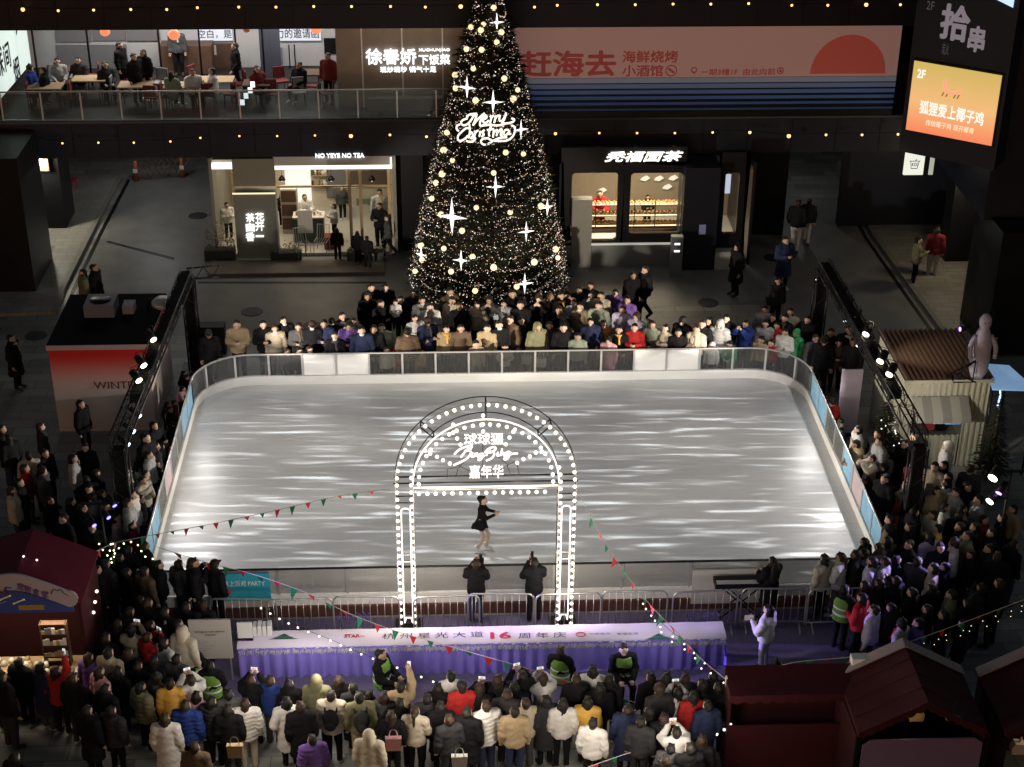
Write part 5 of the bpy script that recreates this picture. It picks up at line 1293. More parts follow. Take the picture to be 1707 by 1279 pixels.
# orange skating aids
for px_, py_, rz, lab in ((1487,842,.3,'reddish orange plastic skating aid lying behind the boards'),(1492,872,-.2,'orange plastic skating aid with a white band behind the boards')):
    p = az(px_, py_, .35); c = Vector((p.x+.35, p.y, .004)); t = thing('skating_aid', lab, 'skating aid', tuple(c), 0, 'orange skating aids')
    m = mat('orange_plastic' if 'band' in lab else 'red_orange_plastic', (.75,.22,.03) if 'band' in lab else (.62,.12,.03), .35)
    g = MB(); g.ball(c+Vector((0,0,.30)), .42, m, 14, 9, (1.15,.6,.62)); g.tube(smooth_line([c+Vector((-.35,0,.35)), c+Vector((-.55,0,.5)), c+Vector((-.62,0,.68))], 3), .13, m, 8, r1=.06); g.build('body', t)
    g = MB(); [g.tube([c+Vector((-.3,s*.2,.02)), c+Vector((.4,s*.2,.02))], .02, M_black, 5) for s in (-1,1)]; g.build('runner', t)
    if 'band' in lab: g = MB(); g.ball(c+Vector((.22,0,.42)), .22, M_white, 10, 6, (.6,1.05,.8)); g.build('white_band', t)

# ------------------------------------------------------------------ floodlight stands
def stand(px, py, h, label, heads, Yb):
    p = ay(px, py, Yb); c = Vector((p.x, Yb, 0)); t = thing('light_stand', label, 'light stand', tuple(c))
    g = MB(); g.tube([c+Vector((0,0,.004)), c+Vector((0,0,h))], .03, M_truss, 6); g.build('pole', t)
    for a in (0, 2.1, 4.2): g = MB(); g.tube([c+Vector((0,0,.7)), c+Vector((.55*math.cos(a), .55*math.sin(a), .02))], .018, M_truss, 5); g.build('leg', t)
    g = MB(); g.bar(c+Vector((-.4,0,h-.05)), c+Vector((.4,0,h-.05)), .05, .05, M_truss); g.build('crossbar', t)
    for hx, hy, m, aim, r in heads:
        q = ay(hx, hy, Yb-.1); ax = Vector(aim).normalized(); g = MB(); g.tube([q-ax*.3, q], r*1.15, M_black, 10); g.tube([q-ax*.15, Vector((c.x, c.y, q.z))], .015, M_black, 4); hd = g.build('lamp_head', t)
        g = MB(); g.tube([q, q+ax*.015], r, m, 10); g.build('lens', hd)
M_ly = emis('flood_lens_yellow', (1,.92,.60), 14); M_lv = emis('flood_lens_violet', (.42,.12,1), 10); M_lw = emis('flood_lens_white', (1,.95,.9), 14); M_lv2 = emis('flood_lens_blueviolet', (.18,.14,1), 5)
stand(1657, 950, 3.1, 'floodlight stand with a yellow, a white and a violet lamp in the dark crowd', [(1655,797,M_ly,(-.6,-.6,-.4),.11),(1665,822,M_lv,(-.5,-.5,-.6),.07),(1650,836,M_lw,(-.7,-.5,-.4),.09)], 30.6)
stand(186, 985, 2.8, 'light stand with blue violet lamps in the dark crowd near the gift stall', [(191,843,M_lv2,(.5,-.6,-.5),.05),(181,863,M_lv2,(.6,-.6,-.4),.05),(157,876,M_lv2,(.5,-.7,-.4),.05)], 30.4)
VZ = ay(1665,822,30.5)
lamp('violet_wash', 'SPOT', (VZ.x, VZ.y-.4, VZ.z), 1500, (.42,.30,1), target=(6.9, 27.4, .3), size=.1, angle=34, blend=.8)
V2 = ay(188,855,30.3)
lamp('violet_wash', 'SPOT', (V2.x, V2.y-.4, V2.z), 14000, (.42,.30,1), target=(6.6, 27.2, .3), size=.1, angle=15, blend=.8)
Y2 = ay(1655,797,30.5); lamp('stand_flood', 'SPOT', (Y2.x-.1, Y2.y-.4, Y2.z), 250, (1,.93,.75), target=(3, 26.5, 1), size=.1, angle=75, blend=.8)

# ------------------------------------------------------------------ gift stall and red tents
def sag_sheet(g, a, b, c, d, m, n=8, k=6, sag=.07, seed=0):
    a, b, c, d = map(Vector, (a, b, c, d)); v = []
    for i in range(n+1):
        for j in range(k+1):
            u, w = i/n, j/k; p = (a*(1-u)+b*u)*(1-w)+(d*(1-u)+c*u)*w
            v.append(p - Vector((0,0,sag*math.sin(math.pi*u)*math.sin(math.pi*min(1,w*1.0))+.018*math.sin(7*u+5*w+seed)*math.sin(math.pi*w))))
    g.add(v, [(i*(k+1)+j, (i+1)*(k+1)+j, (i+1)*(k+1)+j+1, i*(k+1)+j+1) for i in range(n) for j in range(k)], m, True)
def scallop(g, a, b, m, h=.18, n=9):
    a, b = Vector(a), Vector(b); v = []; N = n*6
    for i in range(N+1):
        p = a+(b-a)*(i/N); v += [p, p-Vector((0,0,h*(.72+.28*abs(math.sin(math.pi*n*i/N)))))]
    g.add(v, [(2*i, 2*i+1, 2*i+3, 2*i+2) for i in range(N)], m, True)
M_redf = mat('red_tent_fabric', (.042,.003,.007), .75, noise=.2, nscale=1.5, bump=.15, bscale=5)
M_redd = mat('dark_red_tent_fabric', (.03,.003,.005), .8, noise=.2)
M_reds = mat('stall_red_fabric', (.12,.007,.024), .75, noise=.2, nscale=1.5, bump=.15, bscale=5); M_lav = mat('lavender_panel', (.20,.13,.24), .6, noise=.06); M_trim = mat('pale_tent_roof', (.30,.25,.26), .7, noise=.1)
sy = 26.8; s1 = ay(128, 1000, sy).x; s0 = s1-3.3
t = thing('gift_stall', 'red tent stall with a white curved sign and a lit goods counter', 'market stall', ((s0+s1)/2, sy, 0))
xm_ = ay(25, 960, sy).x
ridge_z = 3.35
g = MB()
for sgn, xe in ((-1, xm_-2.3), (1, s1+.12)):
    g.add([(xm_,sy-.1,ridge_z),(xm_,sy+1.7,ridge_z),(xe,sy+1.7,2.75),(xe,sy-.1,2.75),(xm_,sy-.1,ridge_z-.04),(xm_,sy+1.7,ridge_z-.04),(xe,sy+1.7,2.71),(xe,sy-.1,2.71)], [(7,6,5,4),(0,3,7,4),(1,5,6,2),(2,6,7,3)], M_reds); sag_sheet(g, (xm_,sy-.1,ridge_z+.004), (xm_,sy+1.7,ridge_z+.004), (xe,sy+1.7,2.754), (xe,sy-.1,2.754), M_reds, 6, 6, -.03, sgn)
g.build('roof', t)
g = MB(); g.box(s1, s1+.06, sy, sy+1.6, .02, 2.72, M_redf); g.box(xm_-2.2, s1, sy+1.6, sy+1.65, .02, 2.7, M_redd); g.prism([(xm_-2.2,2.7),(s1+.05,2.7),(xm_,ridge_z-.06)], sy+1.6, sy+1.65, M_redd); g.build('tent_wall', t)
pb = [ay(x, y, sy-.14) for x, y in ((-60,1000),(25,972),(112,1006),(118,1022))]
g = MB(); zb_ = ay(60,1021,sy-.12).z
tri = [(xm_-2.1, zb_), (s1-.05, zb_), (s1-.05, zb_+.15), (xm_, ay(25,978,sy).z), (xm_-2.1, zb_+.15)]
g.prism(tri, sy-.13, sy-.10, mat('blue_gable_print', (.05,.08,.30), .5)); 
q = ay(52,1013,sy-.14); g.box(q.x-.25, q.x+.25, sy-.14, sy-.131, q.z-.06, q.z+.06, mat('mustard_print', (.35,.25,.08), .5)); 
q = ay(20,1000,sy-.14); 
for a_, b_ in ((-.13,.05),(.12,-.05)): g.bar((q.x+a_-.09,sy-.138,q.z+b_-.04),(q.x+a_+.09,sy-.138,q.z+b_+.04),.01,.03,M_white); [g.ball((q.x+a_+s*.1,sy-.138,q.z+b_+s*.045),.03,M_white,6,4,(1,.2,1)) for s in (-1,1)]
g.build('gable_panel', t)
g = MB(); e0, e1, e2 = ay(-75,990,sy-.2), ay(25,972,sy-.2), ay(114,998,sy-.2)
pth = smooth_line([e0, (e0+e1)/2+Vector((0,0,.05)), e1+Vector((0,0,.03)), (e1+e2)/2+Vector((0,0,.05)), e2], 5)
up_ = [p+Vector((0,0,.19)) for p in pth]; dn = [p-Vector((0,0,.19)) for p in pth]
capr = [e2+Vector((.19*math.cos(rad(a)), 0, .19*math.sin(rad(a)))) for a in range(75,-76,-25)]
g.prism([(p.x,p.z) for p in up_]+[(p.x,p.z) for p in capr]+[(p.x,p.z) for p in reversed(dn)], sy-.22, sy-.17, mat('sign_lilac_white', (.40,.36,.40), .5)); g.build('sign_board', t)
g = MB()
for ch, x, y, col in (('N',2,988,'r'),('E',14,985,'p'),('宠',34,978,'p'),('物',46,982,'p'),('食',60,987,'p'),('堂',75,991,'p')):
    put_text(g, ch, mat('stall_purple', (.10,.04,.22), .5) if col == 'p' else mat('stall_maroon', (.2,.05,.08), .5), ay(x, y, sy-.228), (1,0,-.15), (.15,0,1), width=.135, height=.17, bold=.006)
q = ay(96,988,sy-.226); g.tube(smooth_line([q+Vector((-.13,0,-.03)), q+Vector((-.06,0,.08)), q+Vector((0,0,.04)), q+Vector((.07,0,.07)), q+Vector((.12,0,-.02)), q+Vector((.2,0,-.08))], 3), .008, M_ink, 4)
g.build('sign_lettering', t)
g = MB(); g.box(xm_-2.1, s1-.05, sy-.15, sy+.55, .02, .88, mat('stall_counter_front', (.20,.14,.16), .7)); g.box(xm_-2.15, s1-.02, sy-.2, sy+.6, .88, .92, M_wood); g.build('counter', t)
rk = thing('display_rack', 'small wire display rack of keyrings standing on the lit stall counter', 'display rack', (ay(98,1100,sy+.3).x, sy+.3, .92))
g = MB(); xr0 = ay(76,1100,sy+.3).x; xr1 = ay(118,1100,sy+.3).x
for z in (.92,1.12,1.40,1.68,1.95): g.box(xr0, xr1, sy+.25, sy+.40, z, z+.02, M_dwood)
for x in (xr0, xr1): g.box(x-.015, x+.015, sy+.24, sy+.41, .92, 1.97, M_dwood)
g.build('frame', rk)
g = MB()
for z in (1.14,1.42,1.70):
    for k in range(7): x = xr0+.05+(xr1-xr0-.1)*k/6; g.box(x-.035, x+.035, sy+.24, sy+.27, z+.03, z+rnd.uniform(.1,.2), rnd.choice((M_cream,M_wood,M_white,M_dgrey)))
g.build('keyring', rk)['kind'] = 'stuff'
g = MB()
for k in range(46): x = rnd.uniform(xm_-2.0, s1-.7); g.ball((x, sy+rnd.uniform(-.1,.45), .95+rnd.random()*.08), rnd.uniform(.04,.08), rnd.choice((M_cream,M_white,M_wood,mat('toy_pink',(.55,.35,.3),.7))), 7, 5)
for k in range(5): x = s1-.62+k*.13; g.box(x, x+.1, sy-.12, sy+.05, .92, 1.04, rnd.choice((M_cream,M_white,M_dgrey)))
tag(g.build('stall_goods', loc=((s0+s1)/2, sy, .92)), 'pale toys and cards heaped along the lit stall counter', 'goods', kind='stuff')
lamp('stall_light', 'AREA', (ay(20,1060,sy).x, sy+.3, 2.2), 40, (1,.82,.55), target=(ay(20,1060,sy).x, sy+.25, 0), size=2.6, sy=.3)

# red tents nearest the camera
q0, q1 = az(1217,1152,2.0), az(1446,1152,2.0)
t = thing('market_tent', 'low dark red tent with a plain front sheet beside the front crowd', 'market tent', ((q0.x+q1.x)/2, q0.y, 0))
g = MB(); x0, x1, y0 = q0.x, q1.x+.2, q0.y
sag_sheet(g, (x0,y0+.62,2.12), (x1,y0+.62,2.12), (x1,y0-.05,1.92), (x0,y0-.05,1.92), M_redf, 12, 5, .05, 2); scallop(g, (x0,y0-.06,1.92), (x1,y0-.06,1.92), M_redf, .2, 10); g.build('roof', t)
g = MB(); g.box(x0, x0+.05, y0, y0+.6, .02, 1.95, M_redd); g.box(x0, x1, y0+.58, y0+.62, .02, 2.1, M_redd); g.box(x0, x1, y0-.02, y0+.02, .02, 1.15, M_redf); g.build('tent_wall', t)
g = MB(); a, b = az(1420,1112,2.1), az(1447,1112,2.1); g.box(a.x, b.x, a.y, a.y+.2, 2.0, 2.28, M_white); single(g, 'white_box', 'small white box on the corner of the low red tent', 'box', (a.x, a.y, 2))
def gable_tent(dx, dy, label, group='gabled red tents'):
    zr_ = 2.62
    rb, rf = az(1517,1090,zr_), az(1543,1168,zr_); yb, yf = rb.y+.3+dy, rf.y-.05+dy; xc = (rb.x+rf.x)/2+dx; w = 1.22
    ze = ay(1640, 1226, rf.y-.05).z + .12
    t = thing('gabled_tent', label, 'market tent', (xc, yf, 0), 0, group)
    g = MB()
    for s in (-1, 1):
        sag_sheet(g, (xc,yf,zr_), (xc,yb,zr_), (xc+s*w,yb,ze), (xc+s*w,yf,ze), M_redf, 8, 8, .09, s); scallop(g, (xc+s*w,yf,ze), (xc+s*w,yb,ze), M_redf); scallop(g, (xc,yf-.004,zr_), (xc+s*w,yf-.004,ze), M_redf, .20, 7)
        for q in range(1, 4): g.tube([Vector((xc,yf+(yb-yf)*q/4,zr_+.004)), Vector((xc+s*w,yf+(yb-yf)*q/4,ze+.004))], .008, M_redd, 4)
    g.build('roof', t)
    g = MB()
    for s in (-1,1): g.bar((xc,yb+.02,zr_+.03),(xc+s*w*1.02,yb+.02,ze+.03), .26, .03, M_trim)
    g.build('pale_rear_edge', t)
    g = MB(); g.box(xc-w, xc+w, yb-.05, yb, .02, ze, M_redd); g.box(xc-w, xc-w+.04, yf, yb, .02, ze-.1, M_redd); g.box(xc+w-.04, xc+w, yf, yb, .02, ze-.1, M_redd); g.build('tent_wall', t)
    zc = ay(1540, 1232, yf-.04).z if dx == 0 else 1.0
    g = MB(); poly = [(xc-w*.93,.02),(xc+w*.93,.02),(xc+w*.93,zc-.12),(xc+w*.80,zc),(xc-w*.80,zc),(xc-w*.93,zc-.12)]; g.prism(poly, yf-.06, yf-.02, M_lav); g.build('counter_front', t)
    for s in (-1,1): g = MB(); g.box(xc+s*w-.04, xc+s*w+.04, yf-.05, yf+.03, .02, ze-.1, M_black); g.build('pole', t)
    for k in range(3):
        x = xc-.7+.7*k; g = MB(); g.prism([(x-.13,zc+.004),(x+.13,zc+.004),(x+.15,zc+.15),(x+.10,zc+.24),(x-.09,zc+.26),(x-.15,zc+.14)], yf+.45, yf+.62, M_cream if k != 1 else M_wood); g.tube([(x,yf+.53,zc+.24),(x+.03,yf+.53,zc+.36)], .02, M_wood, 5); single(g, 'goods_bag', 'pale goods bag on the lit counter of the %s tent, %s of three' % (label.split()[0], ORD[k]), 'goods', (x, yf+.35, zc), 'bags in the gabled tents')
    lamp('tent_light', 'POINT', (xc-.1, yf+.5, 1.95), 10, (1,.80,.48), size=.1)
    return t
gable_tent(0, 0, 'red gabled tent with a pale rear roof edge and lavender counter')
gable_tent(2.75, -.1, 'second red gabled tent cut off at the picture edge beside it')
# ------------------------------------------------------------------ screens and dark building on the container side
t = thing('corner_building', 'dark corner building with deep eaves and black pillars beyond the container', 'building', (16, 46, 0))
LA, LB = Vector((13.2, 44.0, 0)), None
pL = ay(1511,215,44.0); LA = Vector((pL.x, 44.0, 0)); pR = ay(1654,243,42.55); LB = Vector((pR.x, 42.55, 0))
du = (LB-LA).normalized(); dn_ = Vector((du.y, -du.x, 0))
def SCR(u, z, off=0.0): return LA + (LB-LA)*u + dn_*off + Vector((0,0,z))
zs0, zs1 = pL.z, ay(1513,100,44.0).z
def slab(g, u0, u1, z0, z1, o0, o1, m): 
    v = [SCR(u0,z0,o1),SCR(u1,z0,o1),SCR(u1,z0,o0),SCR(u0,z0,o0),SCR(u0,z1,o1),SCR(u1,z1,o1),SCR(u1,z1,o0),SCR(u0,z1,o0)]
    g.add(v, [(0,3,2,1),(4,5,6,7),(0,1,5,4),(1,2,6,5),(2,3,7,6),(3,0,4,7)], m)
g = MB(); slab(g, -.06, 1.06, 5.72, 12.0, -3.0, 0, M_dark); g.build('screen_tower', t)
zb1 = ay(1511,256,46).z
g = MB(); g.box(LA.x+.4, 30, 52.0, 52.3, 0.1, 5.9, M_dark); g.build('ground_floor_wall', t)
g = MB(); g.box(LB.x+.3, 30, 43.2, 60, 3.9, 12, M_dark); g.build('upper_wall', t)
g = MB(); px0, px1 = ay(1647,510,42.3).x, ay(1740,510,42.3).x; g.box(px0, px1+3, 42.0, 44.5, .1, 4.0, M_black); g.build('pillar', t)
g = MB(); a, b = ay(1573,450,48.8).x, ay(1616,450,48.8).x; g.box(a, b, 48.8, 49.6, .1, 5.7, M_black); g.build('pillar', t)
g = MB(); a, b = ay(1618,500,45.98), ay(1646,330,45.98); g.box(a.x, b.x, 45.94, 45.99, .12, 2.9, emis('side_window_glow', (.55,.50,.36), .10)); g.build('window', t)
g = MB(); q = ay(1645,358,45.9); g.box(q.x-.06, q.x+.06, 45.9, 45.93, q.z-.15, q.z+.15, emis('wall_lamp_glow', (1,.7,.3), 2.0)); g.build('wall_lamp', t)
lamp('wall_lamp', 'POINT', (q.x-.1, 45.3, q.z), 5, (1,.75,.4), size=.1)
sc_ = thing('screen', 'bright orange LED screen with white characters on the dark corner tower', 'screen', tuple(SCR(.5, zs0)))
def led_mat():
    m = bpy.data.materials.new('led_orange'); m.use_nodes = True; tt = m.node_tree; b = tt.nodes['Principled BSDF']
    tc = tt.nodes.new('ShaderNodeTexCoord'); sp = tt.nodes.new('ShaderNodeSeparateXYZ'); mr = tt.nodes.new('ShaderNodeMapRange'); mr.inputs[1].default_value = zs0; mr.inputs[2].default_value = zs1
    cr = tt.nodes.new('ShaderNodeValToRGB'); e = cr.color_ramp.elements; e[0].position = 0; e[0].color = (1,.26,.11,1); e[1].position = 1; e[1].color = (.68,.48,.12,1); x = e.new(.45); x.color = (.95,.52,.21,1)
    ad = tt.nodes.new('ShaderNodeMath'); ad.operation = 'ADD'; ad.inputs[1].default_value = zs0
    tt.links.new(tc.outputs['Object'], sp.inputs[0]); tt.links.new(sp.outputs[2], ad.inputs[0]); tt.links.new(ad.outputs[0], mr.inputs[0]); tt.links.new(mr.outputs[0], cr.inputs[0]); tt.links.new(cr.outputs[0], b.inputs['Emission Color']); b.inputs['Emission Strength'].default_value = .95; b.inputs['Base Color'].default_value = (0.01,.01,.01,1)
    return m
g = MB(); slab(g, .0, 1.0, zs0, zs1, .01, .06, led_mat()); g.build('led_panel', sc_)
g = MB(); slab(g, -.015, 1.015, zs0-.05, zs0, .01, .07, M_black); slab(g, -.015, 1.015, zs1, zs1+.05, .01, .07, M_black); slab(g, -.015, 0, zs0, zs1, .01, .07, M_black); slab(g, 1.0, 1.015, zs0, zs1, .01, .07, M_black); g.build('bezel', sc_)
M_ledw = emis('led_white', (1,.95,.88), 1.0); M_ledp = emis('led_pale', (1,.78,.55), .9); H_ = zs1-zs0
g = MB(); L_ = (LB-LA).length
put_text(g, '狐狸爱上椰子鸡', M_ledw, SCR(.50, zs0+.36*H_, .066), du+Vector((0,0,-.02)), (0,0,1), width=L_*.74, height=.40, bold=.02)
g.build('screen_lettering', sc_); g = MB()
put_text(g, '传统椰子鸡 现开椰青', M_ledp, SCR(.50, zs0+.16*H_, .066), du, (0,0,1), width=L_*.56, height=.18, bold=.015); g.build('screen_lettering', sc_); g = MB(); put_text(g, '2F', M_ledw, SCR(.10, zs0+.83*H_, .066), du, (0,0,1), width=.24, height=.26, bold=.03)
g.build('screen_lettering', sc_)
g = MB(); c0 = SCR(.46, zs0+.62*H_, .064)
for k, (a, h) in enumerate(((-.24,.12),(-.12,.15),(.10,.11),(.20,.12))): g.bar(c0+du*a+Vector((0,0,-.1)), c0+du*(a+.05)+Vector((0,0,-.1+h)), .02, .03, emis('led_brown', (.35,.12,.02), .6))
g.tube(smooth_line([c0+du*(-.2)+Vector((0,0,.38)), c0+du*(-.15)+Vector((0,0,.1)), c0+du*(.05)+Vector((0,0,.02)), c0+du*.3+Vector((0,0,.16))], 4), .05, emis('led_salmon', (1,.42,.25), .9), 6)
g.build('screen_picture', sc_)
tg = thing('tower_sign', 'dim grey brush characters on the black tower above the orange screen', 'sign', tuple(SCR(.4, zs1+.4)))
g = MB(); M_dimw = emis('letter_faint_glow', (.30,.26,.30), .55)  # letters are not lamps; weak emission stands in for light on them
put_text(g, '拾', M_dimw, SCR(.40, ay(1568,40,43.3).z, .03), du, (0,0,1), width=.82, height=1.0, bold=.03, extrude=.02); g.build('lettering', tg); g = MB(); put_text(g, '串', M_dimw, SCR(.66, ay(1601,66,43).z, .03), du, (0,0,1), width=.46, height=.72, bold=.03, extrude=.02); g.build('lettering', tg); g = MB()
put_text(g, '炭火', emis('letter_fainter_glow', (.10,.09,.11), .5), SCR(.33, ay(1556,82,43.5).z, .03), du, (0,0,1), width=.20, height=.34); g.build('lettering', tg); g = MB(); put_text(g, '2F', emis('letter_fainter_glow', (.1,.1,.1), .5), SCR(.10, ay(1529,10,43.8).z, .03), du, (0,0,1), width=.22, height=.24)
g.build('lettering', tg)
us = thing('upper_screen', 'pale blue lit screen edge at the top of the dark tower', 'screen', tuple(SCR(.7, 10.2)))
g = MB(); z_ = ay(1640,10,42.7).z; v0 = ay(1588,0,43.3).z
g.add([SCR(.45,z_+.45,.06),SCR(1.0,z_,.06),SCR(1.0,z_+1.6,.06),SCR(.45,z_+1.6,.06),SCR(.45,z_+.45,.02),SCR(1.0,z_,.02),SCR(1.0,z_+1.6,.02),SCR(.45,z_+1.6,.02)], [(0,1,2,3),(7,6,5,4),(0,4,5,1),(1,5,6,2),(2,6,7,3),(3,7,4,0)], emis('upper_screen_glow', (.55,.75,.95), 1.1)); g.build('led_panel', us)
# small white lit shop signs under the tower
for px0_, py0_, px1_, py1_, lab in ((1506,256,1543,292,'square lit white shop sign with a cup drawing under the orange screen'),(1606,276,1641,291,'half hidden lit white shop sign near the black pillar')):
    a, b = ay(px0_, py1_, 45.6), ay(px1_, py0_, 45.6); t2 = thing('shop_sign', lab, 'sign', ((a.x+b.x)/2, 45.6, a.z), 0, 'lit white shop signs')
    g = MB(); g.box(a.x, b.x, 45.6, 45.7, a.z, b.z, emis('shop_sign_glow', (.92,.96,.84), .85)); g.build('panel', t2)
    g = MB(); g.tube([((a.x+b.x)/2, 45.7, (a.z+b.z)/2), ((a.x+b.x)/2, 46.0, (a.z+b.z)/2)], .03, M_black, 5); g.build('bracket', t2)
    cx_, cz_ = (a.x+b.x)/2, (a.z+b.z)/2; w_ = (b.x-a.x)*.22
    g = MB()
    if 'cup' in lab:
        for p_, q_ in (((-1.25,.8),(1.25,.8)),((-1,.8),(-.7,-1)),((1,.8),(.7,-1)),((-.7,-1),(.7,-1)),((.1,.8),(.35,1.25))): g.bar((cx_+p_[0]*w_,45.59,cz_+p_[1]*w_),(cx_+q_[0]*w_,45.59,cz_+q_[1]*w_),.012,.018,M_ink)
        put_text(g, 'KOI', M_ink, (cx_, 45.585, cz_), (1,0,0), (0,0,1), width=w_*1.3, height=w_*.9, bold=.02)
    else: g.bar((cx_-.1,45.59,cz_-.05),(cx_+.12,45.59,cz_-.05),.012,.02,M_ink)
    g.build('emblem', t2)
g = MB(); a, b = ay(1548,292,45.9), ay(1559,263,45.9); g.box(a.x, b.x, 45.92, 45.97, a.z, b.z, emis('pillar_glow', (.75,.8,.68), .45)); single(g, 'lit_strip', 'narrow pale lit panel beside the square white shop sign', 'light panel', (a.x, 45.9, a.z))
lamp('shop_sign_glow', 'AREA', (ay(1525,280,45.3).x, 45.3, 3.0), 6, (.95,1,.88), target=(ay(1525,280,45.3).x, 43.5, 0), size=.8)
# small things on the kiosk side behind
p = ay(62,270,52.3); t3 = thing('bar_sign', 'small brown shop sign with a white triangle glass on the pillar', 'sign', tuple(p))
g = MB(); g.box(p.x-.36, p.x+.36, 52.3, 52.4, p.z-.33, p.z+.22, mat('brown_sign', (.11,.075,.055), .6)); g.build('panel', t3)
g = MB(); 
for p_, q_ in (((-.2,.12),(.2,.12)),((-.2,.12),(0,-.2)),((.2,.12),(0,-.2))): g.bar((p.x+p_[0],52.29,p.z+p_[1]),(p.x+q_[0],52.29,p.z+q_[1]),.012,.025,emis('thin_white', (.7,.7,.75), .7))
g.build('emblem', t3)
p = az(267, 300); t4 = thing('folding_barrier', 'brown folding site barrier with reflective ends in the dark passage', 'barrier', (p.x, p.y, 0))
g = MB(); q0_, q1_ = az(228,302), az(305,296)
for i in range(9): a = q0_+(q1_-q0_)*i/8; g.bar(a+Vector((-.1,0,.1)), a+Vector((.3,0,.75)), .02, .03, mat('brown_lattice', (.15,.09,.06), .6)); g.bar(a+Vector((.3,.03,.1)), a+Vector((-.1,.03,.75)), .02, .03, MATS['brown_lattice'])
g.build('lattice', t4)
for q_ in (q0_, q1_): g = MB(); g.lathe([(.09,0.004),(.08,.5),(.07,.8)], q_, mat('orange_post', (.45,.13,.06), .5), 8); g.box(q_.x-.08,q_.x+.08,q_.y-.085,q_.y-.08,.35,.5,M_white); g.build('post', t4)
p = az(75, 417, .115); g = MB(); g.box(p.x-.28, p.x+.28, p.y-.35, p.y+.35, .112, .118, M_dgrey); g.box(p.x-.07, p.x+.07, p.y-.18, p.y+.18, .119, .123, emis('floor_plate', (.5,.5,.42), .25)); single(g, 'floor_marker', 'dark floor marker plate with a pale slot near the black pillar', 'floor marker', (p.x, p.y, .115))
lamp('passage_light', 'POINT', (-10.5, 55.5, 3.2), 90, (.95,.97,1), size=.3)
lamp('passage_light', 'POINT', (12.5, 55.0, 3.2), 40, (.95,.97,1), size=.3)
lamp('passage_light', 'POINT', (az(75,395).x, az(75,395).y, 2.6), 260, (1,.92,.74), size=.2)
lamp('passage_light', 'POINT', (az(1600,470).x, az(1600,470).y, 2.8), 80, (1,.82,.55), size=.2)
M_redst = mat('red_stool', (.35,.03,.03), .5)
for px_, py_, lab in ((125,318,'red stool farther from the small brown shop sign'),(112,330,'red stool nearer the small brown shop sign')):
    p = az(px_, py_); t5 = thing('stool', lab, 'stool', (p.x, p.y, 0), 0, 'red stools in the passage')
    g = MB(); g.lathe([(.17,.42),(.18,.45),(.16,.46)], p, M_redst, 10); g.build('seat', t5)
    for k in range(4): g = MB(); a = .8+k*1.57; g.tube([p+Vector((.12*math.cos(a),.12*math.sin(a),.42)), p+Vector((.16*math.cos(a),.16*math.sin(a),.004))], .014, M_redst, 5); g.build('leg', t5)
g = MB(); p = az(1420, 298); g.box(p.x-.5, p.x+.5, p.y, p.y+.4, .004, .6, mat('concrete_bench', (.16,.155,.145), .7)); single(g, 'stone_block', 'low grey stone block in the dark lane beyond the bakery', 'block', (p.x, p.y, 0))

# ------------------------------------------------------------------ bunting and light strings
M_fr = mat('red_flag', (.60,.035,.06), .6); M_fg = mat('green_flag', (.02,.22,.12), .6); M_cord = mat('pale_cord', (.5,.48,.46), .6); M_bw = emis('string_bulb', (1,.90,.74), 2.5)
def curve_pts(ends, sagm, n):
    a, b = Vector(ends[0]), Vector(ends[1]); return [a+(b-a)*(i/n)-Vector((0,0,4*sagm*(i/n)*(1-i/n))) for i in range(n+1)]
def bunting(label, pts, step, flags=True, fs=.20, cord=.008, skip=0):
    t = thing('bunting_line', label, 'bunting', tuple(pts[0]), 0, 'bunting lines')
    g = MB(); g.tube(pts, cord, M_cord, 4); g.build('cord', t)
    P = along([Vector(p) for p in pts], step)
    for i, p in enumerate(P[1+skip:-1]):
        q = P[i+2+skip]; d = (q-p).normalized(); w = fs*rnd.uniform(.85,1.1); tw = Vector((-d.y, d.x, 0))*rnd.uniform(-.14,.14)
        g = MB(); a = p; b = p+d*w; c = p+d*w*.5+Vector((0,0,-w*1.25))+tw; n_ = Vector((-d.y, d.x, 0)).normalized()*.003
        g.add([a+n_,b+n_,c+n_,a-n_,b-n_,c-n_], [(0,1,2),(5,4,3),(0,3,4,1),(1,4,5,2),(2,5,3,0)], (M_fr, M_fg)[i % 2]); g.build('flag', t)
    return t
def lights(label, pts, step, r=.028, m=None, drops=0):
    t = thing('light_string', label, 'light string', tuple(pts[0]), 0, 'bulb strings')
    g = MB(); g.tube(pts, .006, M_black, 4); g.build('cord', t)
    P = along([Vector(p) for p in pts], step)
    for p in P:
        if drops:
            for k in range(drops): g = MB(); q = p-Vector((rnd.uniform(-.06,.06),0,.10+.13*k)); g.ball(q, r, m or M_bw, 6, 4); g.tube([p, q], .003, M_black, 3); g.build('bulb', t)
        else: g = MB(); g.ball(p-Vector((0,0,.03)), r, m or M_bw, 7, 5); g.build('bulb', t)
    return t
aL, aR = ay(652,815,29.3), ay(962,815,29.3)
sL = ay(190,893,30.4); sE = ay(-5,990,27.7)
def chain(pix, y0, y1):
    n = len(pix)-1; return smooth_line([ay(x, y, y0+(y1-y0)*i/n) for i, (x, y) in enumerate(pix)], 4)
bunting('bunting from the arch shoulder over the rink to the violet light stand', chain([(650,815),(560,828),(450,853),(340,876),(270,889),(190,905)], 29.3, 30.3), .36, True, .125)
bunting('bunting from the violet light stand down to the gift stall', chain([(190,905),(120,940),(60,975),(-5,1010)], 30.3, 26.4), .5, True, .13)
pole = az(1213, 1262); 
PX = ay(1213,1128,24.9)
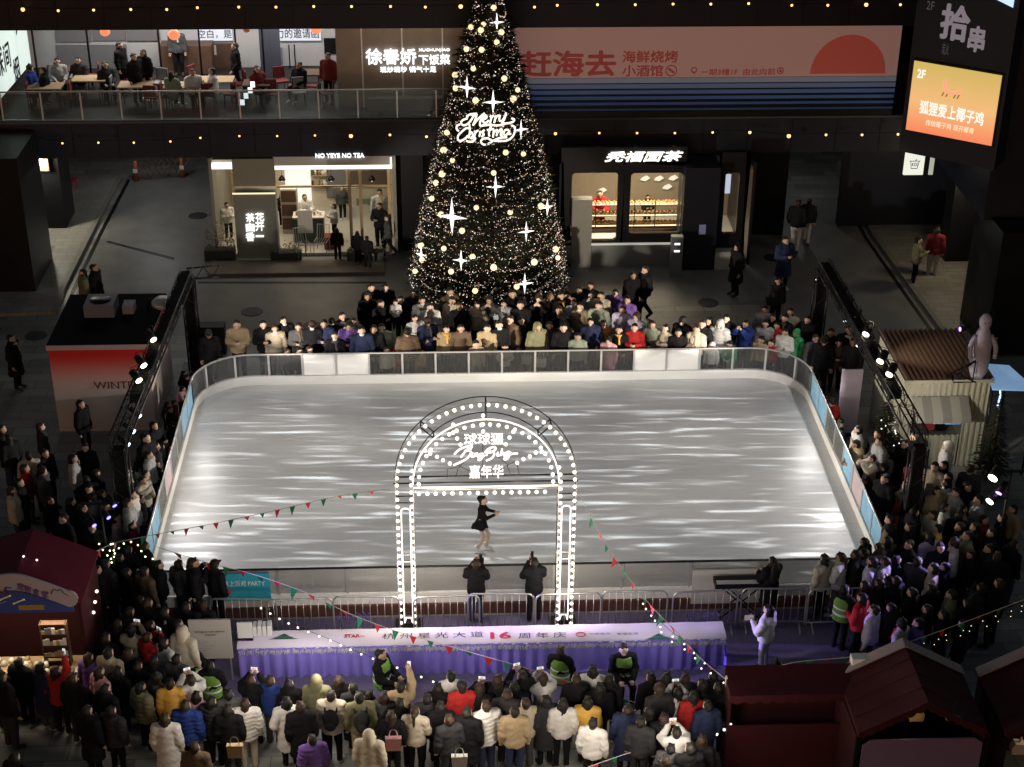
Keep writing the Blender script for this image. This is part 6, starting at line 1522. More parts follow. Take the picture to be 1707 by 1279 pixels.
g = MB(); g.tube([(PX.x, 24.9, .004), (PX.x, 24.9, PX.z)], .022, M_cord, 6); g.tube([(PX.x, 24.9, PX.z), (PX.x+.02, 24.9, PX.z-.35)], .05, mat('white_ribbon', (.6,.58,.55), .7), 6)
single(g, 'white_pole', 'slim white pole with a ribbon at the corner of the low red tent', 'pole', (PX.x, 24.9, 0))
bunting('long bunting from the violet light stand across the draped table to the white pole', chain([(262,912),(345,938),(420,957),(510,988),(580,1022),(660,1052),(740,1075),(870,1112),(960,1140),(1090,1180),(1213,1207)], 30.2, 24.9), .42, True, .175)
bunting('steep bunting from the arch shoulder down to the white pole', chain([(962,815),(1000,890),(1042,955),(1085,1010),(1130,1055),(1165,1095),(1213,1135)], 29.3, 24.9), .33, True, .15)
bunting('bunting from the white pole over the red tents to the far stand', chain([(1213,1135),(1320,1105),(1420,1095),(1500,1075),(1600,1040),(1720,995)], 24.9, 25.8), .40, True, .125, skip=2)
bunting('low bunting from the white pole across the nearest heads', chain([(1213,1198),(1130,1232),(1040,1258),(950,1290)], 24.9, 23.4), .42, True, .15)
lights('string of round bulbs dropping across the table and crowd to the white pole', chain([(435,1012),(470,1032),(505,1048),(560,1070),(600,1088),(680,1118),(760,1148),(860,1172),(960,1188),(1080,1200),(1213,1205)], 28.6, 24.8), .27, .024)
lights('short string of bulbs under the low bunting', chain([(1218,1206),(1195,1222),(1150,1238),(1120,1252),(1080,1275)], 24.7, 23.5), .22, .03)
lights('bulbs hanging down the steep bunting near the white pole', chain([(1075,1000),(1110,1045),(1150,1075),(1185,1110),(1213,1140)], 26.9, 24.9), .30, .02, None, 2)
lights('string of bulbs hanging beside the gift stall', chain([(161,984),(155,1023),(151,1057),(140,1112)], 27.6, 27.6), .27, .035)
lights('tiny gold lights trailing from the far bunting over the dark crowd', chain([(1480,1085),(1560,1060),(1640,1030),(1712,1000)], 25.3, 25.8), .26, .008, emis('tiny_gold', (1,.8,.45), 2.5), 2)
lights('small bulbs hanging behind the low red tent', chain([(1355,1112),(1380,1110),(1405,1108),(1428,1106)], 25.3, 25.3), .18, .018, None, 3)
lights('cluster of yellow green lights around the violet light stand', chain([(165,905),(180,925),(186,900),(190,930),(178,940),(205,905),(228,905),(240,925),(255,930)], 29.9, 29.9), .17, .02, emis('yellow_green', (.9,1,.45), 3.5))
lights('few round bulbs on the ridge of the gift stall', chain([(28,935),(42,925),(50,945),(58,938),(64,924)], 27.4, 27.4), .2, .022)
for px_, py_, Yl in ((560,1070,26.6),(760,1148,25.0),(960,1188,24.2),(1130,1200,24.0),(420,1120,25.0)):
    p = ay(px_, py_, Yl); lamp('front_fill', 'POINT', (p.x, Yl-1.2, p.z+.6), CROWD_E, (1,.88,.72), size=.3)  # added fill, off the strings, for unseen light from the camera side

for px_ in (520, 800, 1080):
    p = ay(px_, 1085, 27.05); lamp('front_fill', 'POINT', (p.x, 26.95, 1.75), 26, (.95,.88,.95), size=.2)  # added fill lights in front of the skirt to brighten its pleats
# ------------------------------------------------------------------ people: one continuous body each, shaped as a smooth field and skinned
def rc(P, a, b, ra, rb, sc):
    a = np.array(a, float); b = np.array(b, float); sc = np.array(sc, float)
    p = (P-a)*sc; ab = (b-a)*sc; L = max(1e-9, float(ab @ ab)); t = np.clip((p @ ab)/L, 0, 1)
    return (np.linalg.norm(p - t[..., None]*ab, axis=-1) - (ra+(rb-ra)*t)) / max(sc)**.5
def field(prims, k):
    def f(P):
        d = None
        for (a, b, ra, rb, sc, m) in prims:
            e = rc(P, a, b, ra, rb, sc)
            if d is None: d = e
            else:
                h = np.clip(.5+.5*(d-e)/k, 0, 1); d = d*(1-h)+e*h - k*h*(1-h)
        return d
    return f
def nets(f, lo, hi, h):
    lo = np.array(lo); n = np.ceil((np.array(hi)-lo)/h).astype(int)+1
    ax = [lo[i]+h*np.arange(n[i]) for i in range(3)]
    P = np.stack(np.meshgrid(*ax, indexing='ij'), -1); V = f(P)
    S = V < 0; c = tuple(s-1 for s in n)
    cnt = np.zeros(c, int)
    for dx in (0,1):
        for dy in (0,1):
            for dz in (0,1): cnt += S[dx:dx+c[0], dy:dy+c[1], dz:dz+c[2]]
    act = (cnt > 0) & (cnt < 8)
    acc = np.zeros(c+(3,)); num = np.zeros(c)
    for axis in range(3):
        o = [i for i in range(3) if i != axis]
        for u in (0,1):
            for w in (0,1):
                s0 = [0,0,0]; s0[o[0]] = u; s0[o[1]] = w; s1 = list(s0); s1[axis] += 1
                A = V[s0[0]:s0[0]+c[0], s0[1]:s0[1]+c[1], s0[2]:s0[2]+c[2]]; B = V[s1[0]:s1[0]+c[0], s1[1]:s1[1]+c[1], s1[2]:s1[2]+c[2]]
                cr = (A < 0) != (B < 0); t = np.where(cr, A/np.where(cr, A-B, 1), 0)
                off = np.zeros(c+(3,)); off[..., 0] = s0[0]; off[..., 1] = s0[1]; off[..., 2] = s0[2]; off[..., axis] += t
                acc += np.where(cr[..., None], off, 0); num += cr
    ii = np.argwhere(act); idx = -np.ones(c, int); idx[act] = np.arange(len(ii))
    verts = lo + h*(ii + acc[act]/num[act][:, None])
    faces = []
    for axis in range(3):
        o = [i for i in range(3) if i != axis]
        A = V.take(range(0, n[axis]-1), axis); B = V.take(range(1, n[axis]), axis)
        cr = (A < 0) != (B < 0); e = np.argwhere(cr)
        e = e[(e[:, o[0]] > 0) & (e[:, o[1]] > 0) & (e[:, o[0]] < c[o[0]]) & (e[:, o[1]] < c[o[1]])]
        neg = A[tuple(e.T)] < 0
        def cell(u, w): q = e.copy(); q[:, o[0]] -= u; q[:, o[1]] -= w; return idx[tuple(q.T)]
        q = np.stack([cell(0,0), cell(1,0), cell(1,1), cell(0,1)], 1)
        flip = neg if axis != 1 else ~neg
        q[flip] = q[flip][:, ::-1]
        faces.append(q)
    return verts, np.concatenate(faces)
def field_mesh(name, prims, h, k, clip=None, wrinkle=0.0, extra=None):
    f0 = field(prims, k)
    def f(P):
        d = f0(P)
        if wrinkle > .008: d = d + wrinkle*np.abs(np.sin(P[...,2]*34+.5*np.sin(P[...,0]*12)))
        if wrinkle: d = d + min(wrinkle,.006)*(np.sin(P[...,2]*46+4*np.sin(P[...,0]*17))*np.sin(P[...,0]*21+P[...,1]*26)+.7*np.sin(P[...,2]*27+P[...,0]*9-P[...,1]*13))
        if clip is not None: d = np.maximum(d, clip(P))
        return d
    lo = np.min([[min(a[i], b[i])-max(ra, rb)/min(sc[i],1)*1.0-.05 for i in range(3)] for a, b, ra, rb, sc, m in prims], 0)
    hi = np.max([[max(a[i], b[i])+max(ra, rb)/min(sc[i],1)*1.0+.05 for i in range(3)] for a, b, ra, rb, sc, m in prims], 0)
    V, Fq = nets(f, lo, hi, h)
    cen = V[Fq].mean(1)
    D = np.stack([rc(cen, a, b, ra, rb, sc) for a, b, ra, rb, sc, m in prims], 0); mi = np.array([p[5] for p in prims])[D.argmin(0)]
    verts = [tuple(v) for v in V]; faces = [tuple(int(i) for i in q) for q in Fq]; mi = [int(i) for i in mi]
    if extra:
        for (tv, tf, tm) in extra:
            b = len(verts); verts += [tuple(v) for v in tv]; faces += [tuple(b+i for i in q) for q in tf]; mi += [tm]*len(tf)
    me = bpy.data.meshes.new(name); me.from_pydata(verts, [], faces)
    import bmesh
    bm = bmesh.new(); bm.from_mesh(me); bmesh.ops.recalc_face_normals(bm, faces=bm.faces); bm.to_mesh(me); bm.free()
    me.polygons.foreach_set('material_index', mi); me.polygons.foreach_set('use_smooth', [True]*len(me.polygons)); me.update()
    return me

ONE = (1,1,1)
def joints(pose, lean=0.0):
    """body points of a 1.72 m figure facing -Y, feet on z = 0"""
    J = dict(pel=(0,.0,.94), waist=(0,.005,1.08), chest=(0,.0,1.30), neck=(0,.02,1.46), head=(0,-.012,1.605))
    for s, n in ((-1,'R'),(1,'L')):
        J['hip'+n] = (s*.09,0,.90); J['kne'+n] = (s*.10,-.02,.49); J['ank'+n] = (s*.105,.02,.085); J['toe'+n] = (s*.125,-.14,.035)
        J['sho'+n] = (s*.185,.01,1.405)
        e, w = {'a': ((.245,.03,1.12),(.255,-.04,.87)), 'f': ((.25,-.05,1.13),(-.05,-.235,1.15)), 'p': ((.245,-.02,1.13),(.06,-.27,1.20)), 'k': ((.285,.06,1.14),(.205,-.09,.95)),
                'r': ((.24,-.20,1.36),(.085,-.30,1.55)), 'l': ((.24,-.19,1.12),(.10,-.40,1.10)), 'u': ((.245,.03,1.12),(.255,-.04,.87)), 'w': ((.25,.03*s,1.12),(.255,-.06-.12*s,.89)),
                'q': ((.225,-.12,1.22),(.065,-.25,1.50)), 'c': ((.24,-.08,1.12),(.10,-.25,1.22)), 'g': ((.245,.02,1.12),(.24,-.10,.88)), 't': ((.235,-.10,1.13),(.12,-.31,1.19)),
                's': ((.24,-.06,1.15),(.14,-.30,1.05))}[pose]
        if pose == 'f' and s < 0: w = (w[0], w[1]-.02, w[2]+.05)
        if pose in 'u' and s < 0: e, w = (.21,-.10,1.66), (.16,-.14,1.93)
        if pose == 'g' and s > 0: e, w = (.24,-.08,1.13), (.12,-.27,1.28)
        J['elb'+n] = (s*e[0], e[1], e[2]); J['wri'+n] = (s*w[0], w[1], w[2])
    if pose == 'w':
        J['kneL'] = (.09,-.17,.50); J['ankL'] = (.10,-.18,.09); J['toeL'] = (.11,-.34,.05); J['kneR'] = (-.09,.06,.49); J['ankR'] = (-.10,.30,.13); J['toeR'] = (-.11,.17,.03)
    if pose == 's':
        for n, s in (('L',1),('R',-1)): J['hip'+n] = (s*.10,0,.50); J['kne'+n] = (s*.12,-.40,.50); J['ank'+n] = (s*.12,-.38,.09); J['toe'+n] = (s*.13,-.54,.04)
        for q in J:
            if q[:3] not in ('hip','kne','ank','toe'): J[q] = (J[q][0], J[q][1], J[q][2]-.42)
    if lean:
        c, s_ = math.cos(lean), math.sin(lean)
        for q in list(J):
            if q[:3] in ('hip','kne','ank','toe'): continue
            x, y, z = J[q]; y0, z0 = y, z-.92
            J[q] = (x, y0*c - z0*s_, .92 + y0*s_ + z0*c)
            if q[:3] == 'wri' and pose == 'l': J[q] = (J[q][0], J[q][1], J[q][2]+.03)
    return J
def hand(J, n):
    """palm direction frame and five separate fingers, curled"""
    e, w = Vector(J['elb'+n]), Vector(J['wri'+n]); d = (w-e).normalized(); side = Vector((-1 if n == 'L' else 1, 0, 0)); side = (side - d*side.dot(d)).normalized()
    if abs(d.x) > .6: side = Vector((0,0,1)); side = (side-d*side.dot(d)).normalized()
    nrm = d.cross(side).normalized(); out = []
    def tube(P, r0, r1):
        g = MB(); g.tube(P, r0, None, 6, r1=r1); out.append((g.v, g.f, 0))
    c = w + d*.085
    for i, (o, l) in enumerate(((.030,.070),(.011,.080),(-.009,.075),(-.028,.058))):
        b = c + side*o; cv = nrm*(-1 if n == 'L' else 1)
        tube([b-d*.02, b+d*l*.45, b+d*l*.78+cv*l*.28, b+d*l*.85+cv*l*.62], .0092, .0068)
    b = w + d*.035 + side*.028
    tube([b-side*.01, b+side*.025+d*.018, b+side*.03+d*.05], .0105, .0078)
    return w, d, out
def body_prims(J, wide=1.0, child=False):
    H = Vector(J['head']); hs = 1.28 if child else 1.0
    up = (H-Vector(J['neck'])).normalized(); fw = Vector((0,-1,0)); fw = (fw-up*fw.dot(up)).normalized(); sd = Vector((1,0,0))
    def hp(x, y, z): return tuple(H + sd*x*hs + fw*y*hs + up*z*hs)
    pr = [(hp(0,-.018,.03), hp(0,-.005,.035), .092*hs, .09*hs, (1.12,.96,1), 0), (hp(0,.02,-.02), hp(0,.035,-.07), .074*hs, .05*hs, (1.1,1,1), 0), (hp(0,.052,-.092), hp(0,.055,-.09), .026*hs, .025*hs, ONE, 0),
          (hp(0,.092,.015), hp(0,.108,-.022), .010*hs, .018*hs, ONE, 0), (hp(-.084,-.01,.015), hp(-.086,-.008,-.03), .020*hs, .014*hs, ONE, 0), (hp(.084,-.01,.015), hp(.086,-.008,-.03), .020*hs, .014*hs, ONE, 0),
          (J['neck'], hp(0,-.01,-.05), .056, .053, ONE, 0),
          (J['chest'], J['waist'], .165, .140, (1,1.45,1), 4), (J['waist'], J['pel'], .140, .165, (1,1.3,1), 1)]
    for n in 'LR':
        pr += [(J['sho'+n], J['elb'+n], .055, .045, ONE, 4), (J['elb'+n], J['wri'+n], .042, .030, ONE, 0), (J['neck'], J['sho'+n], .06, .06, ONE, 4)]
        k, a = Vector(J['kne'+n]), Vector(J['ank'+n])
        pr += [(J['hip'+n], J['kne'+n], .094*wide, .070*wide, ONE, 1), (J['kne'+n], tuple(a+(k-a)*.08), .068*wide, .056*wide, ONE, 1), (J['ank'+n], J['toe'+n], .050, .042, (1,1,1.1), 2)]
        w, d, _ = hand(J, n); pr.append((tuple(w), tuple(w+d*.075), .030, .036, (1,1,1), 0))
    ex = []
    for n in 'LR': ex += hand(J, n)[2]
    # eyes, brows and mouth
    def spot(c, r, m, sc=(1,1,1)):
        g = MB(); g.ball(c, r*hs, None, 7, 5, sc); ex.append((g.v, g.f, m))
    for s in (-1,1): spot(hp(s*.034,.078,.008), .0095, 3); g = MB(); g.bar(hp(s*.018,.084,.032), hp(s*.050,.076,.034), .008*hs, .005*hs, None); ex.append((g.v, g.f, 3))
    g = MB(); g.bar(hp(-.022,.083,-.062), hp(.022,.083,-.062), .008*hs, .010*hs, None); ex.append((g.v, g.f, 5))
    return pr, ex
def jacket_prims(J, kind):
    c = {'short':(.84,.018),'puffer':(.80,.045),'coat':(.50,.028),'dress':(.62,.0)}[kind]; f = c[1]
    pr = [(J['chest'], J['waist'], .188+f, .172+f, (1,1.32,1), 0), (J['neck'], tuple(Vector(J['neck'])+Vector((0,-.005,.02))), .082+f*.5, .076+f*.5, ONE, 1)]
    pel = Vector(J['pel']); pr.append((J['waist'], tuple(pel), .172+f, .185+f, (1,1.25,1), 0))
    if kind in ('coat','dress'): pr.append((tuple(pel), (pel.x, pel.y, c[0]-.06), .186+f, .235+f, (1,1.2,1), 0))
    else: pr.append((tuple(pel), (pel.x, pel.y, c[0]), .185+f, .185+f, (1,1.2,1), 0))
    for n in 'LR':
        e, w = Vector(J['elb'+n]), Vector(J['wri'+n])
        pr += [(J['neck'], J['sho'+n], .085+f, .078+f*.7, ONE, 0), (J['sho'+n], tuple(e), .080+f, .066+f, ONE, 0), (tuple(e), tuple(w-(w-e)*.06), .064+f, .050+f*.6, ONE, 0)]
    return pr, c[0]
# hair and headgear, modelled round a head at the origin (face towards -Y)
def hair_prims(kind):
    cap = [((0,.046,.052),(0,.05,.054),.093,.092,(1.0,.95,1),0), ((0,.05,-.01),(0,.055,-.045),.078,.064,(1,1,1),0), ((-.045,-.030,.105),(.045,-.030,.105),.024,.024,ONE,0)]
    if kind == 's': return cap
    if kind == 'l': return cap + [((-.07,.03,-.02),(-.085,.05,-.22),.045,.040,ONE,0), ((.07,.03,-.02),(.085,.05,-.22),.045,.040,ONE,0), ((0,.075,0),(0,.105,-.30),.085,.060,(1,1.3,1),0)]
    if kind == 'b': return cap + [((0,.10,.07),(0,.115,.075),.05,.05,ONE,0)]
    if kind == 't': return cap + [((0,.09,.04),(0,.15,.0),.036,.04,ONE,0), ((0,.15,0),(0,.15,-.26),.04,.018,ONE,0)]
    if kind == 'o': return cap + [((-.07,.0,-.02),(-.082,.0,-.11),.042,.036,ONE,0), ((.07,.0,-.02),(.082,.0,-.11),.042,.036,ONE,0), ((0,.06,0),(0,.075,-.12),.085,.075,ONE,0)]
    if kind == 'C': return [((0,.005,.06),(0,.015,.065),.106,.104,(1.05,.96,1),0), ((0,-.10,.06),(0,-.155,.045),.06,.045,(1,1,3.2),0), ((0,.05,0),(0,.055,-.03),.078,.07,ONE,0)]
    if kind == 'k': return [((0,.012,.065),(0,.02,.075),.110,.104,(1.04,.95,1),0), ((0,.0,.03),(0,.005,.035),.108,.108,(1.02,.93,2),0), ((0,.02,.185),(0,.02,.19),.032,.032,ONE,0), ((0,.05,0),(0,.055,-.06),.078,.07,ONE,0)]
    if kind == 'h': return [((0,.03,.04),(0,.045,.05),.125,.118,(1.08,.95,1),0), ((0,.06,-.05),(0,.05,-.13),.115,.12,(1,1.1,1),0), ((-.085,-.03,-.05),(-.07,-.01,-.14),.045,.05,ONE,0), ((.085,-.03,-.05),(.07,-.01,-.14),.045,.05,ONE,0)]
FAB = {}
PAL = {'k':('black',(.011,.011,.013)),'n':('navy',(.025,.032,.075)),'g':('dark grey',(.065,.065,.07)),'G':('light grey',(.33,.335,.34)),'w':('white',(.58,.57,.55)),'c':('cream',(.48,.435,.35)),'b':('beige',(.40,.345,.265)),
       't':('tan',(.33,.25,.155)),'o':('brown',(.115,.078,.052)),'v':('olive',(.17,.165,.10)),'r':('red',(.36,.025,.025)),'p':('pink',(.62,.33,.36)),'y':('mustard',(.62,.36,.08)),'B':('blue',(.022,.045,.20)),'P':('purple',(.15,.085,.30)),
       'e':('sage green',(.25,.29,.23)),'E':('green',(.05,.26,.10)),'m':('maroon',(.15,.025,.03)),'S':('silver',(.45,.46,.48)),'L':('lavender',(.48,.44,.60)),'x':('charcoal',(.032,.032,.036)),'O':('orange brown',(.42,.17,.06)),'V':('fluorescent green',(.17,.34,.07))}
def fab(c):
    if c not in FAB: FAB[c] = mat('cloth_'+PAL[c][0].replace(' ','_'), PAL[c][1], .82, noise=.16, nscale=14, bump=.25, bscale=55, spec=.08)
    return FAB[c]
SKIN = [mat('skin_light', (.50,.33,.25), .5), mat('skin_fair', (.56,.39,.31), .5), mat('skin_tan', (.40,.26,.18), .5)]
M_eye = mat('eye_brow_dark', (.02,.015,.014), .5); M_lip = mat('lip', (.32,.12,.10), .5); M_hair = mat('black_hair', (.010,.009,.008), .62, bump=.3, bscale=90); M_hairb = mat('brown_hair', (.028,.017,.011), .6, bump=.3, bscale=90)
M_hairc = mat('chestnut_hair', (.030,.017,.010), .6, bump=.3, bscale=90)
M_shoe = mat('dark_shoe', (.03,.03,.03), .6); M_shoew = mat('white_shoe', (.6,.6,.58), .5); M_mask = mat('face_mask', (.60,.63,.66), .7)
BODY, JACK, HAIR = {}, {}, {}
LOW = [1.0]
def get_body(pose, lean, wide, child):
    key = (pose, lean, wide, child, LOW[0])
    if key not in BODY:
        J = joints(pose, lean); pr, ex = body_prims(J, wide, child)
        BODY[key] = (field_mesh('body', pr, .0185*LOW[0], .022, None, 0, ex if LOW[0] == 1 else None), J)
        me = BODY[key][0]
        for m in (SKIN[0], fab('k'), M_shoe, M_eye, fab('k'), M_lip): me.materials.append(m)
    return BODY[key]
def get_jacket(pose, lean, kind):
    key = (pose, lean, kind, LOW[0])
    if key not in JACK:
        J = joints(pose, lean); pr, hem = jacket_prims(J, kind)
        cl = None
        if pose != 's': cl = lambda P: hem - P[..., 2] + (.012*np.sin(P[..., 0]*40))
        JACK[key] = field_mesh('jacket', pr, .0205*LOW[0], .03, cl, .0055 if kind != 'puffer' else .016)
        JACK[key].materials.append(fab('k')); JACK[key].materials.append(fab('k'))
    return JACK[key]
def get_hair(kind, child):
    key = (kind, child, LOW[0])
    if key not in HAIR:
        s = 1.28 if child else 1.0
        pr = [(tuple(np.array(a)*s), tuple(np.array(b)*s), ra*s, rb*s, sc, m) for a, b, ra, rb, sc, m in hair_prims(kind)]
        def clip(P):      # keep the face clear
            d = .098*s - np.sqrt((P[...,0]*1.15)**2 + ((P[...,1]+.105*s)*1.0)**2 + ((P[...,2]+.02*s)*.85)**2)
            return d
        HAIR[key] = field_mesh('hair', pr, .0135*LOW[0], .02, clip if kind != 'C' else None, .006 if kind in 'slbto' else 0)
        HAIR[key].materials.append(M_hair)
    return HAIR[key]
def slot(o, i, m): o.material_slots[i].link = 'OBJECT'; o.material_slots[i].material = m
PN = [0]; EXTRA = {}
def person(x, y, z, rz, top='k', hair='s', pose='a', coat='short', pants='k', H=1.70, child=False, lean=0.0, wide=1.0, skin=None, hcol=None, mask=False, inner='k', label='', group=None, shoes=None, collar=None):
    s = H/1.72; PN[0] += 1
    if child: s = H/1.76
    t = thing('person', label, 'person', (x, y, z), rz, group); fat = 1.10 if child else .99 if abs(rz) > 2.2 else 1.05
    t.scale = (s*fat, s*fat, s)
    me, J = get_body(pose, lean, wide, child)
    b = bpy.data.objects.new('body', me); COL.objects.link(b); b.parent = t
    slot(b, 0, skin or SKIN[PN[0] % 3]); slot(b, 1, fab(pants)); slot(b, 2, shoes or (M_shoew if PN[0] % 4 == 0 else M_shoe)); slot(b, 4, fab(inner))
    if coat:
        j = bpy.data.objects.new('jacket', get_jacket(pose, lean, coat)); COL.objects.link(j); j.parent = t; slot(j, 0, fab(top)); slot(j, 1, fab(collar or top))
    if hair:
        h = bpy.data.objects.new({'C':'cap','k':'knit_hat','h':'hood'}.get(hair, 'hair'), get_hair(hair, child)); COL.objects.link(h); h.parent = t
        h.location = J['head']; h.rotation_euler = (lean*.9, 0, 0)
        slot(h, 0, hcol or (fab(top) if hair == 'h' else (M_hair, M_hair, M_hairb, M_hair, M_hairc, M_hair, M_hairb, M_hair)[(PN[0]*5) % 8]))
    k_ = (PN[0]*7919) % 100
    if coat in ('short','puffer') and hair != 'h' and k_ < 34 and pose != 's' and top not in 'w' or (coat == 'puffer' and k_ < 60 and hair != 'h' and pose != 's'):
        if 'hood' not in EXTRA: EXTRA['hood'] = field_mesh('hood', [((-.07,.07,-.14),(.07,.07,-.14),.055,.055,ONE,0), ((0,.10,-.17),(0,.12,-.24),.085,.05,(1,1.5,1),0), ((-.10,-.01,-.15),(-.05,.07,-.14),.035,.05,ONE,0), ((.10,-.01,-.15),(.05,.07,-.14),.035,.05,ONE,0)], .018, .03, None, .004); EXTRA['hood'].materials.append(fab('k'))
        o = bpy.data.objects.new('folded_hood', EXTRA['hood']); COL.objects.link(o); o.parent = t; o.location = J['head']; o.rotation_euler = (lean, 0, 0); slot(o, 0, fab(top))
    elif k_ > 86 and hair != 'h' and pose != 's':
        if 'scarf' not in EXTRA: EXTRA['scarf'] = field_mesh('scarf', [((.085*math.cos(a),.08*math.sin(a)+.01,-.135),(.085*math.cos(a+.6),.08*math.sin(a+.6)+.01,-.135),.036,.036,ONE,0) for a in (0,.63,1.26,1.88,2.51,3.14,3.77,4.4,5.03,5.65)]+[((.03,-.10,-.15),(.05,-.155,-.36),.035,.03,(1,1.3,1),0)], .016, .02, None, .003); EXTRA['scarf'].materials.append(fab('k'))
        o = bpy.data.objects.new('scarf', EXTRA['scarf']); COL.objects.link(o); o.parent = t; o.location = J['head']; o.rotation_euler = (lean, 0, 0); slot(o, 0, fab('rcgwboGy'[PN[0] % 8]))
    if mask:
        g = MB(); g.ball((0,0,0), .062, M_mask, 9, 6, (1,.75,.72)); k = g.build('face_mask', None); k.parent = t; hd = Vector(J['head']); k.location = hd+Vector((0,-.062,-.055))*(1.28 if child else 1)
    return t
def add_vest(t, dz=0.0):
    if 'vest' not in EXTRA:
        pr = [((0,0,1.30),(0,.005,1.08),.222,.208,(1,1.30,1),0), ((0,.005,1.08),(0,0,.84),.208,.215,(1,1.22,1),0), ((-.10,0,1.43),(.10,0,1.43),.10,.10,(1,1,1),0)]
        def cut(P): return np.maximum(np.maximum(.86-P[...,2], P[...,2]-1.47), .075-np.sqrt(P[...,0]**2+(P[...,1]+.02)**2)-.02*(P[...,2] < 1.38)*9)
        EXTRA['vest'] = field_mesh('reflective_vest', pr, .018, .03, cut, .002); me = EXTRA['vest']; me.materials.append(fab('V')); me.materials.append(M_white)
        for p in me.polygons:
            z = sum(me.vertices[i].co.z for i in p.vertices)/len(p.vertices)
            if 1.02 < z < 1.07 or 1.17 < z < 1.22: p.material_index = 1
    o = bpy.data.objects.new('reflective_vest', EXTRA['vest']); COL.objects.link(o); o.parent = t; o.location = (0,0,dz)
def add_pack(t, m):
    g = MB(); g.ball((0,.20,1.22), .2, m, 12, 8, (.82,.55,1.15)); g.ball((0,.29,1.12), .12, m, 10, 6, (1,.5,.9))
    for s in (-1,1): g.tube(smooth_line([(s*.11,.17,1.36),(s*.12,.06,1.47),(s*.12,-.13,1.38),(s*.13,-.14,1.2),(s*.14,.10,1.06)], 3), .02, m, 5)
    k = g.build('backpack', None); k.parent = t

def crowd_mass(people, label):
    """everyone beyond the three hundred who show largest, as one mesh"""
    LOW[0] = 1.7; V = []; Fv = []; MI = []; mats = []; n0 = 0
    def mi(m):
        if m not in mats: mats.append(m)
        return mats.index(m)
    for q, d in enumerate(people):
        s = d['H']/(1.76 if d['child'] else 1.72); w = 1.08 if d['child'] else 1.0
        me, J = get_body(d['pose'], d['lean'], d['wide'], d['child']); hd = J['head']
        for mesh, off, rx, ms in ((me, (0,0,0), 0, [SKIN[q % 3], fab(d['pants']), M_shoe, M_eye, fab(d['inner']), M_lip]), (get_jacket(d['pose'], d['lean'], d['coat']), (0,0,0), 0, [fab(d['top'])]*2), (get_hair(d['hair'], d['child']), hd, d['lean']*.9, [fab(d['top']) if d['hair'] == 'h' else M_hair if q % 5 else M_hairb])):
            n = len(mesh.vertices); co = np.empty(n*3, np.float32); mesh.vertices.foreach_get('co', co); co = co.reshape(-1,3)
            if rx: c_, s_ = math.cos(rx), math.sin(rx); co = co @ np.array([[1,0,0],[0,c_,s_],[0,-s_,c_]])
            co = (co + np.array(off))*np.array([s*w, s*w, s]); c_, s_ = math.cos(d['rz']), math.sin(d['rz'])
            co = co @ np.array([[c_,s_,0],[-s_,c_,0],[0,0,1]]) + np.array([d['x'], d['y'], d['z']])
            V.append(co)
            for p in mesh.polygons: Fv.append(tuple(n0+i for i in p.vertices)); MI.append(mi(ms[min(p.material_index, len(ms)-1)]))
            n0 += n
    LOW[0] = 1.0
    me = bpy.data.meshes.new('crowd'); me.from_pydata(np.concatenate(V).tolist(), [], Fv)
    for m in mats: me.materials.append(m)
    me.polygons.foreach_set('material_index', MI); me.polygons.foreach_set('use_smooth', [True]*len(Fv)); me.update()
    o = bpy.data.objects.new('crowd', me); COL.objects.link(o); tag(o, label, 'crowd', kind='stuff')
# ------------------------------------------------------------------ everyone in the picture
# where (zone) and what each wears: head x, head y in an enlarged quarter of the photograph, then top, hair, pose, coat, trousers, extras
RG = {'R5':(0,320,3.97),'R6':(430,320,3.97),'R7':(860,320,3.97),'R8':(1280,320,4.0),'L1':(0,640,3.97),'RR':(1280,640,4.0),'F5':(0,960,3.97),'F6':(430,960,3.97),'F7':(860,960,3.97),'F8':(1280,960,4.0)}
CROWD = []
def crowd(zone, reg, text):
    for ln in text.strip().split(';'):
        w = ln.split()
        if len(w) < 3: continue
        w += ['.']*(8-len(w)); ox, oy, k = RG[reg]
        CROWD.append((zone, ox+float(w[0])/k, oy+float(w[1])/k, w[2], w[3] if w[3] != '.' else 's', w[4] if w[4] != '.' else 'a', {'c':'coat','p':'puffer','.':'short','d':'dress'}[w[5]], w[6] if w[6] != '.' else rnd.choice('kkknx'), w[7]))
crowd('far', 'R6', """35 885 k s p; 112 912 b o a p g m; 162 868 k s a . . m; 270 900 g b p c; 360 888 k C a; 405 918 n s p p; 465 895 k C a; 510 960 k l a; 605 895 P k p p; 632 868 b s a; 685 925 n s a . . m;
765 915 k s a . k; 818 905 e l a; 988 938 o C a p; 1040 845 w l p; 1120 865 n C f; 945 1030 r s a . r; 855 1050 c o a . g; 1042 1052 y o a . y; 1248 915 t l a; 1343 910 o l a; 1445 1010 b s a . b; 1518 910 t s a . k; 1635 1030 w l p; 195 1060 g l a; 275 1055 g s a; 335 1055 x s a; 1620 915 k s a""")
crowd('tree', 'R6', """750 640 k s a c; 842 640 k s a c; 728 700 k s a c; 815 745 k l p; 910 735 w s c; 945 720 k s a; 1025 680 x s a; 1085 725 G l a; 1140 768 w s f . k; 1272 668 o s a; 1285 728 c o a; 1333 765 k s a . k; 1450 758 b s k . k; 1530 722 g k r; 1630 748 S l a p; 1640 690 k s a; 1622 862 o s a; 560 830 k s a""")
